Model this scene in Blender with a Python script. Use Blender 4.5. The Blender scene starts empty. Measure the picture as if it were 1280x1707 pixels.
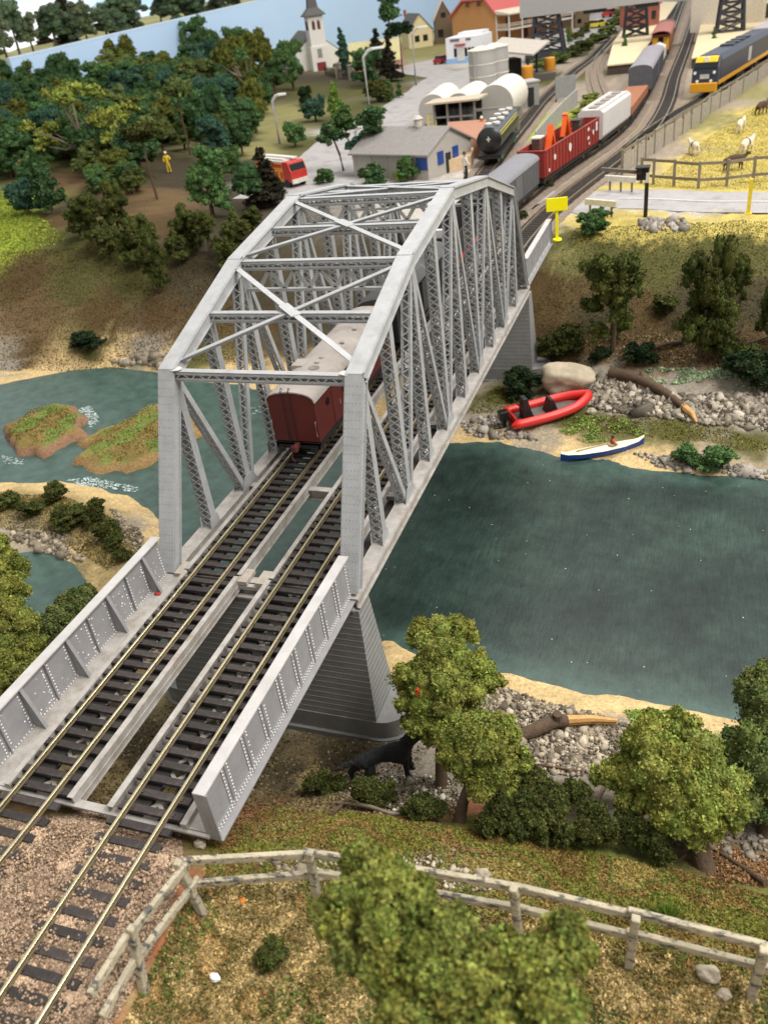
import bpy, math, random
import numpy as np
from mathutils import Matrix, Vector, noise as mnoise
S = bpy.context.scene
COL = S.collection
rnd = random.Random(7)
nrs = np.random.RandomState(11)
# ---------------------------------------------------------------- camera
CAM_F, CAM_W, CAM_H = 1405.46, 1280, 1707
CAM_E = (1.0035, 0.1183, 0.3247)
CAM_P = np.array([19.7081, 0.0, 21.5956])
cd = bpy.data.cameras.new('camera')
cam = bpy.data.objects.new('camera', cd)
COL.objects.link(cam)
cam.location = CAM_P
cam.rotation_euler = CAM_E
cd.sensor_fit = 'VERTICAL'
cd.sensor_height = 36.0
cd.lens = CAM_F / CAM_H * 36.0
cd.clip_start = 0.5
cd.clip_end = 2000
cd.dof.use_dof = True
cd.dof.focus_distance = 38.0
cd.dof.aperture_fstop = 0.30
S.camera = cam
# ---------------------------------------------------------------- light of the exhibition hall
w = bpy.data.worlds.new('World')
S.world = w
w.use_nodes = True
w.node_tree.nodes['Background'].inputs[0].default_value = (1.0, 0.985, 0.96, 1)
w.node_tree.nodes['Background'].inputs[1].default_value = 0.72

def hall_lamp(loc, target, sx, sy, power, col=(1, .972, .94)):
    ld = bpy.data.lights.new('hall_light', 'AREA')
    ld.shape = 'RECTANGLE'
    ld.size = sx
    ld.size_y = sy
    ld.energy = power
    ld.color = col
    o = bpy.data.objects.new('hall_light', ld)
    COL.objects.link(o)
    o.location = loc
    o.rotation_euler = (Vector(target) - Vector(loc)).to_track_quat('-Z', 'Y').to_euler()
    return o
hall_lamp((120, 35, 160), (5, 45, 0), 110, 60, 490000)
hall_lamp((10, 190, 230), (0, 160, 0), 160, 60, 470000)
S.view_settings.view_transform = 'Standard'
S.view_settings.look = 'None'
S.view_settings.exposure = 0.0
S.view_settings.gamma = 1.0
S.view_settings.use_curve_mapping = False
S.cycles.use_denoising = True
S.cycles.max_bounces = 6

# ---------------------------------------------------------------- helpers
def lin(h):
    h = h.lstrip('#')
    r = []
    for i in (0, 2, 4):
        v = int(h[i:i + 2], 16) / 255.0
        r.append(v / 12.92 if v <= .04045 else ((v + .055) / 1.055) ** 2.4)
    return tuple(r)

MATS = {}
def mat(name, col, rough=.6, metal=0.0, var=.18, scale=2.0, bump=0.0, bscale=12.0, obvar=0.0, spec=.5, vcol=False, emit=0, stain=None, stainscale=1.0, stainw=.06, stainat=.62, coords='Object', stretch=None, alpha=None):
    """Principled surface whose colour wanders with noise; stain = second colour in patches"""
    if name in MATS:
        return MATS[name]
    m = bpy.data.materials.new(name)
    m.use_nodes = True
    nt = m.node_tree
    N, L = nt.nodes, nt.links
    b = N['Principled BSDF']
    b.inputs['Roughness'].default_value = rough
    b.inputs['Metallic'].default_value = metal
    b.inputs['Specular IOR Level'].default_value = spec
    tc = N.new('ShaderNodeTexCoord')
    src = tc.outputs[coords]
    if stretch:
        mp = N.new('ShaderNodeMapping')
        mp.inputs['Scale'].default_value = stretch
        L.new(src, mp.inputs[0])
        src = mp.outputs[0]
    nz = N.new('ShaderNodeTexNoise')
    nz.inputs['Scale'].default_value = scale
    nz.inputs['Detail'].default_value = 6
    nz.inputs['Roughness'].default_value = .65
    L.new(src, nz.inputs['Vector'])
    mr = N.new('ShaderNodeMapRange')
    mr.inputs[1].default_value = .28
    mr.inputs[2].default_value = .72
    mr.inputs[3].default_value = 1 - var
    mr.inputs[4].default_value = 1 + var
    L.new(nz.outputs['Fac'], mr.inputs[0])
    if vcol:
        base = N.new('ShaderNodeVertexColor')
        base.layer_name = 'Col'
        bo = base.outputs[0]
    else:
        base = N.new('ShaderNodeRGB')
        base.outputs[0].default_value = (*col, 1)
        bo = base.outputs[0]
    if stain:
        n2 = N.new('ShaderNodeTexNoise')
        n2.inputs['Scale'].default_value = stainscale
        n2.inputs['Detail'].default_value = 8
        n2.inputs['Roughness'].default_value = .7
        L.new(src, n2.inputs['Vector'])
        m2 = N.new('ShaderNodeMapRange')
        m2.inputs[1].default_value = stainat - stainw
        m2.inputs[2].default_value = stainat + stainw
        L.new(n2.outputs['Fac'], m2.inputs[0])
        mx2 = N.new('ShaderNodeMixRGB')
        mx2.inputs[2].default_value = (*stain, 1)
        L.new(m2.outputs[0], mx2.inputs[0])
        L.new(bo, mx2.inputs[1])
        bo = mx2.outputs[0]
    mx = N.new('ShaderNodeMixRGB')
    mx.blend_type = 'MULTIPLY'
    mx.inputs[0].default_value = 1
    L.new(bo, mx.inputs[1])
    fac = mr.outputs[0]
    if obvar:
        oi = N.new('ShaderNodeObjectInfo')
        m3 = N.new('ShaderNodeMapRange')
        m3.inputs[3].default_value = 1 - obvar
        m3.inputs[4].default_value = 1 + obvar
        L.new(oi.outputs['Random'], m3.inputs[0])
        mm = N.new('ShaderNodeMath')
        mm.operation = 'MULTIPLY'
        L.new(fac, mm.inputs[0])
        L.new(m3.outputs[0], mm.inputs[1])
        fac = mm.outputs[0]
    L.new(fac, mx.inputs[2])
    L.new(mx.outputs[0], b.inputs['Base Color'])
    if emit:
        L.new(mx.outputs[0], b.inputs['Emission Color'])
        b.inputs['Emission Strength'].default_value = emit
    if bump:
        n3 = N.new('ShaderNodeTexNoise')
        n3.inputs['Scale'].default_value = bscale
        n3.inputs['Detail'].default_value = 5
        L.new(src, n3.inputs['Vector'])
        bp = N.new('ShaderNodeBump')
        bp.inputs['Strength'].default_value = bump
        bp.inputs['Distance'].default_value = .1
        L.new(n3.outputs['Fac'], bp.inputs['Height'])
        L.new(bp.outputs[0], b.inputs['Normal'])
    if alpha is not None:
        b.inputs['Alpha'].default_value = alpha
    MATS[name] = m
    return m

def link(o, parent=None):
    COL.objects.link(o)
    if parent:
        o.parent = parent
        lo = parent.get('_org')
    return o

def tag(o, label=None, cat=None, group=None, kind=None):
    if label: o['label'] = label
    if cat: o['category'] = cat
    if group: o['group'] = group
    if kind: o['kind'] = kind
    return o

def thing(name, label, cat, loc=(0, 0, 0), rz=0, group=None):
    o = bpy.data.objects.new(name, None)
    o.empty_display_size = .3
    COL.objects.link(o)
    o.location = loc
    o.rotation_euler = (0, 0, rz)
    return tag(o, label, cat, group)

def kids(o):
    return list(o.children)

def copy_tree(o, parent=None):
    c = o.copy()
    COL.objects.link(c)
    c.parent = parent
    for ch in kids(o):
        copy_tree(ch, c)
    return c

def frame(p, q, up=(0, 0, 1)):
    p, q = Vector(p), Vector(q)
    d = (q - p)
    ln = d.length
    d = d / ln
    u = Vector(up)
    s = d.cross(u)
    if s.length < 1e-4:
        s = d.cross(Vector((1, 0, 0)))
    s.normalize()
    u = s.cross(d)
    return p, d, s, u, ln

class MB:
    """collects shapes and builds them as one mesh object"""
    def __init__(s, M=None):
        s.v, s.f, s.M = [], [], M
    def add(s, vs, fs):
        n = len(s.v)
        if s.M is not None:
            vs = [s.M @ Vector(v) for v in vs]
        s.v.extend([tuple(v) for v in vs])
        s.f.extend([tuple(i + n for i in f) for f in fs])
        return s
    def box(s, c, d, rz=0, M=None):
        x, y, z = d[0] / 2, d[1] / 2, d[2] / 2
        vs = [Vector((a * x, b * y, e * z)) for e in (-1, 1) for b in (-1, 1) for a in (-1, 1)]
        R = M if M is not None else Matrix.Rotation(rz, 3, 'Z')
        vs = [R @ v + Vector(c) for v in vs]
        return s.add(vs, [(0, 2, 3, 1), (4, 5, 7, 6), (0, 1, 5, 4), (2, 6, 7, 3), (0, 4, 6, 2), (1, 3, 7, 5)])
    def bar(s, p, q, w, h, up=(0, 0, 1)):
        p, d, sd, u, ln = frame(p, q, up)
        vs = [p + d * (ln * e) + sd * (a * w / 2) + u * (b * h / 2) for e in (0, 1) for b in (-1, 1) for a in (-1, 1)]
        return s.add(vs, [(0, 2, 3, 1), (4, 5, 7, 6), (0, 1, 5, 4), (2, 6, 7, 3), (0, 4, 6, 2), (1, 3, 7, 5)])
    def tube(s, pts, r, n=8, cap=True):
        pts = [Vector(p) for p in pts]
        rs = r if hasattr(r, '__len__') else [r] * len(pts)
        vs, fs = [], []
        ref = Vector((0, 0, 1))
        for i, p in enumerate(pts):
            d = (pts[min(i + 1, len(pts) - 1)] - pts[max(i - 1, 0)]).normalized()
            a = d.cross(ref)
            if a.length < .05:
                a = d.cross(Vector((1, 0, 0)))
            a.normalize()
            b = a.cross(d)
            for k in range(n):
                t = 2 * math.pi * k / n
                vs.append(p + (a * math.cos(t) + b * math.sin(t)) * rs[i])
        for i in range(len(pts) - 1):
            for k in range(n):
                k2 = (k + 1) % n
                fs.append((i * n + k, i * n + k2, (i + 1) * n + k2, (i + 1) * n + k))
        if cap:
            fs.append(tuple(range(n)))
            fs.append(tuple(reversed(range((len(pts) - 1) * n, len(pts) * n))))
        return s.add(vs, fs)
    def lathe(s, prof, c=(0, 0, 0), n=16, axis='Z'):
        vs, fs = [], []
        for r, z in prof:
            for k in range(n):
                t = 2 * math.pi * k / n
                a, b = r * math.cos(t), r * math.sin(t)
                v = {'Z': (a, b, z), 'X': (z, a, b), 'Y': (a, z, b)}[axis]
                vs.append((v[0] + c[0], v[1] + c[1], v[2] + c[2]))
        for i in range(len(prof) - 1):
            for k in range(n):
                k2 = (k + 1) % n
                fs.append((i * n + k, i * n + k2, (i + 1) * n + k2, (i + 1) * n + k))
        fs.append(tuple(range(n)))
        fs.append(tuple(range((len(prof) - 1) * n, len(prof) * n)))
        return s.add(vs, fs)
    def prism(s, poly, lo, hi, plane='XY'):
        """poly of 2-D points swept along the third axis"""
        def P(a, b, e):
            return {'XY': (a, b, e), 'XZ': (a, e, b), 'YZ': (e, a, b)}[plane]
        n = len(poly)
        vs = [P(a, b, lo) for a, b in poly] + [P(a, b, hi) for a, b in poly]
        fs = [tuple(range(n)), tuple(range(n, 2 * n))]
        fs += [(i, (i + 1) % n, n + (i + 1) % n, n + i) for i in range(n)]
        return s.add(vs, fs)
    def rivets(s, pts, nrm, r=.045):
        nrm = Vector(nrm).normalized()
        a = nrm.cross(Vector((0, 0, 1)))
        if a.length < .1:
            a = nrm.cross(Vector((1, 0, 0)))
        a.normalize()
        b = nrm.cross(a)
        for p in pts:
            p = Vector(p)
            s.add([p + a * r, p + b * r, p - a * r, p - b * r, p + nrm * r * .75], [(0, 1, 4), (1, 2, 4), (2, 3, 4), (3, 0, 4)])
        return s
    def build(s, name, m, parent=None, smooth=False, label=None, bevel=0, loc=None, kind=None):
        me = bpy.data.meshes.new(name)
        me.from_pydata(s.v, [], s.f)
        me.materials.append(m)
        import bmesh
        bm = bmesh.new()
        bm.from_mesh(me)
        bmesh.ops.recalc_face_normals(bm, faces=bm.faces)
        bm.to_mesh(me)
        bm.free()
        if smooth:
            me.polygons.foreach_set('use_smooth', [True] * len(me.polygons))
            try:
                me.set_sharp_from_angle(angle=math.radians(40))
            except Exception:
                pass
        o = bpy.data.objects.new(name, me)
        COL.objects.link(o)
        if parent is not None:
            o.parent = parent
        if loc: o.location = loc
        if label: o['label'] = label
        if kind: o['kind'] = kind
        if bevel:
            bv = o.modifiers.new('bevel', 'BEVEL')
            bv.width = bevel
            bv.segments = 2
            bv.limit_method = 'ANGLE'
        return o

def np_mesh(name, V, F, m, cols=None, parent=None, smooth=False):
    """fast mesh from numpy arrays; F is (n,3) or (n,4)"""
    me = bpy.data.meshes.new(name)
    k = F.shape[1]
    me.vertices.add(len(V))
    me.vertices.foreach_set('co', V.astype(np.float32).ravel())
    me.loops.add(F.size)
    me.loops.foreach_set('vertex_index', F.astype(np.int32).ravel())
    me.polygons.add(len(F))
    me.polygons.foreach_set('loop_start', np.arange(0, F.size, k, dtype=np.int32))
    me.update(calc_edges=True)
    if smooth:
        me.polygons.foreach_set('use_smooth', np.ones(len(F), dtype=bool))
    if cols is not None:
        ca = me.color_attributes.new('Col', 'FLOAT_COLOR', 'POINT')
        c4 = np.ones((len(V), 4), dtype=np.float32)
        c4[:, :3] = cols
        ca.data.foreach_set('color', c4.ravel())
    me.materials.append(m)
    o = bpy.data.objects.new(name, me)
    COL.objects.link(o)
    if parent is not None: o.parent = parent
    return o

def rand_rot(n, rs=nrs):
    q = rs.normal(size=(n, 4))
    q /= np.linalg.norm(q, axis=1)[:, None]
    a, b, c, d = q.T
    return np.stack([np.stack([1 - 2 * (c * c + d * d), 2 * (b * c - a * d), 2 * (b * d + a * c)], 1),
                     np.stack([2 * (b * c + a * d), 1 - 2 * (b * b + d * d), 2 * (c * d - a * b)], 1),
                     np.stack([2 * (b * d - a * c), 2 * (c * d + a * b), 1 - 2 * (b * b + c * c)], 1)], 1)

def scatter(name, P, bv, bf, sizes, m, cols=None, squash=None, parent=None):
    """many small pieces of one base shape in a single mesh"""
    n, k = len(P), len(bv)
    R = rand_rot(n)
    B = np.einsum('nij,kj->nki', R, np.array(bv, float)) * np.asarray(sizes)[:, None, None]
    if squash is not None: B[:, :, 2] *= squash
    V = (B + P[:, None, :]).reshape(-1, 3)
    F = (np.array(bf)[None] + (np.arange(n) * k)[:, None, None]).reshape(-1, len(bf[0]))
    C = None if cols is None else np.repeat(cols, k, axis=0)
    return np_mesh(name, V, F, m, C, parent)
OCT_V = [(1, 0, 0), (-1, 0, 0), (0, .8, 0), (0, -.8, 0), (0, 0, .7), (0, 0, -.7)]
OCT_F = [(0, 2, 4), (2, 1, 4), (1, 3, 4), (3, 0, 4), (2, 0, 5), (1, 2, 5), (3, 1, 5), (0, 3, 5)]
ROCK_V = [(-.9, -.6, -.5), (.8, -.7, -.5), (.9, .6, -.4), (-.8, .7, -.5), (-.5, -.5, .5), (.6, -.4, .45), (.4, .5, .6), (-.6, .4, .35)]
ROCK_F = [(0, 3, 2, 1), (4, 5, 6, 7), (0, 1, 5, 4), (1, 2, 6, 5), (2, 3, 7, 6), (3, 0, 4, 7)]
LEAF_V = [(-.5, 0, 0), (.5, -.3, 0), (.4, .5, .2)]
LEAF_F = [(0, 1, 2)]

# camera rays, used to find where on the ground a thing seen in the photograph stands
def _rot(e):
    return np.array(Matrix.Rotation(e[2], 3, 'Z') @ Matrix.Rotation(e[1], 3, 'Y') @ Matrix.Rotation(e[0], 3, 'X'))
CAM_R = _rot(CAM_E)
def ray(u, v):
    return CAM_R @ np.array([(u - CAM_W / 2) / CAM_F, -(v - CAM_H / 2) / CAM_F, -1.0])
def at_z(u, v, z):
    d = ray(u, v)
    return CAM_P + d * ((z - CAM_P[2]) / d[2])
# ================================================================ the ground
WATER_Z = -8.6
KC = {'earth': '#503f28', 'olive': '#504f2b', 'yellow': '#b5a45a', 'bright': '#8c9a38', 'sand': '#c2a878', 'rock': '#8f8678',
      'ball': '#7f6a55', 'fball': '#96897a', 'road': '#a8a4a0', 'dark': '#3f382a', 'straw': '#95835a', 'moss': '#636831',
      'red': '#8a5b3e', 'concrete': '#b3aca2', 'bed': '#41524a', 'dirt': '#665238', 'cream': '#d6c39a', 'lawn': '#857f52'}
# (pixel u, pixel v, height, kind): what the ground is at places one can see
GP = [
 # right far bank, water edge
 (745, 735, -8.5, 'sand'), (790, 730, -8.5, 'sand'), (840, 733, -8.5, 'sand'), (890, 742, -8.5, 'rock'), (935, 757, -8.5, 'sand'), (1060, 775, -8.5, 'sand'), (1110, 780, -8.5, 'sand'), (1170, 787, -8.5, 'sand'), (1280, 800, -8.5, 'sand'),
 (790, 700, -8.3, 'rock'), (840, 700, -8.2, 'rock'), (830, 660, -8.0, 'olive'), (960, 700, -8.1, 'olive'), (1030, 720, -8.2, 'olive'), (1120, 720, -8.1, 'olive'), (1250, 745, -8.2, 'olive'), (1160, 775, -8.4, 'rock'), (1270, 785, -8.45, 'rock'),
 (970, 650, -7.6, 'rock'), (1060, 680, -7.5, 'rock'), (1150, 680, -7.4, 'rock'), (1250, 690, -7.4, 'rock'), (1280, 660, -7.0, 'rock'), (1000, 630, -7.2, 'rock'), (1120, 640, -7.0, 'rock'), (1220, 640, -6.8, 'rock'),
 (930, 610, -7.0, 'earth'), (1000, 580, -6.0, 'dirt'), (1060, 590, -6.2, 'dirt'), (1120, 600, -6.3, 'dirt'), (1200, 600, -6.2, 'dirt'), (1280, 590, -5.8, 'earth'),
 (920, 540, -5.0, 'earth'), (1000, 520, -4.3, 'dark'), (1070, 520, -4.3, 'earth'), (1150, 500, -3.8, 'dark'), (1270, 500, -3.8, 'dark'),
 (905, 480, -3.6, 'earth'), (950, 440, -2.3, 'olive'), (1040, 430, -2.0, 'olive'), (1150, 430, -2.0, 'olive'), (1270, 420, -1.7, 'olive'),
 (940, 405, -1.0, 'olive'), (1000, 410, -1.1, 'olive'), (1100, 410, -1.1, 'olive'), (1180, 408, -1.1, 'olive'), (1000, 460, -2.8, 'earth'), (1100, 455, -2.6, 'olive'), (1200, 455, -2.4, 'earth'), (1010, 390, -.7, 'yellow'), (1090, 390, -.7, 'yellow'), (1200, 385, -.6, 'yellow'), (1280, 380, -.6, 'yellow'), (1240, 400, -.9, 'olive'),
 (985, 365, -.4, 'yellow'), (1100, 365, -.4, 'yellow'), (1270, 355, -.4, 'yellow'),
 (935, 350, -.35, 'concrete'), (1000, 335, -.35, 'road'), (1150, 345, -.35, 'road'), (1280, 340, -.35, 'road'),
 (900, 320, -.4, 'fball'), (930, 300, -.4, 'fball'), (1000, 305, -.4, 'fball'), (1010, 290, -.4, 'fball'),
 (1030, 315, -.35, 'yellow'), (1100, 310, -.35, 'yellow'), (1200, 320, -.35, 'yellow'), (1280, 315, -.35, 'yellow'), (1150, 270, -.5, 'yellow'), (1230, 230, -.5, 'yellow'), (1280, 190, -.5, 'yellow'), (1280, 270, -.5, 'yellow'), (1100, 260, -.4, 'fball'), (1180, 200, -.4, 'lawn'), (1240, 160, -.4, 'lawn'),
 (1060, 240, -.4, 'fball'), (1120, 190, -.4, 'fball'), (1150, 130, -.4, 'fball'), (1200, 170, -.4, 'fball'), (1100, 150, -.4, 'fball'), (1170, 40, -.4, 'fball'), (1130, 60, -.4, 'fball'), (1270, 110, -.4, 'fball'),
 # yard and town
 (880, 250, -.4, 'fball'), (930, 160, -.4, 'fball'), (960, 110, -.4, 'fball'), (970, 190, -.4, 'bright'), (1000, 170, -.4, 'fball'), (940, 220, -.4, 'bright'), (900, 180, -.4, 'fball'), (920, 240, -.4, 'fball'), (860, 190, -.4, 'fball'), (840, 260, -.4, 'concrete'),
 (775, 280, -.4, 'concrete'), (640, 285, -.4, 'concrete'), (720, 220, -.4, 'concrete'), (560, 290, -.35, 'road'), (520, 310, -.35, 'road'), (480, 300, -.35, 'road'), (600, 215, -.3, 'road'), (640, 205, -.3, 'road'), (700, 165, -.3, 'road'), (760, 130, -.3, 'road'), (700, 110, -.3, 'road'), (830, 100, -.3, 'concrete'), (900, 130, -.3, 'olive'), (955, 85, -.3, 'olive'), (1000, 55, -.3, 'olive'), (985, 45, -.3, 'road'), (930, 75, -.3, 'concrete'), (900, 60, -.3, 'concrete'),
 (730, 90, -.3, 'lawn'), (690, 130, 0, 'olive'), (660, 165, 0, 'olive'), (600, 180, 0, 'olive'), (560, 200, .1, 'olive'), (540, 150, .3, 'olive'), (480, 150, .5, 'olive'), (520, 240, 0, 'olive'), (440, 220, .4, 'lawn'), (420, 250, .4, 'lawn'), (500, 190, .3, 'lawn'), (700, 150, -.1, 'dirt'), (620, 150, .2, 'olive'), (580, 130, .3, 'dark'), (650, 110, .2, 'lawn'), (690, 80, 0, 'lawn'),
 # left forest
 (400, 160, 1.5, 'dark'), (320, 130, 2.5, 'dark'), (200, 140, 3.5, 'dark'), (60, 150, 4.0, 'dark'), (300, 200, 2.2, 'dark'), (200, 220, 2.6, 'dark'), (90, 240, 3.0, 'dark'), (10, 230, 3.2, 'olive'), (400, 280, .2, 'dark'), (330, 290, .2, 'dark'), (305, 310, 0, 'dark'), (285, 285, .5, 'dark'), (250, 320, .9, 'dirt'), (280, 345, .2, 'dirt'), (190, 290, 1.6, 'olive'), (130, 300, 1.6, 'dirt'), (60, 275, 2.2, 'olive'), (80, 370, .9, 'earth'), (20, 350, 1.0, 'bright'), (30, 385, .4, 'bright'), (0, 410, 0, 'bright'), (110, 400, 0, 'olive'), (180, 400, 0, 'olive'), (130, 345, 1.0, 'dark'), (400, 330, -.1, 'dark'), (440, 330, -.2, 'dark'), (330, 390, -.6, 'dark'), (250, 380, .0, 'earth'), (420, 400, -1.0, 'dark'),
 # left far bank slope
 (40, 460, -2.2, 'earth'), (130, 470, -2.6, 'olive'), (230, 460, -2.6, 'olive'), (310, 470, -3.0, 'dark'), (350, 450, -2.5, 'dark'), (60, 530, -5.0, 'dirt'), (170, 530, -5.2, 'earth'), (260, 530, -5.3, 'earth'), (330, 540, -5.6, 'earth'), (60, 590, -7.2, 'earth'), (150, 585, -7.4, 'olive'), (240, 588, -7.4, 'rock'), (330, 600, -7.8, 'olive'), (430, 560, -7.0, 'earth'), (450, 500, -4.5, 'dark'), (500, 560, -7.2, 'dark'), (560, 500, -4.8, 'dark'),
 (10, 615, -8.1, 'rock'), (0, 638, -8.5, 'sand'), (60, 625, -8.5, 'sand'), (120, 614, -8.5, 'sand'), (190, 608, -8.5, 'sand'), (265, 618, -8.5, 'sand'), (350, 634, -8.5, 'sand'), (430, 645, -8.5, 'sand'), (500, 655, -8.5, 'sand'), (600, 690, -8.5, 'sand'), (680, 715, -8.5, 'sand'),
 # water bed
 (60, 680, -9.8, 'bed'), (150, 650, -9.8, 'bed'), (230, 650, -9.8, 'bed'), (20, 775, -9.6, 'bed'), (120, 770, -9.8, 'bed'), (200, 690, -9.8, 'bed'), (250, 800, -9.8, 'bed'), (330, 760, -9.8, 'bed'), (340, 850, -9.8, 'bed'), (400, 720, -9.8, 'bed'), (500, 800, -9.8, 'bed'), (550, 760, -9.8, 'bed'), (480, 900, -9.8, 'bed'), (640, 1000, -9.8, 'bed'), (760, 800, -9.8, 'bed'), (900, 830, -9.8, 'bed'), (1100, 850, -9.8, 'bed'), (1270, 870, -9.8, 'bed'), (800, 950, -9.8, 'bed'), (1000, 1000, -9.8, 'bed'), (1250, 1000, -9.8, 'bed'), (700, 1040, -9.8, 'bed'), (880, 1080, -9.8, 'bed'), (1100, 1110, -9.8, 'bed'), (1270, 1130, -9.8, 'bed'), (1000, 1120, -9.8, 'bed'), (1200, 1160, -9.6, 'bed'), (900, 900, -9.8, 'bed'),
 # near left sand bar and pond
 (0, 806, -8.5, 'sand'), (90, 806, -8.5, 'sand'), (160, 815, -8.5, 'sand'), (225, 835, -8.5, 'sand'), (262, 890, -8.5, 'sand'), (20, 830, -8.1, 'straw'), (100, 840, -7.8, 'straw'), (170, 860, -7.8, 'straw'), (220, 880, -7.9, 'rock'), (190, 910, -7.8, 'straw'), (230, 920, -8.0, 'straw'), (30, 885, -8.2, 'rock'), (90, 905, -8.2, 'rock'), (140, 940, -8.2, 'straw'), (170, 955, -8.0, 'straw'), (20, 920, -8.55, 'rock'), (110, 930, -8.5, 'sand'), (155, 965, -8.5, 'sand'), (165, 990, -8.45, 'straw'),
 (60, 960, -9.4, 'bed'), (100, 990, -9.4, 'bed'), (60, 1010, -9.2, 'bed'), (120, 970, -9.2, 'bed'), (10, 960, -8.8, 'bed'),
 # near right shore
 (660, 1085, -8.5, 'sand'), (640, 1068, -8.5, 'sand'), (690, 1095, -8.5, 'sand'), (780, 1120, -8.5, 'sand'), (850, 1128, -8.5, 'sand'), (940, 1150, -8.5, 'sand'), (1040, 1165, -8.5, 'sand'), (1120, 1180, -8.5, 'sand'), (1190, 1200, -8.5, 'sand'), (1280, 1215, -8.5, 'sand'),
 (660, 1115, -8.3, 'sand'), (860, 1150, -8.2, 'sand'), (960, 1172, -8.2, 'sand'), (1060, 1185, -8.2, 'sand'), (1150, 1200, -8.2, 'sand'),
 (820, 1180, -7.9, 'rock'), (900, 1200, -7.7, 'rock'), (980, 1210, -7.6, 'rock'), (1050, 1230, -7.4, 'rock'), (1150, 1240, -7.3, 'rock'), (1250, 1260, -7.2, 'rock'), (690, 1160, -8.0, 'rock'),
 (900, 1270, -6.8, 'rock'), (990, 1270, -6.8, 'rock'), (1100, 1290, -6.4, 'dirt'), (1220, 1300, -6.4, 'dirt'), (800, 1270, -7.0, 'dirt'), (1070, 1340, -5.0, 'rock'), (960, 1340, -5.0, 'dark'), (880, 1340, -5.0, 'dark'),
 (700, 1250, -7.8, 'rock'), (640, 1300, -7.2, 'rock'), (600, 1290, -7.5, 'rock'), (700, 1300, -6.8, 'rock'), (560, 1260, -8.0, 'dark'), (520, 1290, -7.6, 'straw'), (480, 1290, -7.6, 'dark'), (660, 1330, -6.0, 'rock'), (570, 1330, -6.3, 'straw'), (500, 1330, -6.0, 'dirt'), (760, 1345, -5.0, 'red'), (740, 1330, -5.6, 'rock'),
 # the grassy ridge
 (430, 1350, -3.4, 'red'), (450, 1385, -1.9, 'moss'), (540, 1370, -2.6, 'moss'), (620, 1375, -2.7, 'moss'), (700, 1380, -2.8, 'dirt'), (780, 1390, -3.0, 'moss'), (900, 1410, -3.2, 'moss'), (1000, 1430, -3.3, 'moss'), (1100, 1455, -3.4, 'moss'), (1200, 1480, -3.6, 'moss'), (1280, 1500, -3.6, 'moss'),
 (560, 1400, -2.0, 'moss'), (740, 1430, -2.1, 'rock'), (660, 1405, -2.3, 'moss'), (850, 1460, -2.2, 'moss'), (950, 1480, -2.2, 'moss'), (1100, 1510, -2.3, 'moss'), (1250, 1550, -2.4, 'moss'), (1020, 1460, -2.7, 'straw'),
 (1230, 1430, -4.6, 'dirt'), (1280, 1450, -4.6, 'dirt'), (1180, 1440, -4.2, 'dirt'), (1270, 1400, -5.2, 'rock'),
 # field behind and before the fence
 (360, 1415, -1.2, 'moss'), (420, 1425, -1.4, 'moss'), (500, 1440, -1.5, 'rock'), (600, 1470, -1.6, 'rock'), (780, 1460, -1.8, 'rock'), (400, 1520, -1.3, 'straw'), (480, 1560, -1.4, 'straw'), (420, 1640, -1.2, 'straw'), (330, 1600, -1.0, 'straw'), (560, 1600, -1.4, 'straw'), (640, 1700, -1.4, 'straw'), (350, 1690, -1.0, 'straw'), (820, 1600, -1.6, 'straw'), (1000, 1600, -1.8, 'moss'), (1060, 1650, -1.8, 'straw'), (1200, 1640, -2.0, 'straw'), (1270, 1690, -2.0, 'dirt'), (900, 1550, -1.8, 'moss'), (1150, 1570, -2.1, 'moss'), (230, 1690, -1.0, 'straw'),
 # trackside
 (300, 1500, -.75, 'red'), (255, 1580, -.75, 'red'), (190, 1640, -.6, 'ball'), (200, 1690, -.8, 'red'), (270, 1440, -.55, 'dirt'), (330, 1420, -.75, 'dirt'), (380, 1405, -1.6, 'red'), (130, 1420, -.45, 'ball'), (60, 1480, -.45, 'ball'), (20, 1550, -.45, 'ball'), (120, 1600, -.4, 'ball'), (180, 1430, -.45, 'ball'), (60, 1400, -.45, 'straw'), (150, 1370, -.6, 'straw'), (60, 1650, -.4, 'ball'),
]
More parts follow.
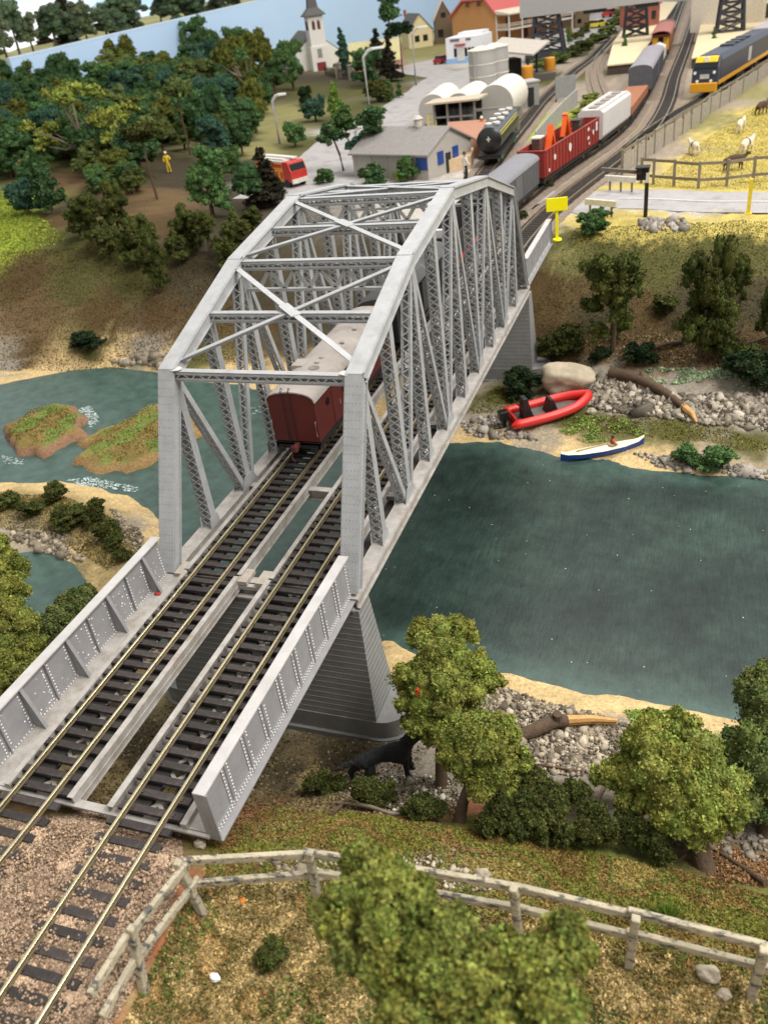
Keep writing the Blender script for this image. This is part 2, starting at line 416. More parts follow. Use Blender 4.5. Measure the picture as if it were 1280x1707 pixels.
# (x, y, height, kind): what lies below the bridge or beside the picture
WP = [(-6, 11, -.6, 'dirt'), (-10, 9, -1, 'straw'), (-20, 10, -1.5, 'straw'), (0, 4, -.45, 'ball'), (6, 4, -.6, 'ball'), (12, 3, -1.2, 'straw'), (25, 3, -2, 'straw'), (45, 5, -2, 'straw'), (45, 15, -4, 'moss'), (60, 20, -6, 'moss'), (-30, -5, -1, 'straw'), (40, -8, -2, 'straw'), (5, -8, -1, 'straw'),
 (-5.5, 15, -2.2, 'dirt'), (-9, 15, -3.4, 'dark'), (-6, 19, -5, 'dark'), (-10, 20, -6, 'dark'), (-14, 17, -5, 'dark'), (-8, 24, -7.6, 'dark'), (-20, 22, -6, 'dark'), (-30, 25, -6.5, 'straw'), (-5, 27, -8.4, 'straw'), (-50, 40, -8, 'straw'),
 (-1, 14.0, -1.4, 'dirt'), (2.1, 14.0, -1.4, 'dirt'), (5, 14.0, -1.4, 'dirt'), (2, 15.5, -3, 'straw'), (2, 17.5, -5.2, 'straw'), (6, 16.5, -4.6, 'straw'), (-1.5, 17, -4.8, 'straw'), (2, 20, -7, 'dark'), (6, 20, -7.4, 'dark'), (-2, 21, -7.2, 'dark'), (2, 23.5, -8.3, 'dark'), (6.5, 23, -8.3, 'dark'),
 (2, 26, -8.5, 'rock'), (-3, 28, -8.9, 'bed'), (2, 29, -9.3, 'bed'), (7, 29, -9.0, 'bed'), (30, 30, -8.4, 'sand'), (38, 30, -8.2, 'sand'), (34, 24, -6.5, 'rock'), (45, 40, -9.6, 'bed'), (60, 45, -9.6, 'bed'), (35, 36, -9.6, 'bed'), (45, 60, -8.2, 'olive'), (60, 62, -8, 'olive'), (45, 75, -3, 'dark'), (45, 90, -.5, 'yellow'), (70, 95, -.5, 'yellow'), (70, 150, -.5, 'yellow'),
 (2, 63.5, -8.4, 'rock'), (2, 67, -8.2, 'earth'), (2, 70, -5.5, 'earth'), (2, 74, -2.2, 'dark'), (2, 77.5, -.6, 'fball'), (-3, 70, -5.2, 'dark'), (-3, 76, -1.5, 'dark'), (-8, 72, -3.5, 'dark'), (-10, 80, -.6, 'dark'), (0, 82, -.4, 'fball'), (5, 82, -.4, 'fball'), (-8, 90, -.4, 'concrete'),
 (8, 67, -7.4, 'earth'), (8, 72, -4.4, 'earth'), (8.5, 77, -1.0, 'lawn'),
 (-70, 62, -9.6, 'bed'), (-90, 80, -3, 'earth'), (-90, 60, -9.6, 'bed'), (-60, 50, -9.6, 'bed'), (-120, 120, 2, 'dark'), (-120, 200, 3, 'dark'), (-160, 260, 3, 'dark'), (-60, 210, 1.5, 'dark'), (-90, 225, 2, 'dark'),
 (30, 300, -.4, 'fball'), (60, 250, -.4, 'yellow'), (0, 330, -.4, 'fball'), (-40, 320, -.3, 'concrete'), (0, 420, -.4, 'fball'), (-100, 420, 0, 'lawn'), (60, 420, -.4, 'fball'), (-200, 420, 1, 'lawn')]
_pts, _zs, _ks = [], [], []
for u, v, z, k in GP:
    p = at_z(u, v, z)
    _pts.append(p[:2]); _zs.append(z); _ks.append(k)
for x, y, z, k in WP:
    _pts.append((x, y)); _zs.append(z); _ks.append(k)
_P = np.array(_pts); _Z = np.array(_zs)
def _warp(P):
    # heights change faster near the camera than far off: squeeze distance
    P = np.asarray(P, float)
    y = P[..., 1] + 12
    s = 1 / (1 + np.maximum(y, 0) / 90.0)
    return np.stack([P[..., 0] * s, 90 * np.log(1 + np.maximum(y, -60) / 90.0)], -1)
_W = _warp(_P)
_D = np.linalg.norm(_W[:, None] - _W[None], axis=2)
_A = np.block([[_D + np.eye(len(_W)) * -.25, np.ones((len(_W), 1))], [np.ones((1, len(_W))), np.zeros((1, 1))]])
_C = np.linalg.solve(_A, np.append(_Z, 0))
def hgt(P):
    P = np.atleast_2d(np.asarray(P, float))
    out = np.zeros(len(P))
    for i in range(0, len(P), 4000):
        q = _warp(P[i:i + 4000, :2])
        d = np.linalg.norm(q[:, None] - _W[None], axis=2)
        out[i:i + 4000] = d @ _C[:-1] + _C[-1]
    return out
# islands in the river: little mounds
ISL = [at_z(75, 718, -8.3)[:2], at_z(235, 735, -8.3)[:2]]
def base_h(P):
    P = np.atleast_2d(np.asarray(P, float))
    h = hgt(P)
    x, y = P[:, 0], P[:, 1]
    # the bed of the line and the yard stay level
    lvl = np.clip((y - 79) / 4, 0, 1) * np.clip((x + 14 - (y - 80) * .1) / 6, 0, 1) * np.clip((22 + (y - 80) * .2 - x) / 6, 0, 1)
    h = h * (1 - lvl) + (-.4) * lvl
    near = np.clip((13.0 - y) / .6, 0, 1) * np.clip((x + 4.5) / 1.5, 0, 1) * np.clip((7.2 - x) / 1.0, 0, 1)
    h = h * (1 - near) + (-.245) * near
    return h
def ground(u, v):
    """the point of the ground seen at pixel (u, v)"""
    d = ray(u, v); d = d / np.linalg.norm(d)
    t = np.linspace(12, 150, 700)
    t = np.concatenate([t, np.linspace(150, 700, 900)[1:]])
    Q = CAM_P + t[:, None] * d
    below = Q[:, 2] < np.maximum(base_h(Q), -50)
    i = int(np.argmax(below)) if below.any() else len(t) - 1
    a, b = t[max(i - 1, 0)], t[i]
    for _ in range(14):
        m = (a + b) / 2
        if (CAM_P + m * d)[2] < base_h(CAM_P + m * d)[0]: b = m
        else: a = m
    p = CAM_P + b * d
    return Vector((p[0], p[1], base_h(p)[0]))
def gz(x, y):
    return float(base_h((x, y))[0])

def axis(brk):
    out = []
    for (a, b, st) in brk:
        n = max(1, int(round((b - a) / st)))
        out += list(np.linspace(a, b, n, endpoint=False))
    return np.array(out + [brk[-1][1]])
xs = axis([(-200, -90, 6), (-90, -40, 1.6), (-40, -12, .7), (-12, 30, .28), (30, 50, .9), (50, 90, 4)])
ys = axis([(-10, 5, .9), (5, 34, .28), (34, 92, .55), (92, 150, 1.1), (150, 430, 4)])
GX, GY = np.meshgrid(xs, ys)
GPT = np.stack([GX.ravel(), GY.ravel()], 1)
HB = base_h(GPT)
nz1 = np.array([mnoise.fractal(Vector((x * .55, y * .55, 0)), 1.0, 2.0, 4) for x, y in GPT])
nz2 = np.array([mnoise.noise(Vector((x * 2.1, y * 2.1, 3))) for x, y in GPT])
flat = np.clip((GPT[:, 1] - 84) / 6, 0, 1)
nearflat = ((GPT[:, 1] < 13.6) & (GPT[:, 0] > -4) & (GPT[:, 0] < 7))
amp = np.where(nearflat, .02, .16 * (1 - flat) + .0 * flat)
amp = np.where(HB < -8.3, amp * .5, amp)
ZT = HB + nz1 * amp + nz2 * amp * .3
# colours: what covers the ground, spread with ragged borders
kinds = list(KC)
kc = np.array([lin(KC[k]) for k in kinds])
ki = np.array([kinds.index(k) for k in _ks])
jit = np.stack([np.array([mnoise.fractal(Vector((x * .8, y * .8, 7)), 1.0, 2.0, 4) for x, y in GPT]),
                np.array([mnoise.fractal(Vector((x * .8, y * .8, 17)), 1.0, 2.0, 4) for x, y in GPT])], 1)
QW = _warp(GPT + jit * np.clip(.3 + GPT[:, 1:] / 60, .3, 2.5))
CT = np.zeros((len(GPT), 3))
for i in range(0, len(GPT), 4000):
    d = np.linalg.norm(QW[i:i + 4000, None] - _W[None], axis=2)
    wgt = 1 / (d + .15) ** 5
    wgt /= wgt.sum(1, keepdims=True)
    CT[i:i + 4000] = wgt @ kc[ki]
# sand only close to the waterline
sand = np.clip(1 - np.abs(ZT + 8.45) / .28, 0, 1) * (GPT[:, 1] < 75)
CT = CT * (1 - .2 * sand[:, None]) + np.array(lin(KC['sand'])) * .2 * sand[:, None]
CT *= (1 + .22 * jit[:, :1])
CT = np.clip(CT, .004, 1)
idx = np.arange(len(GPT)).reshape(len(ys), len(xs))
FT = np.stack([idx[:-1, :-1].ravel(), idx[:-1, 1:].ravel(), idx[1:, 1:].ravel(), idx[1:, :-1].ravel()], 1)
ground_mat = mat('scenic ground', (1, 1, 1), rough=.95, var=.38, scale=5.0, bump=.9, bscale=7.0, vcol=True, spec=.15)
terrain = np_mesh('ground', np.column_stack([GPT, ZT]), FT, ground_mat, CT, smooth=True)
tag(terrain, kind='structure')

# ---------------------------------------------------------------- painted river
def water_material():
    m = bpy.data.materials.new('painted river')
    m.use_nodes = True
    nt = m.node_tree; N, L = nt.nodes, nt.links
    b = N['Principled BSDF']
    b.inputs['Roughness'].default_value = .33
    b.inputs['Specular IOR Level'].default_value = .28
    tc = N.new('ShaderNodeTexCoord')
    def noise(scale, det, stretch=(1, 1, 1), rot=0, rough=.6):
        mp = N.new('ShaderNodeMapping'); mp.inputs['Scale'].default_value = stretch; mp.inputs['Rotation'].default_value = (0, 0, rot)
        L.new(tc.outputs['Object'], mp.inputs[0])
        n = N.new('ShaderNodeTexNoise'); n.inputs['Scale'].default_value = scale; n.inputs['Detail'].default_value = det; n.inputs['Roughness'].default_value = rough
        L.new(mp.outputs[0], n.inputs['Vector'])
        return n.outputs['Fac']
    r1 = N.new('ShaderNodeValToRGB')
    e = r1.color_ramp.elements
    e[0].position, e[0].color = .34, (*lin('#1b2723'), 1)
    e[1].position, e[1].color = .68, (*lin('#2f4039'), 1)
    e2 = r1.color_ramp.elements.new(.5); e2.color = (*lin('#24332d'), 1)
    L.new(noise(.16, 6), r1.inputs[0])
    # brush strokes along the stream
    mr = N.new('ShaderNodeMapRange'); mr.inputs[1].default_value = .35; mr.inputs[2].default_value = .7; mr.inputs[3].default_value = .62; mr.inputs[4].default_value = 1.5
    L.new(noise(1.0, 6, (15, .8, 1), .12, .8), mr.inputs[0])
    mx = N.new('ShaderNodeMixRGB'); mx.blend_type = 'MULTIPLY'; mx.inputs[0].default_value = 1
    L.new(r1.outputs[0], mx.inputs[1]); L.new(mr.outputs[0], mx.inputs[2])
    m5 = N.new('ShaderNodeMapRange'); m5.inputs[1].default_value = .35; m5.inputs[2].default_value = .68; m5.inputs[3].default_value = .68; m5.inputs[4].default_value = 1.35
    L.new(noise(.9, 9, (1, 1, 1), .3, .72), m5.inputs[0])
    # specks of dust and pale flecks
    vo = N.new('ShaderNodeTexVoronoi'); vo.inputs['Scale'].default_value = 1.5
    L.new(tc.outputs['Object'], vo.inputs['Vector'])
    lt = N.new('ShaderNodeMath'); lt.operation = 'LESS_THAN'; lt.inputs[1].default_value = .045
    L.new(vo.outputs['Distance'], lt.inputs[0])
    mx2 = N.new('ShaderNodeMixRGB'); mx2.inputs[2].default_value = (*lin('#c9d2c8'), 1)
    sx = N.new('ShaderNodeSeparateColor'); L.new(vo.outputs['Color'], sx.inputs[0])
    g2 = N.new('ShaderNodeMath'); g2.operation = 'GREATER_THAN'; g2.inputs[1].default_value = .55
    L.new(sx.outputs[0], g2.inputs[0])
    mm = N.new('ShaderNodeMath'); mm.operation = 'MULTIPLY'; L.new(lt.outputs[0], mm.inputs[0]); L.new(g2.outputs[0], mm.inputs[1])
    L.new(mm.outputs[0], mx2.inputs[0]); L.new(mx.outputs[0], mx2.inputs[1])
    # shallow edge: greener paint where the vertex colour says so
    vc = N.new('ShaderNodeVertexColor'); vc.layer_name = 'Col'
    mx3 = N.new('ShaderNodeMixRGB'); mx3.inputs[2].default_value = (*lin('#4a6259'), 1)
    L.new(vc.outputs[0], mx3.inputs[0]); L.new(mx2.outputs[0], mx3.inputs[1])
    mx4 = N.new('ShaderNodeMixRGB'); mx4.blend_type = 'MULTIPLY'; mx4.inputs[0].default_value = 1
    L.new(mx3.outputs[0], mx4.inputs[1]); L.new(m5.outputs[0], mx4.inputs[2])
    L.new(mx4.outputs[0], b.inputs['Base Color'])
    bp = N.new('ShaderNodeBump'); bp.inputs['Strength'].default_value = .25; bp.inputs['Distance'].default_value = .05
    L.new(noise(2.0, 6, (3, .8, 1), .1, .7), bp.inputs['Height'])
    L.new(bp.outputs[0], b.inputs['Normal'])
    return m
wx, wy = np.linspace(-110, 70, 150), np.linspace(18, 78, 90)
WX, WY = np.meshgrid(wx, wy)
WPt = np.stack([WX.ravel(), WY.ravel()], 1)
wh = base_h(WPt)
shal = np.clip(1 - (WATER_Z - wh) / .8, 0, 1) * .6
shal = np.maximum(shal, .62 * np.clip((3 - WPt[:, 0]) / 7, 0, 1))
wi = np.arange(len(WPt)).reshape(len(wy), len(wx))
WF = np.stack([wi[:-1, :-1].ravel(), wi[:-1, 1:].ravel(), wi[1:, 1:].ravel(), wi[1:, :-1].ravel()], 1)
river = np_mesh('river', np.column_stack([WPt, np.full(len(WPt), WATER_Z)]), WF, water_material(), np.repeat(shal[:, None], 3, 1))
tag(river, kind='structure')
# ================================================================ the bridge
SP = 4.31           # distance between the two tracks
XA = 2.734          # trusses stand this far outside the outer track centres
GREY = lin('#a3a4a4')
steel = mat('grey painted steel', GREY, rough=.42, var=.13, scale=1.2, bump=.12, bscale=9, stain=lin('#969491'), stainscale=1.6, stainat=.64, stainw=.14)
steel_dirty = mat('dusty grey steel', lin('#a49f99'), rough=.7, var=.18, scale=1.6, bump=.2, bscale=14, stain=lin('#837868'), stainscale=1.3, stainat=.6, stainw=.15)
girder_paint = mat('lilac grey paint', lin('#8f8d8d'), rough=.5, var=.12, scale=1.5, bump=.15, bscale=10, stain=lin('#b9b3ad'), stainscale=6, stainat=.72, stainw=.03)
rivet_paint = mat('worn rivet heads', lin('#efede8'), rough=.5, var=.1)
rivet_shadow = mat('shadow toned rivet heads', lin('#77746f'), rough=.6, var=.1)  # darker tone paints in the small shadows of the end-post rivets
stone_pier = mat('grey pier courses', lin('#7d7d7a'), rough=.8, var=.14, scale=1.5, bump=.25, bscale=8, stain=lin('#8d8c87'), stainscale=.8, stainat=.64, stainw=.05)
joint_paint = mat('pale course line', lin('#989691'), rough=.9, var=.1)
shade = mat('black deck grime', lin('#33302d'), rough=.9, var=.3, scale=2)  # near-black standing in for shade in the deck gaps
YN = [26.0 + 3.93 * k for k in range(11)]
ZN = dict(zip(range(11), np.interp(range(11), [0, 1, 3, 5, 7, 9, 10], [-.5, 7.72, 10.2, 11.35, 10.2, 7.72, -.5])))

truss = thing('truss_bridge', 'grey riveted through truss railway bridge with polygonal top chords spanning the green river', 'bridge', (0, 26, -.95))
TO = Vector(truss.location)
def tb(mb, name, m=steel, kind=None, label=None, parent=None):
    o = mb.build(name, m, parent or truss, kind=kind, label=label)
    if parent is None: o.location = -TO
    return o
def lacing(mb, p, q, wid, nrm, side, step, kind, t=.025, w=.056):
    """flat lattice bars in the plane through p-q spanned by side"""
    p, q, side, nrm = Vector(p), Vector(q), Vector(side), Vector(nrm)
    d = q - p; L_ = d.length; d = d / L_
    n = max(2, int(round(L_ / step)))
    for i in range(n):
        a, b = p + d * (L_ * i / n), p + d * (L_ * (i + 1) / n)
        s1, s2 = side * (wid / 2), side * (-wid / 2)
        if kind == 'X':
            mb.bar(a + s1, b + s2, w, t, up=nrm); mb.bar(a + s2 + nrm * .012, b + s1 + nrm * .012, w, t, up=nrm)
        elif kind == 'Z':
            if i % 2: mb.bar(a + s1, b + s2, w, t, up=nrm)
            else: mb.bar(a + s2, b + s1, w, t, up=nrm)
        else:
            mb.bar(a + s2, b + s1, w, t, up=nrm)
def member(X, p, q, wid, dep, kind, step, name, trim=(0, 0)):
    """post or diagonal of one truss: two side plates with lattice between; p, q are (y, z)"""
    p, q = Vector((X, p[0], p[1])), Vector((X, q[0], q[1]))
    d = (q - p).normalized()
    p += d * trim[0]; q -= d * trim[1]
    x = Vector((1, 0, 0)); n = d.cross(x).normalized()
    if n.y > 0: n = -n
    mb = MB()
    for sx in (-1, 1):
        o = x * (sx * (wid / 2 - .03))
        mb.bar(p + o, q + o, dep, .06, up=x)
        for sn in (-1, 1):   # flange angles
            off = x * (sx * (wid / 2 - .075)) + n * (sn * (dep / 2 - .02))
            mb.bar(p + off, q + off, .075, .04, up=n)
    for sn in (-1, 1):
        f = n * (sn * (dep / 2 + .012))
        lacing(mb, p + f, q + f, wid - .06, n * sn, x, step, kind)
    return tb(mb, name)

for X, sgn in ((-XA + .37, -1), (SP + XA - .37, 1)):
    # inclined end posts and top chord: box with a riveted cover plate
    segs = [(0, 1), (1, 3), (3, 5), (5, 7), (7, 9), (9, 10)]
    for a, b in segs:
        p, q = Vector((X, YN[a], ZN[a])), Vector((X, YN[b], ZN[b]))
        if a == 0: p.z = -.5
        if b == 10: q.z = -.5
        d = (q - p).normalized(); x = Vector((1, 0, 0)); n = x.cross(d)
        if n.z < 0: n = -n
        mb = MB()
        endp = (a == 0 or b == 10)
        e0, e1 = p - d * (0 if a == 0 else .16), q + d * (0 if b == 10 else .16)
        mb.bar(e0 + n * .31, e1 + n * .31, .76, .05, up=n)
        for sx in (-1, 1):
            mb.bar(p + x * sx * .30, q + x * sx * .30, .06, .56, up=n)
            mb.bar(p + x * sx * .345 - n * .262, q + x * sx * .345 - n * .262, .15, .04, up=n)
            mb.bar(p + x * sx * .352 + n * .262, q + x * sx * .352 + n * .262, .15, .04, up=n)
        lacing(mb, p - n * .26, q - n * .26, .56, -n, x, .5, 'Z')
        o = tb(mb, 'end_post' if endp else 'top_chord')
        rv = MB(); L_ = (q - p).length
        k = int(L_ / .34)
        cols_ = (-.33, -.17, 0, .17, .33) if endp else (-.33, .33)
        for i in range(1, k):
            for cx in cols_:
                if endp or i % 2:
                    rv.rivets([p + d * (L_ * i / k) + x * cx + n * .335], n, .028)
        for i in range(1, k * 2):
            for s_ in (-1, 1):
                rv.rivets([p + d * (L_ * i / k / 2) + x * (s_ * .33) + n * z_ for z_ in (-.19, .19)], x * s_, .026)
        r_ = rv.build('rivets', rivet_shadow if endp else steel, o, kind='stuff')
    # bottom chord
    mb = MB()
    xo = X + sgn * .08
    mb.box((xo, (YN[0] + YN[10]) / 2, -.53), (.76, YN[10] - YN[0] + .9, .05))
    for sx in (-1, 1):
        mb.box((xo + sx * .30, (YN[0] + YN[10]) / 2, -.78), (.06, YN[10] - YN[0] + .9, .45))
        mb.box((xo + sx * .37, (YN[0] + YN[10]) / 2, -1.0), (.16, YN[10] - YN[0] + .9, .05))
    mb.box((xo + sgn * .395, (YN[0] + YN[10]) / 2, -.62), (.03, YN[10] - YN[0] + .9, .13))
    tb(mb, 'bottom_chord', steel_dirty)
    # verticals
    for k in range(1, 10):
        member(X, (YN[k], -.5), (YN[k], ZN[k] - .2), .58, .48, 'X', .40, 'post')
    # diagonals
    for a, b in ((1, 2), (3, 2), (3, 4), (5, 4), (5, 6), (7, 6), (7, 8), (9, 8)):
        s_ = 1 if b > a else -1
        member(X, (YN[b] - s_ * .42, -.5), (YN[a] + s_ * .12, ZN[a] - .25), .50, .30, 'Z', .30, 'diagonal')
    # gusset plates at the panel points
    mb = MB()
    for k in range(1, 10):
        for sx in (-1, 1):
            if k % 2 == 0:
                w_ = .85
                poly = [(YN[k] - w_, -.5), (YN[k] + w_, -.5), (YN[k] + w_ * .5, .15), (YN[k] - w_ * .5, .15)]
                mb.prism(poly, X + sx * .30 - .012, X + sx * .30 + .012, 'YZ')
            else:
                poly = [(YN[k] - .45, -.5), (YN[k] + .45, -.5), (YN[k] + .36, .05), (YN[k] - .36, .05)]
                mb.prism(poly, X + sx * .285 - .012, X + sx * .285 + .012, 'YZ')
    tb(mb, 'gusset_plates', kind='stuff')
# top struts, portals, sway frames, lateral bracing
XL, XR = -XA + .70, SP + XA - .70
for k in range(1, 10):
    z = ZN[k] + .12
    mb = MB()
    dep = .42
    mb.bar((XL, YN[k], z), (XR, YN[k], z), .36, .05)
    mb.bar((XL, YN[k], z - dep), (XR, YN[k], z - dep), .36, .05)
    for sy in (-1, 1):
        mb.bar((XL, YN[k] + sy * .165, z - .07), (XR, YN[k] + sy * .165, z - .07), .03, .12)
        mb.bar((XL, YN[k] + sy * .165, z - dep + .07), (XR, YN[k] + sy * .165, z - dep + .07), .03, .12)
        lacing(mb, (XL, YN[k] + sy * .155, z - dep / 2), (XR, YN[k] + sy * .155, z - dep / 2), dep - .06, (0, sy, 0), (0, 0, 1), .40, 'Z', w=.06)
    tb(mb, 'portal_strut' if k in (1, 9) else 'top_strut')
for k in (3, 5, 7):
    z0, z1 = ZN[k] - .36, ZN[k] - 1.35
    mb = MB()
    mb.bar((XL, YN[k], z1), (XR, YN[k], z1), .26, .14)
    n = 12
    for i in range(n):
        a = XL + (XR - XL) * i / n; b = XL + (XR - XL) * (i + 1) / n
        if i % 2: mb.bar((a, YN[k], z1 + .05), (b, YN[k], z0), .20, .05, up=(0, 1, 0))
        else: mb.bar((a, YN[k], z0), (b, YN[k], z1 + .05), .20, .05, up=(0, 1, 0))
    o = tb(mb, 'sway_frame')
    rv = MB()
    for i in range(n):
        a = XL + (XR - XL) * i / n; b = XL + (XR - XL) * (i + 1) / n
        za, zb = ((z1 + .05, z0) if i % 2 else (z0, z1 + .05))
        for t in np.linspace(.12, .88, 9):
            for e in (-.06, .06):
                rv.rivets([(a + (b - a) * t + e, YN[k] - .03, za + (zb - za) * t)], (0, -1, 0), .022)
    rv.build('rivets', rivet_paint, o, kind='stuff')
for a, b in ((1, 3), (3, 5), (5, 7), (7, 9)):
    za, zb = ZN[a] + .17, ZN[b] + .17
    ya, yb = YN[a] + .7, YN[b] - .7
    fa, fb = za + (zb - za) * .7 / (YN[b] - YN[a]), zb - (zb - za) * .7 / (YN[b] - YN[a])
    for i, (p, q) in enumerate((((XL, ya, fa), (XR, yb, fb)), ((XR, ya, fa), (XL, yb, fb)))):
        mb = MB()
        e = Vector((0, 0, .045 * i))
        mb.bar(Vector(p) + e, Vector(q) + e, .30, .04)
        mb.bar(Vector(p) + e - Vector((0, 0, .09)), Vector(q) + e - Vector((0, 0, .09)), .04, .14)
        if i == 1:
            c_ = (Vector(p) + Vector(q)) / 2 + e
            dd = (Vector(q) - Vector(p)).normalized()
            mb.bar(c_ - dd * .62 + Vector((0, 0, .03)), c_ + dd * .62 + Vector((0, 0, .03)), .52, .03)
        for e2, s_ in ((p, 1), (q, -1)):
            mb.box(Vector(e2) + e + Vector((-.04 if e2[0] < 2 else .04, 0, .025)), (.34, .5, .03))
        tb(mb, 'lateral_brace')
for x_ in (XL + .05, XR - .05):
    mb = MB()
    mb.prism([(x_ + .34 * math.cos(t), YN[1] - .05 + .26 * math.sin(t)) for t in np.linspace(0, 2 * math.pi, 9)[:-1]], ZN[1] + .2, ZN[1] + .24)
    tb(mb, 'corner_plate', mat('pale plate', lin('#c9c5bd'), rough=.6))
# floor system
for k in range(0, 11, 2):
    mb = MB()
    mb.box((SP / 2, YN[k], -.50), (SP + 2 * XA - 1.5, .40, .05))
    mb.box((SP / 2, YN[k], -.80), (SP + 2 * XA - 1.5, .06, .56))
    mb.box((SP / 2, YN[k], -1.07), (SP + 2 * XA - 1.5, .36, .05))
    tb(mb, 'floor_beam', steel_dirty)
def stringer(x, y0, y1, par, zt=-.2, out=1, conv=tb, m=steel_dirty):
    mb = MB()
    mb.box((x, (y0 + y1) / 2, zt), (.22, y1 - y0, .04))
    mb.box((x + out * .02, (y0 + y1) / 2, zt - .28), (.05, y1 - y0, .52))
    mb.box((x, (y0 + y1) / 2, zt - .55), (.2, y1 - y0, .04))
    for i in range(int((y1 - y0) / .2)):
        mb.rivets([(x + e, y0 + .1 + i * .2, zt + .02) for e in (-.07, .07)], (0, 0, 1), .018)
    return conv(mb, 'stringer', m)
for x, o in ((-1.36, -1), (1.36, 1), (SP - 1.36, -1), (SP + 1.36, 1)):
    stringer(x, YN[0] - .1, YN[10] + .1, truss, out=o)
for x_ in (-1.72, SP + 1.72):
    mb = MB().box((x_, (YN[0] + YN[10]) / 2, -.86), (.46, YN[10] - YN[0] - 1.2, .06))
    tb(mb, 'shade_plate', shade)  # added dark sheet: paints the shade between bottom chord and stringer
for xc in (0, SP):
    for s_ in (-1, 1):
        mb = MB().box((xc + s_ * .72, (YN[0] + YN[10]) / 2, -.42), (.84, YN[10] - YN[0], .16))
        tb(mb, 'rail_bearer', shade)  # bearers widened and blackened to put shade between the sleepers

# ---------------------------------------------------------------- plate girder approach spans
def approach(name, label, y0, y1, near):
    t = thing(name, label, 'bridge span', (SP / 2, (y0 + y1) / 2, -.95))
    O = Vector(t.location)
    def pt(mb, nm, m=girder_paint, kind=None, parent=None):
        o = mb.build(nm, m, parent or t, kind=kind)
        if parent is None: o.location = -O
        return o
    for X, sg in ((-2.42, -1), (SP + 2.42, 1)):
        mb = MB()
        L_ = y1 - y0; yc = (y0 + y1) / 2
        zt, zb = 1.5, -.62
        mb.box((X, yc, (zt + zb) / 2), (.06, L_, zt - zb))
        mb.box((X, yc, zb), (.62, L_, .05))
        for s_ in (-1, 1):   # flange angles
            mb.box((X + s_ * .045, yc, zt - .12), (.03, L_, .2))
            mb.box((X + s_ * .045, yc, zb + .16), (.03, L_, .28))
        o = pt(mb, 'girder')
        mb = MB()
        mb.box((X, yc, zt + .03), (.44, L_ + .06, .06))
        yf = y0 if near else y1
        pt(mb, 'top_flange', mat('dusty flange', lin('#b1aeab'), rough=.6, var=.12, scale=1.5, bump=.15, stain=lin('#8f887f'), stainscale=2, stainat=.7))
        mb = MB()
        ye = y0 + .03 if near else y1 - .03
        mb.box((X, ye, (zt + zb) / 2), (.5, .06, zt - zb - .02))
        pt(mb, 'end_plate')
        n = 9 if near else 8
        rv = MB()
        for i in range(n + 1):
            y = y0 + L_ * i / n
            if 0 < i < n or not near:
                mb = MB()
                # knee brace inside, plain stiffener outside
                ins = -sg
                if i % 2 == 0:
                    mb.prism([(X + ins * .04, zt - .03), (X + ins * .14, zt - .03), (X + ins * .62, zb + .03), (X + ins * .04, zb + .03)], y - .03, y + .03, 'XZ')
                    mb.bar((X + ins * .14, y, zt - .03), (X + ins * .62, y, zb + .03), .16, .03, up=(ins, 0, .4))
                else:
                    mb.box((X + ins * .09, y, (zt + zb) / 2), (.12, .05, zt - zb - .05))
                mb.box((X - ins * .06, y, (zt + zb) / 2), (.06, .07, zt - zb - .05))
                mb.box((X - ins * .042, y, (zt + zb) / 2), (.025, .42, zt - zb - .05))
                pt(mb, 'stiffener', parent=None)
            for s_ in (-1, 1):
                for dy in (-.16, .16):
                    yy = y + dy
                    if y0 + .05 < yy < y1 - .05:
                        rv.rivets([(X + s_ * (.056 if s_ == sg else .035), yy, z) for z in np.arange(zb + .35, zt - .2, .16) if rnd.random() < .9], (s_, 0, 0), .041)
        for s_ in (-1, 1):
            rv.rivets([(X + s_ * .062, y, zt - .12) for y in np.arange(y0 + .12, y1, .19)], (s_, 0, 0), .038)
            for z in (zb + .1, zb + .22):
                rv.rivets([(X + s_ * .062, y, z) for y in np.arange(y0 + .12, y1, .15)], (s_, 0, 0), .038)
            # spatter of white specks on the web
        for i in range(150 if near else 0):
            y = rnd.uniform(y0 + .2, y1 - .2)
            z = rnd.uniform(zb + .2, zt - .3)
            if rnd.random() < (y - y0) / (y1 - y0) + .15:
                rv.rivets([(X - sg * .032, y, z)], (-sg, 0, 0), rnd.uniform(.015, .05))
        pt(rv, 'rivets', rivet_paint, kind='stuff')
    # decks
    for x0, x1 in ((-2.36, -1.25), (SP + 1.25, SP + 2.36)):
        mb = MB()
        mb.box(((x0 + x1) / 2, (y0 + y1) / 2, -.47), (x1 - x0, y1 - y0 - .1, .05))
        xe = x1 - .11 if x0 < 0 else x0 + .11
        mb.box((xe, (y0 + y1) / 2, -.33), (.22, y1 - y0, .22))
        pt(mb, 'deck_plate', steel_dirty)
        rv = MB()
        for e in (-.07, .07):
            rv.rivets([(xe + e, y, -.22) for y in np.arange(y0 + .1, y1, .2)], (0, 0, 1), .02)
        pt(rv, 'rivets', steel_dirty, kind='stuff')
    conv = lambda mb, nm, m: pt(mb, nm, m)
    for x, o in ((1.32, 1), (SP - 1.40, -1)):
        mb = MB()
        mb.box((x, (y0 + y1) / 2, -.18), (.24, y1 - y0, .04))
        mb.box((x + o * .08, (y0 + y1) / 2, -.48), (.05, y1 - y0, .56))
        mb.box((x + o * .12, (y0 + y1) / 2, -.5), (.04, y1 - y0, .03))
        mb.box((x, (y0 + y1) / 2, -.78), (.26, y1 - y0, .05))
        for i in range(int((y1 - y0) / .22)):
            mb.rivets([(x + e, y0 + .1 + i * .22, -.16) for e in (-.08, .08)], (0, 0, 1), .018)
        pt(mb, 'stringer', steel_dirty)
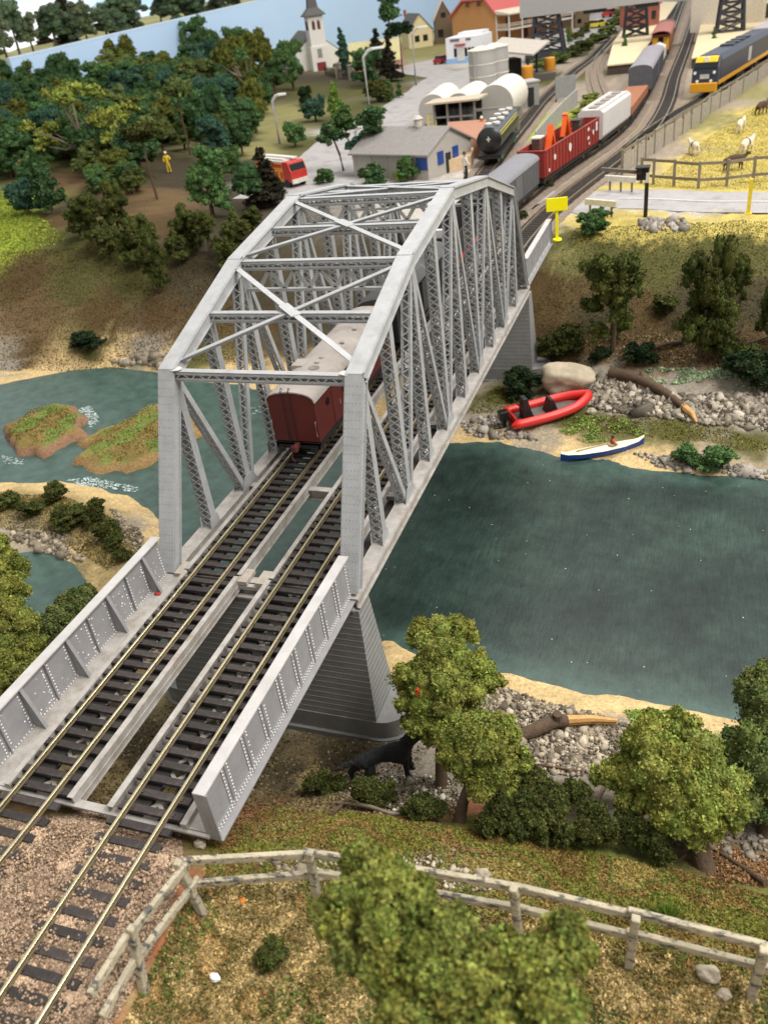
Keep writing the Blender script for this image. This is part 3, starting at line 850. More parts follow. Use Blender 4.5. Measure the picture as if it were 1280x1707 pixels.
    for xc in (0, SP):
        for s_ in (-1, 1):
            mb = MB()
            mb.box((xc + s_ * .72, (y0 + y1) / 2, -.55), (.86, y1 - y0 - .2, .2))
            pt(mb, 'rail_bearer', shade)  # wide black bearers paint the shade below the sleepers here too
        mb = MB()
        n = int((y1 - y0) / .95)
        for i in range(n):
            a_, b_ = y0 + .2 + (y1 - y0 - .4) * i / n, y0 + .2 + (y1 - y0 - .4) * (i + 1) / n
            mb.bar((xc - .5, a_, -.50), (xc + .5, b_, -.50), .14, .03); mb.bar((xc + .5, a_, -.49), (xc - .5, b_, -.49), .14, .03)
        pt(mb, 'deck_lacing', steel_dirty)
    for y in (y0 + .12, y1 - .12):
        pt(MB().box((SP / 2, y, -.60), (SP + 4.3, .22, .2)), 'cross_beam', steel_dirty)
    mb = MB()
    ye = y0 - .04 if near else y1 + .04
    mb.box((SP / 2, ye, -.50), (SP + 4.6, .12, .09))
    pt(mb, 'end_sill', steel_dirty)
    return t
approach('girder_span', 'near plate girder approach span with white flecked rivets ending in the ballast', 13.45, 25.75, True)
approach('girder_span', 'far plate girder approach span beyond the truss beside the yellow sign', 66.1, 77.6, False)
# timber blocks where the spans meet
bm_ = mat('weathered bearing block', lin('#a1978a'), rough=.85, var=.2, scale=3, bump=.3)
for i, (x, y) in enumerate(((1.62, 26.0), (SP - 1.75, 26.0), (-1.62, 26.05))):
    mb = MB().box((x, y, -.36), (.52, .95, .22))
    o = mb.build('bearing_block', bm_, truss, bevel=.02)
    o.location = -TO

# ---------------------------------------------------------------- piers
def pier(label, yc, zg):
    t = thing('bridge_pier', label, 'pier', (SP / 2, yc, zg))
    O = Vector(t.location)
    x0, x1 = SP / 2 - 5.1, SP / 2 + 5.0
    zt, zb = -1.08, -7.05
    a, b = .62, 1.25
    mb = MB()
    def ring(f):
        w_, d_ = .25 * f, a + (b - a) * f
        z = zt + (zb - zt) * f
        return [(x0 - w_, yc - d_, z), (x1 + w_, yc - d_, z), (x1 + w_, yc + d_, z), (x0 - w_, yc + d_, z)]
    r0, r1 = ring(0), ring(1)
    mb.add(r0 + r1, [(0, 1, 2, 3), (4, 5, 6, 7), (0, 1, 5, 4), (1, 2, 6, 5), (2, 3, 7, 6), (3, 0, 4, 7)])
    o = mb.build('shaft', stone_pier, t); o.location = -O
    mb = MB()
    n = 19
    for i in range(1, n):
        r = ring(i / n)
        off = -.004
        for (p, q), nn in zip(((r[0], r[1]), (r[1], r[2]), (r[2], r[3]), (r[3], r[0])), ((0, -1, 0), (1, 0, 0), (0, 1, 0), (-1, 0, 0))):
            p2, q2 = Vector(p) + Vector(nn) * off, Vector(q) + Vector(nn) * off
            mb.bar(p2, q2, .03, .035)
    j = mb.build('course_lines', joint_paint, o)
    def stadium(e, z0, z1, mbx):
        pts = []
        r = b + e
        for t_ in np.linspace(-math.pi / 2, math.pi / 2, 15):
            pts.append((x1 + .25 + r * math.cos(t_), yc + r * math.sin(t_)))
        for t_ in np.linspace(math.pi / 2, 3 * math.pi / 2, 15):
            pts.append((x0 - .25 + r * math.cos(t_), yc + r * math.sin(t_)))
        mbx.prism(pts, z0, z1)
    mb = MB(); stadium(.05, zb - 1.0, zb, mb)
    o = mb.build('plinth', stone_pier, t, smooth=True); o.location = -O
    mb = MB(); stadium(.22, zb - 2.6, zb - 1.0, mb)
    o = mb.build('footing', stone_pier, t, smooth=True); o.location = -O
    mb = MB().box((SP / 2, yc, zt + .03), (9.6, 1.4, .1))
    o = mb.build('cap', steel_dirty, t); o.location = -O
    return t
pier('tapering grey pier with pale course lines on the near bank beside the black dog', 26.05, -8.8)
pier('tapering grey pier under the far end of the truss beside the pale boulder', 65.6, -8.6)

# ---------------------------------------------------------------- railway track
rail_side = mat('brown rail web', lin('#5f5238'), rough=.6, var=.2, metal=.3)
rail_top = mat('brass bright rail head', lin('#d3c8a4'), rough=.28, metal=.85, var=.12, scale=.4)
sleeper_m = mat('dark brown sleeper', lin('#342d2a'), rough=.75, var=.35, scale=2.2, bump=.5, bscale=9, obvar=.3, stain=lin('#5f5750'), stainscale=2, stainat=.64, stainw=.08)
def poly_points(pts, step):
    pts = [Vector(p) for p in pts]
    out, carry = [], 0.0
    for a, b in zip(pts, pts[1:]):
        L_ = (b - a).length
        s_ = carry
        while s_ < L_:
            out.append((a + (b - a) * (s_ / L_), (b - a).normalized()))
            s_ += step
        carry = s_ - L_
    return out
def smooth_path(pts, n=6):
    pts = [Vector(p) for p in pts]
    out = []
    for i in range(len(pts) - 1):
        p0, p1, p2, p3 = pts[max(i - 1, 0)], pts[i], pts[i + 1], pts[min(i + 2, len(pts) - 1)]
        for k in range(n):
            t = k / n
            out.append(.5 * ((2 * p1) + (p2 - p0) * t + (2 * p0 - 5 * p1 + 4 * p2 - p3) * t * t + (3 * p1 - p0 - 3 * p2 + p3) * t ** 3))
    out.append(pts[-1])
    return out
def offset(path, d):
    out = []
    for i, p in enumerate(path):
        t = (path[min(i + 1, len(path) - 1)] - path[max(i - 1, 0)]).normalized()
        out.append(p + Vector((t.y, -t.x, 0)) * d)
    return out
def rail_mesh(path, name, parent, org, off, gap=None):
    """flat-bottomed rail swept along a path; head of its own bright metal"""
    P = offset(path, off)
    prof_web = [(-.09, -.16), (.09, -.16), (.09, -.135), (.025, -.115), (.025, -.05), (-.025, -.05), (-.025, -.115), (-.09, -.135)]
    prof_head = [(-.045, -.05), (.045, -.05), (.045, -.006), (.035, 0), (-.035, 0), (-.045, -.006)]
    res = []
    for prof, mm, nm in ((prof_web, rail_side, name), (prof_head, rail_top, 'rail_head')):
        vs, fs = [], []
        n = len(prof)
        for i, p in enumerate(P):
            t = (P[min(i + 1, len(P) - 1)] - P[max(i - 1, 0)]).normalized()
            sd = Vector((t.y, -t.x, 0))
            for a, b in prof:
                vs.append(p + sd * a + Vector((0, 0, b)) - org)
        for i in range(len(P) - 1):
            for k in range(n):
                k2 = (k + 1) % n
                fs.append((i * n + k, i * n + k2, (i + 1) * n + k2, (i + 1) * n + k))
        fs += [tuple(range(n)), tuple(reversed(range((len(P) - 1) * n, len(P) * n)))]
        m = MB(); m.add(vs, fs)
        par = parent if not res else res[0]
        res.append(m.build(nm, mm, par))
    return res[0]
def track(label, path, near=True, sl=True, step=.61, joint=None):
    org = path[0].copy(); org.z = -.36
    t = thing('railway_track', label, 'railway track', org, group='railway tracks')
    for off in (-.75, .75):
        rail_mesh(path, 'rail', t, org, off)
    if sl:
        pts = poly_points(path, step)
        rest = MB()
        proto = None
        cand = []
        for i, (p, d) in enumerate(pts):
            ang = math.atan2(d.y, d.x) - math.pi / 2 + rnd.uniform(-.012, .012)
            cand.append((i, p, ang, rnd.uniform(-.05, .05)))
        for j, (i, p, ang, dx) in enumerate(cand):
            loc = p - org + Vector((dx * math.cos(ang), dx * math.sin(ang), -.235))
            if near and j < 100:
                if proto is None:
                    mb = MB()
                    mb.box((0, 0, 0), (2.36, .28, .14))
                    for e in (-.75, .75):
                        for g_ in (-.12, .12):
                            mb.box((e + g_, 0, .085), (.09, .15, .05))
                    proto = mb.build('sleeper', sleeper_m, t, bevel=.015)
                    o = proto
                else:
                    o = proto.copy(); COL.objects.link(o)
                o.location = loc; o.rotation_euler = (rnd.uniform(-.01, .01), rnd.uniform(-.008, .008), ang)
            else:
                rest.box(loc, (2.46, .25, .14), rz=ang)
        if rest.v:
            rest.build('sleeper_bed', sleeper_m, t, kind='stuff')
    return t
def straight(x, y0, y1, st=3.0):
    n = int((y1 - y0) / st)
    return [Vector((x, y0 + (y1 - y0) * i / n, 0)) for i in range(n + 1)]
# pixel lists of the far lines are turned into points of the level yard
def gpath(px):
    return [Vector((*at_z(u, v, 0)[:2], 0)) for u, v in px]
LT_FAR = [Vector((0, 70, 0)), Vector((.0, 78, 0)), Vector((.5, 86, 0))]
LT_FAR += [p - Vector((.8, 0, 0)) for p in gpath([(917, 300), (960, 270), (1008, 238), (1046, 205), (1073, 165), (1095, 122), (1116, 70), (1133, 20), (1140, 0)])]
LT_FAR = smooth_path(LT_FAR, 6)
RT_FAR = [Vector((SP, 70, 0)), Vector((SP, 77, 0))] + gpath([(912, 352), (960, 312), (1010, 275), (1060, 236), (1092, 205), (1113, 165), (1124, 125), (1143, 75), (1160, 20), (1166, 0)])
RT_FAR = smooth_path(RT_FAR, 6)
LOCO_LINE = smooth_path(gpath([(1048, 246), (1085, 215), (1130, 185), (1168, 163), (1220, 130), (1262, 104), (1300, 78)]), 6)
SIDING = smooth_path(gpath([(1010, 180), (994, 142), (990, 120), (993, 105), (1003, 88), (1030, 55), (1050, 30)]), 5)
TANK_LINE = smooth_path(gpath([(805, 290), (843, 240), (872, 205), (905, 165), (955, 118), (985, 95), (1020, 60)]), 5)
bend = lambda y: -.0 
NL = [Vector((-.28 * ((13 - y) / 6) ** 2 if y < 13 else 0, y, 0)) for y in np.arange(4.5, 14, .6)]
NR = [Vector((SP + .06 * ((13 - y) / 6) if y < 13 else SP, y, 0)) for y in np.arange(4.5, 14, .6)]
track('left track carrying the red van across the bridge, brass rails on dark sleepers', NL + straight(0, 14, 70))
track('right empty track across the bridge nearest the river pool, brass rails on dark sleepers', NR + straight(SP, 14, 70))
track('left main line curving under the goods train past the yard', LT_FAR, near=False)
track('right main line curving from the level crossing towards the platforms', RT_FAR, near=False)
track('outer line along the field fence under the dark blue locomotive', LOCO_LINE, near=False)
track('bent shiny siding ending by the cream platform', SIDING, near=False, sl=False)
track('yard siding under the black tank wagon', TANK_LINE, near=False)
# ballast under the far lines
def ribbon(path, wid, z, name, m, kind='structure', zf=None, edge=.3):
    V, F = [], []
    P = path
    for i, p in enumerate(P):
        t = (P[min(i + 1, len(P) - 1)] - P[max(i - 1, 0)]).normalized()
        sd = Vector((t.y, -t.x, 0))
        for a in (-1, -.5, 0, .5, 1):
            q = p + sd * (a * wid / 2 * (1 + (edge * rnd.uniform(-.1, .1) if abs(a) == 1 else 0)))
            V.append((q.x, q.y, (z if zf is None else zf(q.x, q.y) + z)))
    for i in range(len(P) - 1):
        for k in range(4):
            F.append((i * 5 + k, i * 5 + k + 1, (i + 1) * 5 + k + 1, (i + 1) * 5 + k))
    o = MB(); o.add(V, F)
    b = o.build(name, m)
    tag(b, kind=kind)
    return b
ballast_m = mat('grey brown ballast', lin('#857769'), rough=.95, var=.4, scale=2.6, bump=.8, bscale=5, spec=.1)
ribbon(LT_FAR[6:], 4.4, -.315, 'ballast', ballast_m)
ribbon(RT_FAR[4:], 4.2, -.31, 'ballast', ballast_m)
ribbon(LOCO_LINE, 4.2, -.305, 'ballast', ballast_m)
ribbon(TANK_LINE, 4.6, -.32, 'ballast', ballast_m)
ribbon(SIDING, 3.6, -.30, 'ballast', ballast_m)
# ================================================================ rolling stock
oxide = mat('red oxide paint', lin('#62221d'), rough=.45, var=.1, scale=1.5, bump=.05)
oxide_roof = mat('pale dusty roof', lin('#b3aaa1'), rough=.7, var=.12, scale=.8, stain=lin('#8d847a'), stainscale=.7, stainat=.62, stainw=.12)
black_fr = mat('black running gear', lin('#232221'), rough=.6, var=.2)
wheel_m = mat('wheel steel', lin('#8a8580'), rough=.35, metal=.7, var=.2)
glass_dk = mat('dark window glass', lin('#15181b'), rough=.1, var=.05)
coupl_m = mat('rusty coupler', lin('#6b3a31'), rough=.6, var=.2)
def car(name, label, cat, path_xy, y, ang, sc=1.0, group='wagons of the goods train'):
    t = thing(name, label, cat, (path_xy[0], path_xy[1], 0), ang, group)
    t.scale = (sc, sc, sc)
    return t
def bogie(t, y, zf=.0, side_m=None):
    mb = MB()
    for s_ in (-1, 1):
        mb.box((s_ * 1.05, y, .52), (.12, 2.3, .22)); mb.box((s_ * 1.06, y, .36), (.14, .7, .28))
        for e in (-.85, .85): mb.box((s_ * 1.06, y + e, .48), (.16, .34, .34))
    mb.box((0, y, .55), (2.1, .5, .2))
    b = mb.build('bogie', side_m or black_fr, t)
    for e in (-.85, .85):
        mb = MB()
        for s_ in (-1, 1):
            mb.lathe([(.30, -.07), (.46, -.06), (.46, .04), (.50, .05), (.50, .07), (.2, .07)], (s_ * .75, y + e, .47), 16, 'X')
        mb.lathe([(.07, -.75), (.07, .75)], (0, y + e, .47), 8, 'X')
        mb.build('wheelset', wheel_m, b)
    return b
def coupler(t, y, s_):
    mb = MB()
    mb.box((0, y + s_ * .22, .82), (.22, .5, .24)); mb.box((.1, y + s_ * .52, .82), (.16, .28, .3)); mb.box((-.13, y + s_ * .46, .80), (.12, .16, .26))
    mb.tube([(-.22, y + s_ * .1, .75), (-.26, y + s_ * .4, .45), (-.16, y + s_ * .62, .2), (.02, y + s_ * .7, .14)], .035, 6)
    return mb.build('coupler', coupl_m, t)
def arch(w_, z0, zc, n=10):
    """roof outline: eaves at z0, crown at zc"""
    return [(w_ / 2 * -math.cos(math.pi * i / n), z0 + (zc - z0) * math.sin(math.pi * i / n) ** .8) for i in range(n + 1)]
def underframe(t, L_, w_=2.6, z=.95):
    mb = MB()
    mb.box((0, 0, z - .08), (w_, L_, .16))
    for s_ in (-1, 1):
        mb.box((s_ * (w_ / 2 - .06), 0, z - .22), (.1, L_, .22))
        mb.box((0, s_ * (L_ / 2 - .08), z - .22), (w_, .16, .34))
    mb.box((.5, 0, z - .4), (.7, 1.6, .4)); mb.lathe([(.25, -.9), (.25, .9)], (-.5, 1.2, z - .4), 10, 'Y')
    return mb.build('underframe', black_fr, t)

# ---- red van on the bridge
L_ = 12.7
van = car('goods_van', 'dark red goods van with pale arched roof and black end ladder standing inside the truss', 'wagon', (0, 42.5), 0, 0)
underframe(van, L_)
W_ = 2.72
mb = MB()
prof = [(-W_ / 2, 1.0), (W_ / 2, 1.0)] + list(reversed(arch(W_, 3.35, 3.86)))
mb.prism(prof, -L_ / 2, L_ / 2, 'XZ')
body = mb.build('body', oxide, van, bevel=.03)
mb = MB()
outer = arch(W_ + .16, 3.33, 3.95); inner = arch(W_ + .04, 3.33, 3.87)
mb.prism(outer + list(reversed(inner)), -L_ / 2 - .06, L_ / 2 + .06, 'XZ')
roof = mb.build('roof', oxide_roof, van, smooth=True)
for yv in (-5.3, -2.6, -1.9, .3, 2.4, 4.9):
    mb = MB(); mb.lathe([(.05, 0), (.05, .1), (.16, .11), (.13, .18), (.03, .2)], (rnd.choice((-.45, .1, .5)), yv, 3.86), 10)
    mb.build('roof_vent', oxide_roof, roof)
mb = MB(); mb.box((-.95, -2.6, 3.76), (.7, 1.0, .42)); mb.build('roof_box', oxide_roof, roof, bevel=.04)
mb = MB(); mb.prism([(.2 + .32 * math.cos(a), -3.3 + .3 * math.sin(a)) for a in np.linspace(0, 2 * math.pi, 13)[:-1]], 3.86, 3.97); mb.build('roof_hatch', mat('grey hatch', lin('#8d857c'), rough=.7), roof)
mb = MB()
for x in (-.42, .02):
    mb.tube([(x, -L_ / 2 - .09, .95), (x, -L_ / 2 - .09, 3.9), (x, -L_ / 2 + .02, 4.12), (x, -L_ / 2 + .14, 4.05), (x, -L_ / 2 + .15, 3.85)], .022, 6)
for z in np.arange(1.2, 3.8, .36): mb.tube([(-.42, -L_ / 2 - .09, z), (.02, -L_ / 2 - .09, z)], .014, 5)
mb.build('end_ladder', black_fr, van)
mb = MB()
for x in (-1.28, 1.28): mb.tube([(x, -L_ / 2 - .02, 1.35), (x, -L_ / 2 - .09, 1.4), (x, -L_ / 2 - .09, 2.2), (x, -L_ / 2 - .02, 2.25)], .02, 6)
mb.build('grab_rails', mat('pale handrail', lin('#b9a9a2'), rough=.5), van)
for s_ in (-1, 1):
    X = s_ * (W_ / 2 + .012)
    mb = MB(); mb.box((X, -3.6, 2.0), (.05, 1.0, 1.95)); d_ = mb.build('door', oxide, van, bevel=.02)
    mb = MB(); mb.box((X + s_ * .03, -3.15, 1.9), (.03, .04, .3)); mb.build('handle', mat('pale handrail', (0, 0, 0)), d_)
    mb = MB(); mb.lathe([(.02, -.02), (.22, -.02), (.22, .02), (.02, .02)], (X + s_ * .01, -4.7, 2.65), 16, 'X'); mb.build('round_window', glass_dk, van)
    for yw in (-2.2, -.4, 1.4, 3.2, 5.0):
        mb = MB(); mb.box((X, yw, 2.62), (.04, .62, .62)); w_ = mb.build('window', glass_dk, van)
        mb = MB()
        for e in (-.34, .34): mb.box((X + s_ * .01, yw + e, 2.62), (.05, .06, .74)); mb.box((X + s_ * .01, yw, 2.62 + e), (.05, .74, .06))
        mb.build('frame', oxide, w_)
    mb = MB(); mb.lathe([(.02, 0), (.09, .02), (.09, .14), (.05, .16)], (X, -3.0, 2.95), 8, 'X'); mb.build('side_lamp', mat('pale lamp', lin('#c7b3a8'), rough=.4), van)
    mb = MB(); mb.box((X, -4.4, 3.05), (.04, 1.3, .06)); mb.build('drip_strip', oxide, van)
for yb in (-4.2, 4.2): bogie(van, yb)
coupler(van, -L_ / 2, -1)
mb = MB()
for s_ in (-1, 1): mb.box((s_ * .95, -L_ / 2 - .1, .55), (.35, .12, .25))
mb.build('end_steps', black_fr, van)

# ---- dark wagon behind it
dkroof = mat('dark grey roof', lin('#4b4a49'), rough=.6, var=.15, stain=lin('#77736d'), stainscale=.8)
dkbody = mat('sooty black body', lin('#2c2b2b'), rough=.6, var=.2)
t = car('covered_wagon', 'sooty covered wagon with dark peaked roof behind the red van in the truss', 'wagon', (0, 56.8), 0, 0)
underframe(t, 13.2)
mb = MB(); mb.box((0, 0, 2.2), (2.7, 13.2, 2.5)); mb.build('body', dkbody, t, bevel=.04)
mb = MB(); mb.prism([(-1.5, 3.4), (1.5, 3.4), (.9, 3.75), (0, 3.95), (-.9, 3.75)], -6.7, 6.7, 'XZ'); mb.build('roof', dkroof, t, smooth=False)
mb = MB(); mb.prism([(.75 * math.cos(a), 2.3 + .75 * math.sin(a)) for a in np.linspace(0, math.pi, 11)], -6.66, -6.58, 'XZ'); mb.build('end_opening', mat('black opening', lin('#0d0d0d'), rough=.9), t)
for s_ in (-1, 1):
    mb = MB()
    for y in np.arange(-6, 6.1, 1.2): mb.box((s_ * 1.38, y, 2.2), (.08, .12, 2.5))
    mb.build('side_ribs', dkbody, t, kind='stuff')
    mb = MB(); mb.box((s_ * 1.41, 0, 2.1), (.05, 1.9, 2.2)); mb.build('door', dkroof, t)
for yb in (-4.4, 4.4): bogie(t, yb)
coupler(t, -6.6, -1)
# ---- hopper with white ends, beyond
t = car('open_wagon', 'black open wagon with a white plate and red stripe at the truss far end', 'wagon', (0, 71.2), 0, 0)
underframe(t, 12.6)
mb = MB()
for s_ in (-1, 1): mb.box((s_ * 1.3, 0, 2.3), (.1, 12.4, 2.6)); mb.box((0, s_ * 6.15, 2.3), (2.5, .1, 2.6))
mb.box((0, 0, 1.1), (2.5, 12.2, .1)); mb.build('body', dkbody, t)
mb = MB(); mb.box((1.36, 0, 1.5), (.04, 12.2, .4)); mb.build('stripe', mat('signal red', lin('#b3251d'), rough=.5), t)
mb = MB(); mb.prism([(-1.0, 3.5), (1.2, 3.5), (.7, 4.1), (-.6, 4.1)], -5.6, -5.2, 'XZ'); mb.build('white_plate', mat('white paint', lin('#dedbd4'), rough=.5, var=.05), t)
mb = MB()
for y in np.arange(-5.5, 5.6, 1.1): mb.box((1.38, y, 2.6), (.07, .1, 2.0))
mb.build('side_ribs', dkroof, t, kind='stuff')
for yb in (-4.2, 4.2): bogie(t, yb)

def on_path(path, y):
    for a, b in zip(path, path[1:]):
        if a.y <= y <= b.y:
            f = (y - a.y) / (b.y - a.y)
            p = a + (b - a) * f
            return (p.x, p.y), math.atan2(b.y - a.y, b.x - a.x) - math.pi / 2
    p = path[-1]; return (p.x, p.y), 0
def chord(path, y0, y1):
    (a, _), (b, _) = on_path(path, y0), on_path(path, y1)
    return ((a[0] + b[0]) / 2, (a[1] + b[1]) / 2), math.atan2(b[1] - a[1], b[0] - a[0]) - math.pi / 2, math.hypot(b[0] - a[0], b[1] - a[1])
# ---- grey box van
gbody = mat('slate grey wagon', lin('#5d5d60'), rough=.5, var=.08, scale=1)
groof = mat('grey wagon roof', lin('#77767a'), rough=.55, var=.08)
def box_van(label, path, y0, y1, sc, bm1, rm, h=3.0):
    xy, ang, ln = chord(path, y0, y1)
    t = car('box_van', label, 'wagon', xy, 0, ang, sc)
    ln /= sc
    underframe(t, ln)
    mb = MB(); w_ = 2.8
    mb.prism([(-w_ / 2, 1.0), (w_ / 2, 1.0)] + list(reversed(arch(w_, h, h + .55))), -ln / 2, ln / 2, 'XZ'); mb.build('body', bm1, t, bevel=.03)
    mb = MB(); mb.prism(arch(w_ + .12, h, h + .62) + list(reversed(arch(w_ + .02, h, h + .56))), -ln / 2 - .04, ln / 2 + .04, 'XZ'); mb.build('roof', rm, t, smooth=True)
    for s_ in (-1, 1):
        mb = MB()
        for y in np.arange(-ln / 2 + .5, ln / 2, .62): mb.box((s_ * (w_ / 2 + .02), y, (h + 1) / 2), (.06, .08, h - 1.1))
        mb.build('side_ribs', bm1, t, kind='stuff')
        mb = MB(); mb.box((s_ * (w_ / 2 + .04), 0, (h + 1) / 2), (.06, 2.0, h - 1.2)); mb.build('door', bm1, t)
    for yb in (-ln * .33, ln * .33): bogie(t, yb)
    return t
box_van('slate grey box van with ribbed sides leaving the far end of the bridge', LT_FAR, 79.2, 94.2, 1.08, gbody, groof, 3.2)
# ---- red gondola with two excavators
gred = mat('brick red gondola', lin('#8c3028'), rough=.5, var=.1, scale=1)
white_m = mat('white marking', lin('#d9cfc8'), rough=.6, var=.05)
xy, ang, ln = chord(LT_FAR, 96.2, 115.2)
t = car('gondola_wagon', 'brick red open gondola wagon with white markings carrying two orange excavators', 'wagon', xy, 0, ang, 1.08)
ln /= 1.08
underframe(t, ln)
mb = MB()
for s_ in (-1, 1):
    mb.box((s_ * 1.36, 0, 2.35), (.1, ln, 2.5)); mb.box((0, s_ * (ln / 2 - .05), 2.35), (2.64, .1, 2.5)); mb.box((s_ * 1.40, 0, 3.58), (.2, ln, .12)); mb.box((0, s_ * (ln / 2 - .02), 3.58), (2.9, .16, .12))
mb.box((0, 0, 1.12), (2.7, ln, .1)); mb.build('body', gred, t)
for s_ in (-1, 1):
    mb = MB()
    for y in np.arange(-ln / 2 + .4, ln / 2, 1.0): mb.box((s_ * 1.46, y, 2.3), (.1, .16, 2.4))
    mb.build('side_ribs', gred, t, kind='stuff')
X = 1.53
for y, r in ((-6.2, .28), (-1.5, .42), (6.4, .26)):
    mb = MB(); mb.lathe([(.01, -.02), (r, -.02), (r, .02), (.01, .02)], (X, y, 2.5), 12, 'X'); mb.build('roundel', white_m, t)
for y, z, sy, sz in ((7.6, 2.9, .6, .9), (4.7, 3.1, .6, .3), (4.7, 2.2, .6, .3), (5.0, 1.6, .3, .25), (-7.9, 1.6, .4, .3)):
    mb = MB(); mb.box((X, y, z), (.03, sy, sz)); mb.build('lettering_patch', white_m, t)
for yb in (-ln * .34, ln * .34): bogie(t, yb)
org_p = mat('orange excavator paint', lin('#e8601c'), rough=.45, var=.06)
def excavator(label, yy, flip, roofm):
    e = thing('excavator', label, 'excavator', (xy[0] - math.sin(ang) * yy, xy[1] + math.cos(ang) * yy, 1.3), ang + (math.pi if flip else 0), 'excavators in the gondola')
    mb = MB()
    for s_ in (-1, 1):
        mb.prism([(-1.4, 0), (1.4, 0), (1.6, .35), (1.3, .7), (-1.3, .7), (-1.6, .35)], s_ * .9 - .22, s_ * .9 + .22, 'YZ')
    mb.build('crawler_tracks', black_fr, e)
    mb = MB(); mb.box((0, -.2, 1.3), (2.2, 2.9, .95)); mb.box((-.2, -1.2, 1.95), (1.7, .9, .5)); mb.build('body', org_p, e, bevel=.08)
    mb = MB(); mb.box((-.6, .5, 2.5), (.95, 1.4, 1.5)); cb = mb.build('cab', mat('cab glass', lin('#4a4540'), rough=.2), e, bevel=.08)
    mb = MB(); mb.box((-.6, .5, 3.32), (1.1, 1.6, .14)); mb.build('cab_roof', roofm, cb)
    mb = MB()
    mb.bar((.35, 1.0, 1.6), (.35, 2.1, 4.3), .4, .6, up=(1, 0, 0)); mb.build('boom', org_p, e)
    mb = MB(); mb.bar((.35, 1.95, 4.25), (.35, 3.0, 1.9), .34, .48, up=(1, 0, 0)); mb.build('arm', org_p, e)
    mb = MB(); mb.prism([(2.6, 1.9), (3.2, 1.9), (3.3, 1.2), (2.5, .9), (2.35, 1.4)], -.05, .75, 'YZ'); mb.build('bucket', black_fr, e)
excavator('orange excavator with white cab roof at the near end of the red gondola', -6.4, False, mat('white cab roof', lin('#cfc4ba'), rough=.6))
excavator('orange excavator with dark cab facing the bridge at the far end of the gondola', 4.6, True, mat('dark cab roof', lin('#3c352e'), rough=.6))
# ---- white covered hopper
hw = mat('white hopper paint', lin('#cac5c1'), rough=.5, var=.06, scale=.6)
xy, ang, ln = chord(LT_FAR, 116.4, 130.5)
t = car('hopper_wagon', 'white covered hopper wagon with roof hatches between the gondola and the brown flat wagon', 'wagon', xy, 0, ang, 1.12)
ln /= 1.12
underframe(t, ln)
mb = MB()
mb.prism([(-1.45, 1.3), (-1.2, .95), (1.2, .95), (1.45, 1.3), (1.45, 3.7), (1.05, 4.05), (-1.05, 4.05), (-1.45, 3.7)], -ln / 2, ln / 2, 'XZ'); mb.build('body', hw, t, bevel=.04)
for y in np.linspace(-ln * .38, ln * .38, 5):
    mb = MB(); mb.box((0, y, 4.12), (.9, 1.5, .16)); mb.build('roof_hatch', mat('grey hatch', (0, 0, 0)), t, bevel=.03)
mb = MB()
for s_ in (-1, 1): mb.box((s_ * 1.0, 0, 4.1), (.3, ln * .96, .05))
mb.build('roof_walkway', hw, t)
for yb in (-ln * .34, ln * .34): bogie(t, yb)
# ---- brown flat
xy, ang, ln = chord(LT_FAR, 131.8, 152.0)
t = car('flat_wagon', 'low flat wagon with an orange brown plank deck behind the white hopper', 'wagon', xy, 0, ang, 1.15)
ln /= 1.15
underframe(t, ln)
mb = MB()
for y in np.arange(-ln / 2, ln / 2, .55): mb.box((0, y + .26, 1.55), (2.7, .5, .9))
mb.build('deck', mat('brown plank load', lin('#9c6443'), rough=.7, var=.15), t)
for yb in (-ln * .34, ln * .34): bogie(t, yb)
box_van('grey box van with dark end and pale roof beside the near cream platform', LT_FAR, 155, 184, 1.28, mat('dark grey end', lin('#55545a'), rough=.6), mat('pale lilac roof', lin('#8b858a'), rough=.6), 3.2)
# ---- pale tarpaulin wagon and brown guard van
xy, ang, ln = chord(LT_FAR, 187, 204)
t = car('tarpaulin_wagon', 'short wagon under a pale tarpaulin between the grey van and the brown caboose', 'wagon', xy, 0, ang, 1.2)
ln /= 1.2
underframe(t, ln)
mb = MB(); mb.prism([(-1.2, 1), (1.2, 1), (1.1, 2.4), (0, 2.9), (-1.1, 2.4)], -ln / 2, ln / 2, 'XZ'); mb.build('load_cover', mat('pale tarpaulin', lin('#c9c2bb'), rough=.8), t)
for yb in (-ln * .3, ln * .3): bogie(t, yb)
xy, ang, ln = chord(LT_FAR, 207, 236)
t = car('guard_van', 'red brown caboose with yellow end at the tail of the goods train', 'wagon', xy, 0, ang, 1.35)
ln /= 1.35
underframe(t, ln)
mb = MB(); mb.box((0, .5, 2.1), (2.7, ln - 2, 2.3)); mb.build('body', mat('orange brown van', lin('#8f5230'), rough=.6), t)
mb = MB(); mb.prism(arch(3.0, 3.2, 3.85) + list(reversed(arch(2.9, 3.15, 3.75))), -ln / 2, ln / 2, 'XZ'); mb.build('roof', mat('faded red roof', lin('#a0655c'), rough=.7), t, smooth=True)
mb = MB(); mb.box((-.8, -ln / 2 + 1.42, 2.0), (.8, .06, 1.7)); mb.box((.8, -ln / 2 + 1.42, 2.0), (.8, .06, 1.7)); mb.build('yellow_panels', mat('yellow end paint', lin('#d9a227'), rough=.5), t)
mb = MB(); mb.box((0, -ln / 2 + 1.40, 1.9), (.7, .05, 1.9)); mb.build('end_door', mat('black opening', (0, 0, 0)), t)
for yb in (-ln * .32, ln * .32): bogie(t, yb)
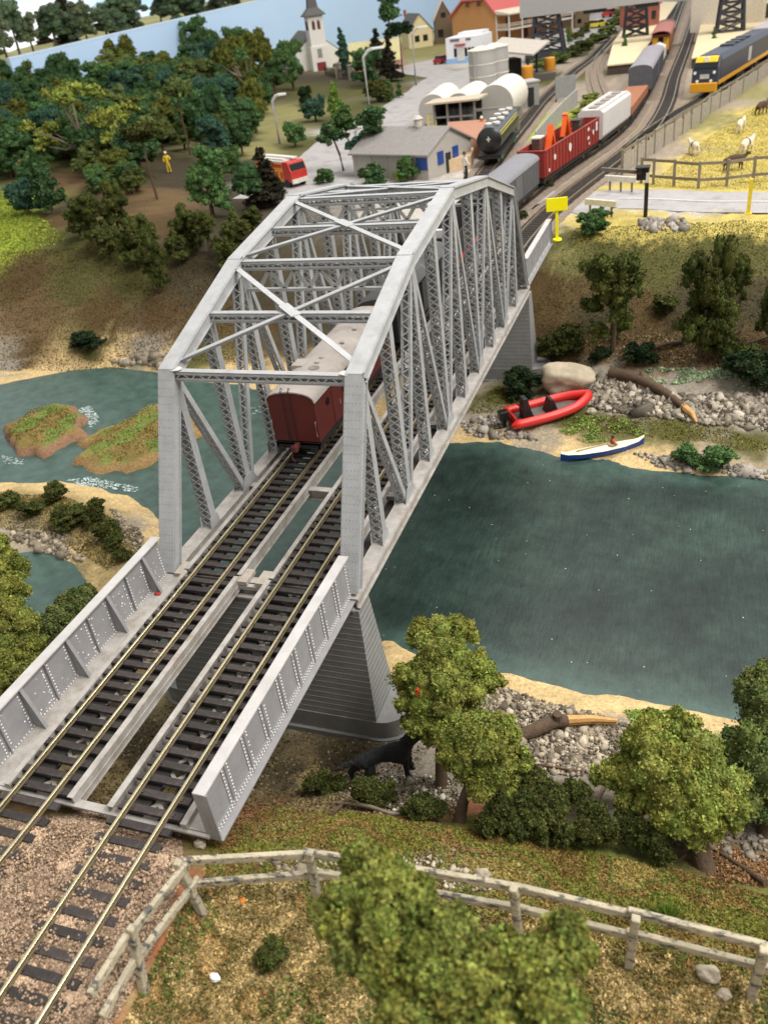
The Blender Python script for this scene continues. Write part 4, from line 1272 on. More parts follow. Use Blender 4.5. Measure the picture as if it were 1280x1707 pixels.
# ---- blue and yellow locomotive with grey wagons
navy = mat('navy blue loco paint', lin('#2a303f'), rough=.4, var=.1)
yel = mat('loco yellow', lin('#d99a1f'), rough=.4, var=.08)
xy, ang, ln = chord(LOCO_LINE, 152, 186)
SCL = 1.36
t = car('diesel_locomotive', 'navy blue diesel locomotive with yellow nose and side stripe by the field fence', 'locomotive', xy, 0, ang, SCL, group='train on the outer line')
ln /= SCL
mb = MB(); mb.prism([(-1.45, 1.25), (1.45, 1.25), (1.45, 3.5), (1.0, 4.05), (-1.0, 4.05), (-1.45, 3.5)], -ln / 2 + 1.2, ln / 2, 'XZ'); mb.build('body', navy, t, bevel=.06)
mb = MB(); mb.prism([(-ln / 2 - .1, 1.35), (-ln / 2 + 1.3, 1.35), (-ln / 2 + 1.3, 3.95), (-ln / 2 + .75, 3.85), (-ln / 2 + .15, 2.9)], -1.42, 1.42, 'YZ'); mb.build('cab', navy, t, bevel=.06)
mb = MB(); mb.prism([(-ln / 2 + .32, 3.42), (-ln / 2 + .62, 3.95), (-ln / 2 + .95, 4.0), (-ln / 2 + .95, 3.42)], -1.2, 1.2, 'YZ'); mb.build('cab_brow', mat('bright yellow', lin('#e6c02a'), rough=.4), t, bevel=.05)
mb = MB(); mb.box((0, -ln / 2 + .22, 3.1), (2.5, .1, .55), M=Matrix.Rotation(-.5, 3, 'X')); mb.build('windscreen', glass_dk, t)
mb = MB(); mb.box((0, -ln / 2 - .16, .95), (2.9, .5, .95)); mb.build('buffer_beam', yel, t, bevel=.08)
for s_ in (-1, 1):
    mb = MB(); mb.box((s_ * 1.47, .4, 1.32), (.08, ln, .42)); mb.build('side_stripe', yel, t)
    for z, x in ((2.45, 1.05), (1.6, .75)):
        mb = MB(); mb.lathe([(.01, -.05), (.16, -.05), (.16, .05), (.01, .05)], (s_ * x, -ln / 2 - .16, z), 10, 'Y'); mb.build('headlight', mat('headlight glass', lin('#f2efe6'), rough=.1), t)
mb = MB(); mb.lathe([(.01, -.05), (.3, -.05), (.3, .05), (.01, .05)], (0, -ln / 2 + .42, 3.72), 12, 'Y'); mb.build('headlight', mat('headlight glass', (0, 0, 0)), t)
mb = MB(); mb.box((0, -ln / 2 - .08, 2.05), (1.0, .06, .45)); mb.build('number_board', mat('pale number board', lin('#bdbab3'), rough=.5), t)
mb = MB()
for i in range(3): mb.box((1.49, 1.2 + i * .5, 2.5), (.05, .34, 1.5))
mb.build('side_emblem', mat('pale number board', (0, 0, 0)), t)
mb = MB()
for y in (-3.4, -1, 1.5, 4): mb.box((0, y, 4.12), (1.5, 1.4, .25))
mb.build('roof_grilles', mat('dark roof gear', lin('#3a3f48'), rough=.5), t)
mb = MB(); mb.box((0, 0, .7), (2.0, 4, .7)); mb.build('fuel_tank', black_fr, t, bevel=.1)
for yb in (-ln * .31, ln * .31): bogie(t, yb)
lil = mat('lilac grey container', lin('#a39b9f'), rough=.55, var=.06)
for i, (a, b) in enumerate(((189, 206), (208, 228))):
    xy, ang, ln = chord(LOCO_LINE, a, b)
    t = car('container_wagon', ('pale grey container wagon coupled right behind the dark blue locomotive', 'pale grey container wagon farthest behind the locomotive at the photo edge')[i], 'wagon', xy, 0, ang, 1.36, group='train on the outer line')
    ln /= 1.36
    underframe(t, ln)
    mb = MB(); mb.box((0, 0, 2.5), (2.8, ln, 2.9)); mb.build('container', lil, t, bevel=.05)
    for yb in (-ln * .3, ln * .3): bogie(t, yb)
# ---- black tank wagon
xy, ang, ln = chord(TANK_LINE, 110.2, 126.5)
t = car('tank_wagon', 'black tank wagon with a yellow line and white topped hatches beside the white tanks', 'wagon', xy, 0, ang, 1.12, group=None)
ln /= 1.12
tk = mat('glossy black tank', lin('#1d1f1f'), rough=.3, var=.1)
underframe(t, ln, z=1.05)
mb = MB(); r = 1.38
mb.lathe([(.3, -ln / 2 + .05), (1.0, -ln / 2 + .12), (r, -ln / 2 + .4), (r, ln / 2 - .4), (1.0, ln / 2 - .12), (.3, ln / 2 - .05)], (0, 0, 2.5), 22, 'Y'); tank = mb.build('tank', tk, t, smooth=True)
wm = mat('white hatch paint', lin('#dcd6cd'), rough=.5)
for i, y in enumerate(np.linspace(-ln * .33, ln * .33, 4)):
    for x in (-.35, .45):
        mb = MB(); mb.lathe([(.02, 0), (.42, 0), (.42, .22), (.02, .24)], (x, y + (.5 if x > 0 else 0), 3.78), 12); mb.build('hatch', wm, tank)
for z in (.05, .25):
    a = math.radians(18) + z
    mb = MB(); mb.box((r * math.cos(a) + .01, 0, 2.5 + r * math.sin(a)), (.05, ln - 1.6, .1)); mb.build('yellow_line', mat('yellow line', lin('#c9b72c'), rough=.5), tank)
mb = MB(); mb.box((0, -ln / 2 + .02, 2.7), (.1, .06, .55)); mb.box((0, -ln / 2 + .02, 2.7), (.45, .055, .1)); mb.build('white_cross', wm, tank)
for yb in (-ln * .33, ln * .33): bogie(t, yb, side_m=mat('green bogie', lin('#2f7a50'), rough=.5))
# ================================================================ foliage
import bmesh
def ico(sub):
    bm = bmesh.new(); bmesh.ops.create_icosphere(bm, subdivisions=sub, radius=1)
    V = np.array([v.co[:] for v in bm.verts]); F = np.array([[v.index for v in f.verts] for f in bm.faces]); bm.free()
    return V, F
ICO = {k: ico(k) for k in (1, 2, 3, 4)}
fol_mat = mat('foam foliage', (1, 1, 1), rough=.95, var=.25, scale=6, vcol=True, spec=.08, obvar=.16)
bark_m = mat('brown bark', lin('#574534'), rough=.9, var=.3, scale=4, bump=.6)
twig_m = mat('grey twig', lin('#7b6c5c'), rough=.9, var=.25, scale=4, bump=.4)
def lump(d, seed, a1=.26, a2=.13, f1=1.9, f2=4.6):
    return 1 + a1 * mnoise.noise(Vector(d * f1 + seed)) + a2 * mnoise.noise(Vector(d * f2 + seed * 2)) + .07 * mnoise.noise(Vector(d * 11 + seed))
def foliage(blobs, col, n, leaf, seed, sub=3, a1=.26, huev=.16, knob=7):
    """foam clumps: lumpy cores thickly set with small flakes; returns vertices, triangles, colours"""
    rs = np.random.RandomState(seed)
    V, F, C = [], [], []
    off = 0
    nb0 = len(blobs)
    if knob:
        extra = []
        for b in blobs:
            for i in range(knob):
                d = rs.normal(size=3); d /= np.linalg.norm(d)
                if d[2] < -.6: d[2] *= -1
                q = rs.uniform(.20, .40); f = rs.uniform(.62, 1.04)
                e = rs.uniform(.75, 1.3, 3)
                extra.append((b[0] + d[0] * b[3] * f, b[1] + d[1] * b[4] * f, b[2] + d[2] * b[5] * f, b[3] * q * e[0], b[4] * q * e[1], b[5] * q * e[2]))
        blobs = [tuple(b[:3]) + tuple(x * .54 for x in b[3:6]) for b in blobs] + extra
    col = np.array(col)
    dv, df = ICO[sub]
    area = np.array([b[3] * b[4] + b[4] * b[5] + b[3] * b[5] for b in blobs]); area = area / area.sum()
    for bi, b in enumerate(blobs):
        c, r = np.array(b[:3]), np.array(b[3:6])
        sd = np.array([seed * 3.1 + bi * 7.7, bi * 3.3, seed * 1.7])
        k = np.array([lump(d, sd, a1 * (1.5 if bi >= nb0 else 1), .25 if bi >= nb0 else .13) for d in dv])
        V.append(c + dv * r * k[:, None]); F.append(df + off); off += len(dv)
        bl = (1 + rs.uniform(-.24, .24)) * (1 + rs.uniform(-.1, .1, 3) * np.array([1, .3, 1]))
        C.append(np.tile(col * bl, (len(dv), 1)) * (1 + rs.uniform(-.2, .2, (len(dv), 1))))
        m = int(n * area[bi])
        d = rs.normal(size=(m, 3)); d /= np.linalg.norm(d, axis=1)[:, None]
        d[:, 2] = np.where(d[:, 2] < -.55, -d[:, 2], d[:, 2])
        kk = np.array([lump(q, sd, a1 * (1.5 if bi >= nb0 else 1), .25 if bi >= nb0 else .13) for q in d])
        P = c + d * r * (kk + np.abs(rs.normal(0, .13, m)))[:, None]
        R = rand_rot(m, rs)
        B = np.einsum('nij,kj->nki', R, np.array(LEAF_V, float)) * (leaf * rs.uniform(.6, 1.5, m))[:, None, None]
        V.append((P[:, None] + B).reshape(-1, 3)); F.append(np.array(LEAF_F) .repeat(m, 0) + (np.arange(m) * 3)[:, None] + off); off += m * 3
        cc = col * bl * (1 + rs.uniform(-.42, .5, (m, 1)))
        cc = cc * (1 + rs.uniform(-huev, huev, (m, 3)) * np.array([1, .3, .7]))
        C.append(np.repeat(cc, 3, 0))
    return np.concatenate(V), np.concatenate(F), np.clip(np.concatenate(C), .002, 1)
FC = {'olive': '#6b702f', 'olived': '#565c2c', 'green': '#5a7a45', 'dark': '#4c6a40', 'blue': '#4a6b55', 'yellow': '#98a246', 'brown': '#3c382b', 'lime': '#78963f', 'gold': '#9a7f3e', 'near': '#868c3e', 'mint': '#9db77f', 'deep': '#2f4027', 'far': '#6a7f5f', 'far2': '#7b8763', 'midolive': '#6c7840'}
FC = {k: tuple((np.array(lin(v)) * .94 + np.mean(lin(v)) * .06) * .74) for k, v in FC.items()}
def clump_blobs(seed, n, R, H, flat=.8, z0=.3, spread=.62):
    rs = random.Random(seed)
    out = [(0, 0, H * .62, R * .66, R * .66, H * .34)]
    for i in range(n):
        a = i * 2.4 + rs.uniform(-.5, .5)
        q = rs.uniform(.5, 1) * R * spread
        z = H * (z0 + (1 - z0) * rs.uniform(.1, .82))
        r = R * rs.uniform(.30, .52)
        out.append((q * math.cos(a), q * math.sin(a), z, r * rs.uniform(.85, 1.15), r * rs.uniform(.85, 1.15), r * flat * rs.uniform(.8, 1.1)))
    return out
PROTO = {}
def crown_only(key, blobs, col, n, leaf, seed, sub=2, a1=.26):
    V, F, C = foliage(blobs, FC[col], n, leaf, seed, sub, a1)
    return V, F, C
def proto_tree(kind, col, var):
    """unit-height tree of one kind and colour (built once, then copied)"""
    key = (kind, col, var)
    if key in PROTO: return PROTO[key]
    seed = 13 * var + sum(map(ord, kind + col)) % 97
    trunk = MB()
    if kind == 'round':
        bl = clump_blobs(seed, 9, .42, .92, z0=.14); n, leaf, sub = 3800, .027, 2
        trunk.tube([(0, 0, -.05), (.01, 0, .2), (0, .01, .55)], [.04, .03, .015], 7)
    elif kind == 'cone':
        bl = [(0, 0, z, r, r, .13) for z, r in ((.2, .30), (.36, .27), (.5, .22), (.64, .17), (.78, .12), (.9, .07))]; n, leaf, sub = 1300, .05, 2
        trunk.tube([(0, 0, -.05), (0, 0, .5)], [.03, .015], 6)
    elif kind == 'spire':
        rs = random.Random(seed)
        bl = []
        for i in range(9):
            z = .12 + .86 * i / 9; r = .2 * (1 - i / 10.5)
            for k in range(3):
                a = rs.uniform(0, 6.3)
                bl.append((r * .6 * math.cos(a), r * .6 * math.sin(a), z, r * .75, r * .75, .045))
        n, leaf, sub = 1200, .045, 1
        trunk.tube([(0, 0, -.05), (0, 0, .9)], [.025, .008], 6)
    elif kind == 'umbrella':
        bl = [(0, 0, .9, .30, .28, .10), (.12, .1, .86, .2, .2, .1), (-.14, .05, .84, .18, .2, .09), (.04, -.16, .83, .2, .17, .09)]; n, leaf, sub = 900, .04, 2
        trunk.tube([(0, 0, -.03), (.012, 0, .4), (0, .01, .85)], [.022, .016, .012], 6)
    elif kind == 'sparse':
        rs = random.Random(seed)
        bl = []
        for i in range(11):
            a = i * 2.4; q = rs.uniform(.25, .75); z = rs.uniform(.42, 1.0) - q * .12
            p = (q * math.cos(a), q * math.sin(a), z)
            r = rs.uniform(.09, .15)
            bl.append((*p, r * 1.25, r * 1.25, r * .72))
            trunk.tube([(0, 0, .25 + .02 * i), (p[0] * .5, p[1] * .5, z * .72), (p[0], p[1], z - .04)], [.02, .014, .006], 5)
        n, leaf, sub = 1100, .04, 2
        trunk.tube([(0, 0, -.05), (.02, .01, .3), (0, 0, .6)], [.04, .03, .02], 7)
    elif kind == 'bush':
        bl = clump_blobs(seed, 6, .5, .8, z0=.05, flat=.75); bl[0] = (0, 0, .35, .36, .36, .36); n, leaf, sub = 1400, .06, 2
        trunk.tube([(0, 0, -.08), (0, 0, .3)], [.05, .03], 6)
    elif kind == 'lollipop':
        bl = [(.02, 0, .82, .15, .14, .16), (-.07, .05, .72, .12, .12, .11), (.1, -.03, .68, .11, .11, .1)]; n, leaf, sub = 900, .035, 2
        trunk.tube([(0, 0, -.03), (.03, 0, .35), (0, 0, .75)], [.02, .015, .01], 6)
    V, F, C = foliage(bl, FC[col], int(n * 2.6), leaf * .95, seed, 1, knob=0 if kind == 'spire' else 9)
    t = bpy.data.objects.new('tree', None); t.empty_display_size = .3
    tr = trunk.build('trunk', bark_m if kind != 'sparse' else twig_m, t, smooth=True)
    cr = np_mesh('crown' if kind != 'bush' else 'foliage', V, F, fol_mat, C, t)
    if kind == 'bush': tr.name = 'stem'
    for ch in (tr, cr):
        COL.objects.unlink(ch)
    PROTO[key] = t
    return t
def px_per_m(p):
    d = np.linalg.norm(np.array(p) - CAM_P)
    return CAM_F / d, math.asin((CAM_P[2] - p[2]) / d)
NAME = {'round': 'broadleaf_tree', 'cone': 'conifer_tree', 'spire': 'spruce_tree', 'umbrella': 'umbrella_tree', 'sparse': 'gum_tree', 'bush': 'bush', 'lollipop': 'thin_trunk_tree'}
CAT = {'bush': 'bush'}
def plant(kind, col, u, v, hp, label, group=None, wf=1.0, var=None, lean=0.0):
    """stand a copy of the tree on the ground seen at (u, v); hp = its height in photo pixels"""
    p = ground(u, v)
    s, dep = px_per_m(p)
    h = hp / s / max(.35, math.cos(dep))
    src = proto_tree(kind, col, var if var is not None else rnd.randrange(3))
    t = src.copy(); COL.objects.link(t)
    for ch in kids(src):
        c = ch.copy(); COL.objects.link(c); c.parent = t
    t.name = NAME[kind]
    t.location = p - Vector((0, 0, .03 * h))
    t.rotation_euler = (rnd.uniform(-.04, .04), lean + rnd.uniform(-.04, .04), rnd.uniform(0, 6.28))
    t.scale = (h * wf, h * wf, h)
    return tag(t, label, CAT.get(kind, 'tree'), group)
FG = 'trees of the forest on the left hill'
KL = {('round', 'green'): 'mid green lumpy tree packed in the forest on the left hill', ('round', 'dark'): 'dark green lumpy tree packed in the forest on the left hill', ('round', 'blue'): 'bluish green lumpy tree packed in the forest on the left hill',
      ('round', 'olive'): 'olive lumpy tree packed in the forest on the left hill', ('round', 'olived'): 'dull dark olive tree at the lower edge of the forest on the left', ('round', 'midolive'): 'soft olive green tree inside the forest on the left hill'}
forest = [('green', 250, 112, 62, 1.0), ('green', 350, 125, 82, 1.0), ('dark', 306, 118, 55, 1.2), ('green', 130, 150, 66, 1.1), ('midolive', 12, 150, 56, 1.1), ('dark', 38, 178, 58, 1.2), ('green', 172, 195, 78, 1.1),
 ('green', 226, 182, 70, 1.1), ('blue', 284, 195, 70, .9), ('dark', 320, 170, 66, 1.1), ('blue', 390, 208, 76, .9), ('olive', 428, 222, 82, .8), ('blue', 24, 232, 82, 1.1), ('dark', 78, 228, 85, 1.0), ('dark', 120, 205, 70, 1.1), ('midolive', 278, 235, 52, 1.3),
 ('dark', 357, 250, 100, .72), ('blue', 368, 268, 70, .9), ('green', 22, 295, 92, .8), ('green', 356, 362, 112, .85), ('dark', 422, 350, 78, .8), ('green', 460, 160, 70, .9), ('green', 490, 150, 75, .75), ('olive', 440, 140, 78, .9), ('olive', 405, 150, 80, .9),
 ('midolive', 255, 165, 60, 1.1), ('green', 205, 150, 55, 1.2), ('dark', 168, 150, 50, 1.2), ('green', 372, 180, 70, 1.0), ('dark', 440, 190, 66, .9), ('dark', 60, 150, 45, 1.2), ('dark', 140, 240, 70, 1.0), ('dark', 180, 250, 75, 1.0), ('green', 240, 215, 60, 1.1), ('dark', 330, 220, 60, .9), ('dark', 405, 260, 60, .9), ('green', 395, 300, 55, 1.0), ('dark', 105, 180, 50, 1.2), ('blue', 60, 205, 60, 1.1), ('midolive', 0, 195, 60, 1.1), ('green', 320, 145, 60, 1.1), ('green', 400, 125, 70, 1.0), ('dark', 0, 265, 70, .9), ('dark', 210, 235, 55, 1.1)]
for i in range(46):
    u = rnd.uniform(-20, 420); v = rnd.uniform(150, 262) - (u / 420) * 14
    forest.append((rnd.choice(['dark', 'green', 'dark', 'blue', 'midolive', 'olive']), u, v, rnd.uniform(52, 80), rnd.uniform(.9, 1.2)))
for i in range(34):
    u = rnd.uniform(-20, 250); v = rnd.uniform(255, 300)
    forest.append((rnd.choice(['dark', 'green', 'dark', 'blue', 'green', 'midolive']), u, v, rnd.uniform(52, 82), rnd.uniform(.9, 1.2)))
for i in range(16):
    u = rnd.uniform(60, 235); v = rnd.uniform(292, 325)
    forest.append((rnd.choice(['dark', 'green', 'olive', 'midolive', 'midolive']), u, v, rnd.uniform(32, 52), rnd.uniform(1.0, 1.35)))
for i in range(14):
    u = rnd.uniform(250, 420); v = rnd.uniform(225, 262)
    forest.append((rnd.choice(['dark', 'green', 'dark', 'midolive']), u, v, rnd.uniform(45, 70), rnd.uniform(.9, 1.2)))
for c, u, v, h, wf in forest:
    plant('round', c, u, v, h, KL[('round', c)], FG, wf)
lower = [(158, 412, 84, .85), (202, 398, 92, .75), (228, 446, 78, .85), (268, 486, 98, .62), (322, 420, 78, .8), (352, 425, 76, .8), (402, 436, 80, .9), (386, 455, 60, .9), (300, 440, 55, .9), (180, 430, 50, 1.0), (250, 420, 60, .9), (425, 400, 55, .9), (135, 395, 50, .9)]
for u, v, h, wf in lower:
    plant('round', 'olived', u, v, h, KL[('round', 'olived')], FG, wf)
plant('spire', 'brown', 95, 138, 88, 'dark brown spruce leftmost along the blue board', None, .9)
plant('sparse', 'brown', 57, 135, 40, 'low dark bare limbed tree beside the leftmost brown spruce', None, .8)
plant('spire', 'brown', 186, 112, 60, 'dark spruce in front of the golden tree by the blue board', None, .9)
plant('round', 'gold', 192, 108, 52, 'golden brown tree standing against the blue board', None, .9)
plant('spire', 'brown', 283, 112, 62, 'dark spruce between two green crowns left of the church', None, .9)
plant('sparse', 'yellow', 150, 285, 112, 'large spreading yellow green gum tree with grey limbs in front of the left forest', None, .9, 1)
plant('sparse', 'yellow', 222, 285, 100, 'smaller yellow green gum tree right of the large spreading one', None, .55, 2)
plant('sparse', 'olive', 425, 190, 125, 'olive gum tree with bare white branches left of the church', None, .45, 0)
plant('umbrella', 'olived', 263, 332, 108, 'umbrella shaped tree on a thin trunk beside the man in yellow', None, .95)
plant('umbrella', 'midolive', 318, 258, 105, 'flat topped olive tree on a thin trunk above the dark path', None, .7)
plant('bush', 'blue', 50, 358, 62, 'dark bluish bush beside the bright green patch on the left', None, 1.0)
plant('cone', 'dark', 90, 356, 90, 'cone shaped dark green tree next to the bluish bush', None, .8)
plant('spire', 'brown', 446, 345, 92, 'dark brown spruce in front of the fire engine', None, 1.3)
plant('bush', 'deep', 145, 578, 26, 'long dark bush low on the brown river slope', None, 2.3)
plant('bush', 'deep', 510, 176, 34, 'round near black bush on the slope below the church', None, .8)
plant('bush', 'blue', 527, 202, 42, 'dark bluish bush right of the near black round bush', None, 1.0)
plant('cone', 'lime', 563, 204, 55, 'bright green cone tree below the church', None, .85)
plant('bush', 'green', 493, 245, 42, 'green bush beside the street lamp above the fire engine', None, 1.0)
plant('cone', 'blue', 577, 125, 60, 'blue green spruce right of the church door', None, .75)
plant('round', 'dark', 612, 145, 60, 'dark green round tree right of the blue green spruce', None, .9)
plant('spire', 'brown', 633, 118, 60, 'left of two dark spruces behind the street lamp', None, 1.1)
plant('spire', 'brown', 652, 135, 62, 'right of two dark spruces behind the street lamp', None, 1.1)
plant('bush', 'olived', 632, 170, 40, 'wide olive bush on the grass island by the road', None, 1.3)
plant('cone', 'green', 651, 168, 30, 'taller of two small green cones on the grass island', None, .9)
plant('cone', 'green', 666, 163, 22, 'smaller of two small green cones on the grass island', None, .9)
plant('lollipop', 'dark', 655, 112, 98, 'tall thin trunked tree with heart shaped crown before the cream houses', None, 1.1)
plant('umbrella', 'deep', 672, 128, 72, 'dark flat crowned tree right of the heart shaped crown', None, .95)
plant('lollipop', 'dark', 573, 285, 78, 'leaning thin trunked tree leftmost before the grey shed', None, 1.5, lean=-.3)
plant('lollipop', 'green', 592, 285, 95, 'tall thin trunked tree second from left before the grey shed', None, 1.0, lean=-.15)
plant('lollipop', 'dark', 626, 283, 92, 'thin trunked tree rising above the roof of the grey shed', None, 1.4, lean=.1)
plant('lollipop', 'blue', 600, 290, 56, 'low thin trunked tree at the left gable of the grey shed', None, 1.5)
plant('bush', 'green', 540, 306, 30, 'green bush above the left top chord of the bridge', None, 1.2)
plant('bush', 'dark', 622, 306, 36, 'dark green bush along the front wall of the grey shed', None, 1.4)
plant('bush', 'green', 680, 302, 44, 'green bush below the blue window of the grey shed', None, .9)
plant('bush', 'lime', 668, 304, 20, 'small bright green bush at the foot of the shed wall', None, 1.1)
# right far bank
plant('round', 'olived', 1020, 585, 165, 'broad olive tree on the far slope right of the bridge pier', None, .72, 0)
plant('round', 'olived', 1165, 596, 186, 'tall two lobed olive tree on the far right slope', None, .55, 1)
plant('round', 'olived', 1195, 600, 100, 'lower olive tree leaning against the two lobed tree', None, .8, 2)
plant('round', 'olived', 1232, 512, 82, 'small olive tree higher on the far right slope', None, .5, 0)
plant('round', 'olived', 1282, 585, 120, 'olive tree cut by the right edge on the far slope', None, .55, 1)
for u, v, h, c, l in ((930, 592, 50, 'olived', 'low olive bush beside the plinth of the far pier'), (1068, 606, 40, 'deep', 'small dark bush at the foot of the broad olive tree'), (1255, 640, 66, 'deep', 'dark bush at the right edge above the far rocks'), (988, 392, 44, 'green', 'green bush on the yellow grass right of the yellow sign'), (868, 655, 52, 'deep', 'dark bluish bush between the far pier and the pale boulder'), (1142, 772, 34, 'green', 'left of two green bushes by the far waterline'), (1185, 780, 42, 'green', 'right of two green bushes by the far waterline'), (1110, 520, 36, 'olived', 'thin low bush left of the two lobed olive tree'), (1000, 600, 26, 'deep', 'tiny dark bush behind the fallen log'), (1230, 600, 36, 'olived', 'olive bush behind the mint green scrub')):
    plant('bush', c, u, v, h, l, None, 1.35)
# sand bar bushes
for i, (u, v, h, wf) in enumerate(((95, 834, 34, 1.2), (18, 845, 28, 1.6), (58, 856, 30, 1.5), (116, 872, 36, 1.6), (162, 872, 46, .95), (182, 902, 40, 1.2), (192, 912, 26, 1.2), (208, 935, 24, 1.2), (140, 868, 28, 1.3))):
    plant('bush', 'olived', u, v, h, 'olive scrub bush on the sand bar left of the bridge', 'scrub bushes on the sand bar', wf)

def big_tree(name, label, blobs_px, dist, col, base, n=9000, leaf=.12, trunk_r=.3, cat='tree', squash=.95, seedx=0):
    """nearer tree: clumps given by pixel centre, pixel radius and depth offset along the view; real size and place"""
    p = Vector(base)
    t = thing(name, label, cat, p)
    bl = []
    for (u, v, rp, dd) in blobs_px:
        d = ray(u, v); d = d / np.linalg.norm(d)
        D = dist + dd
        c = CAM_P + d * D
        r = rp * (.78 if cat == 'tree' else .62) * D / CAM_F
        bl.append((*(c - np.array(p)), r, r, r * squash))
    V, F, C = foliage(bl, FC[col], int(n * 6.5), leaf * .95, len(label) + seedx, 2, .30, knob=24)
    np_mesh('crown' if cat == 'tree' else 'foliage', V, F, fol_mat, C, t)
    mb = MB()
    c0 = Vector(bl[0][:3])
    mb.tube([(0, 0, -.3), (c0.x * .25, c0.y * .25, c0.z * .3), (c0.x * .7, c0.y * .7, c0.z * .7), tuple(c0)], [trunk_r * 1.25, trunk_r, trunk_r * .75, trunk_r * .4], 10)
    for b in bl[1:]:
        c1 = Vector(b[:3])
        mb.tube([tuple(c0 * .6), tuple(c0 * .35 + c1 * .5), tuple(c1)], [trunk_r * .45, trunk_r * .3, trunk_r * .12], 6)
    mb.build('trunk' if cat == 'tree' else 'stem', bark_m, t, smooth=True)
    return t
def at_d(u, v, dist):
    d = ray(u, v); d = d / np.linalg.norm(d)
    return CAM_P + d * dist
def gdist(p): return float(np.linalg.norm(np.array(p) - CAM_P))
bA = ground(735, 1310); dA = gdist(bA) - 1.6
big_tree('broadleaf_tree', 'bright olive tree with a red fleck in front of the near pier', [(735, 1125, 70, 0), (720, 1070, 44, .2), (765, 1055, 36, .4), (700, 1060, 26, .1), (690, 1135, 42, -.2), (730, 1190, 62, -.3), (785, 1120, 44, .5), (818, 1138, 24, .7), (745, 1140, 60, -.7), (700, 1185, 40, -.3), (770, 1200, 40, 0), (740, 1095, 40, -.5)], dA, 'near', bA, 10000, .1, .22)
q = at_d(696, 1153, dA - 1.62)
V, F, C = foliage([(0, 0, 0, .07, .07, .13), (.03, 0, -.13, .05, .05, .08)], lin('#b4552c'), 160, .06, 5, 1, knob=0)
o = np_mesh('leaf_tuft', V, F, fol_mat, C); o.location = q
tag(o, 'small tuft of orange red leaves caught on the bright olive tree', 'leaf tuft')
bB = ground(762, 1372); dB = gdist(bB) - .6
big_tree('broadleaf_tree', 'olive tree on a dark trunk right of the black dog', [(800, 1250, 58, 0), (770, 1225, 36, .2), (840, 1225, 38, .3), (765, 1275, 40, -.2), (845, 1275, 44, .2), (800, 1210, 30, .3), (815, 1300, 46, -.3), (870, 1275, 26, .5), (750, 1250, 28, .1), (800, 1255, 50, -.6)], dB, 'near', bB, 9000, .1, .2)
bC = ground(1178, 1452); dC = gdist(bC) - .5
big_tree('broadleaf_tree', 'large olive tree on a thick bent trunk near the right edge', [(1120, 1260, 70, .5), (1075, 1245, 46, .8), (1170, 1300, 60, .2), (1100, 1310, 60, .2), (1150, 1340, 66, -.1), (1040, 1290, 36, .7), (1010, 1295, 28, .9), (1080, 1215, 34, .9), (1130, 1215, 36, .8), (1200, 1350, 46, -.1), (1150, 1375, 44, -.3), (1110, 1280, 60, -.2), (1060, 1330, 36, .5)], dC, 'near', bC, 12000, .1, .3)
bD = ground(1275, 1395); dD = gdist(bD) - .3
big_tree('broadleaf_tree', 'olive tree cut by the right edge beside the river', [(1275, 1230, 60, 0), (1262, 1150, 34, .4), (1290, 1180, 50, .2), (1235, 1270, 44, .1), (1270, 1310, 66, -.2), (1225, 1320, 40, 0), (1285, 1260, 60, -.4), (1280, 1130, 28, .5)], dD, 'midolive', bD, 8000, .1, .25)
# dark scrub behind the grass ridge
for i, (blobs, base, l) in enumerate((
   ([(900, 1330, 44, 0), (870, 1350, 36, 0), (930, 1340, 36, 0), (900, 1375, 40, -.2), (860, 1385, 30, -.2), (935, 1385, 34, -.2), (890, 1300, 30, .3)], (900, 1395), 'largest dark scrub behind the grass ridge right of the olive tree'),
   ([(990, 1360, 34, 0), (960, 1320, 30, .2), (1010, 1385, 30, -.1), (975, 1390, 30, -.2)], (990, 1410), 'dark scrub behind the pale forked branch'),
   ([(1060, 1390, 34, 0), (1090, 1400, 30, 0), (1040, 1370, 26, .2), (1100, 1425, 24, -.2)], (1065, 1425), 'dark scrub left of the thick bent trunk'),
   ([(835, 1350, 32, 0), (820, 1375, 28, -.1)], (830, 1392), 'small dark scrub behind the reddish stick'),
   ([(540, 1305, 26, 0), (520, 1310, 18, 0), (565, 1310, 20, 0)], (540, 1322), 'dark bush on the rubble left of the black dog'),
   ([(620, 1325, 32, 0), (600, 1315, 22, 0), (645, 1322, 24, 0), (625, 1345, 24, -.1)], (622, 1348), 'dark bush in front of the black dog legs'),
   ([(705, 1345, 28, 0), (685, 1350, 20, 0), (728, 1350, 22, 0)], (705, 1366), 'dark bush just left of the dark trunk'))):
    b = ground(*base)
    big_tree('bush', l, blobs, gdist(b) - .35, 'olived', b, 4000, .09, .08, cat='bush', seedx=i)
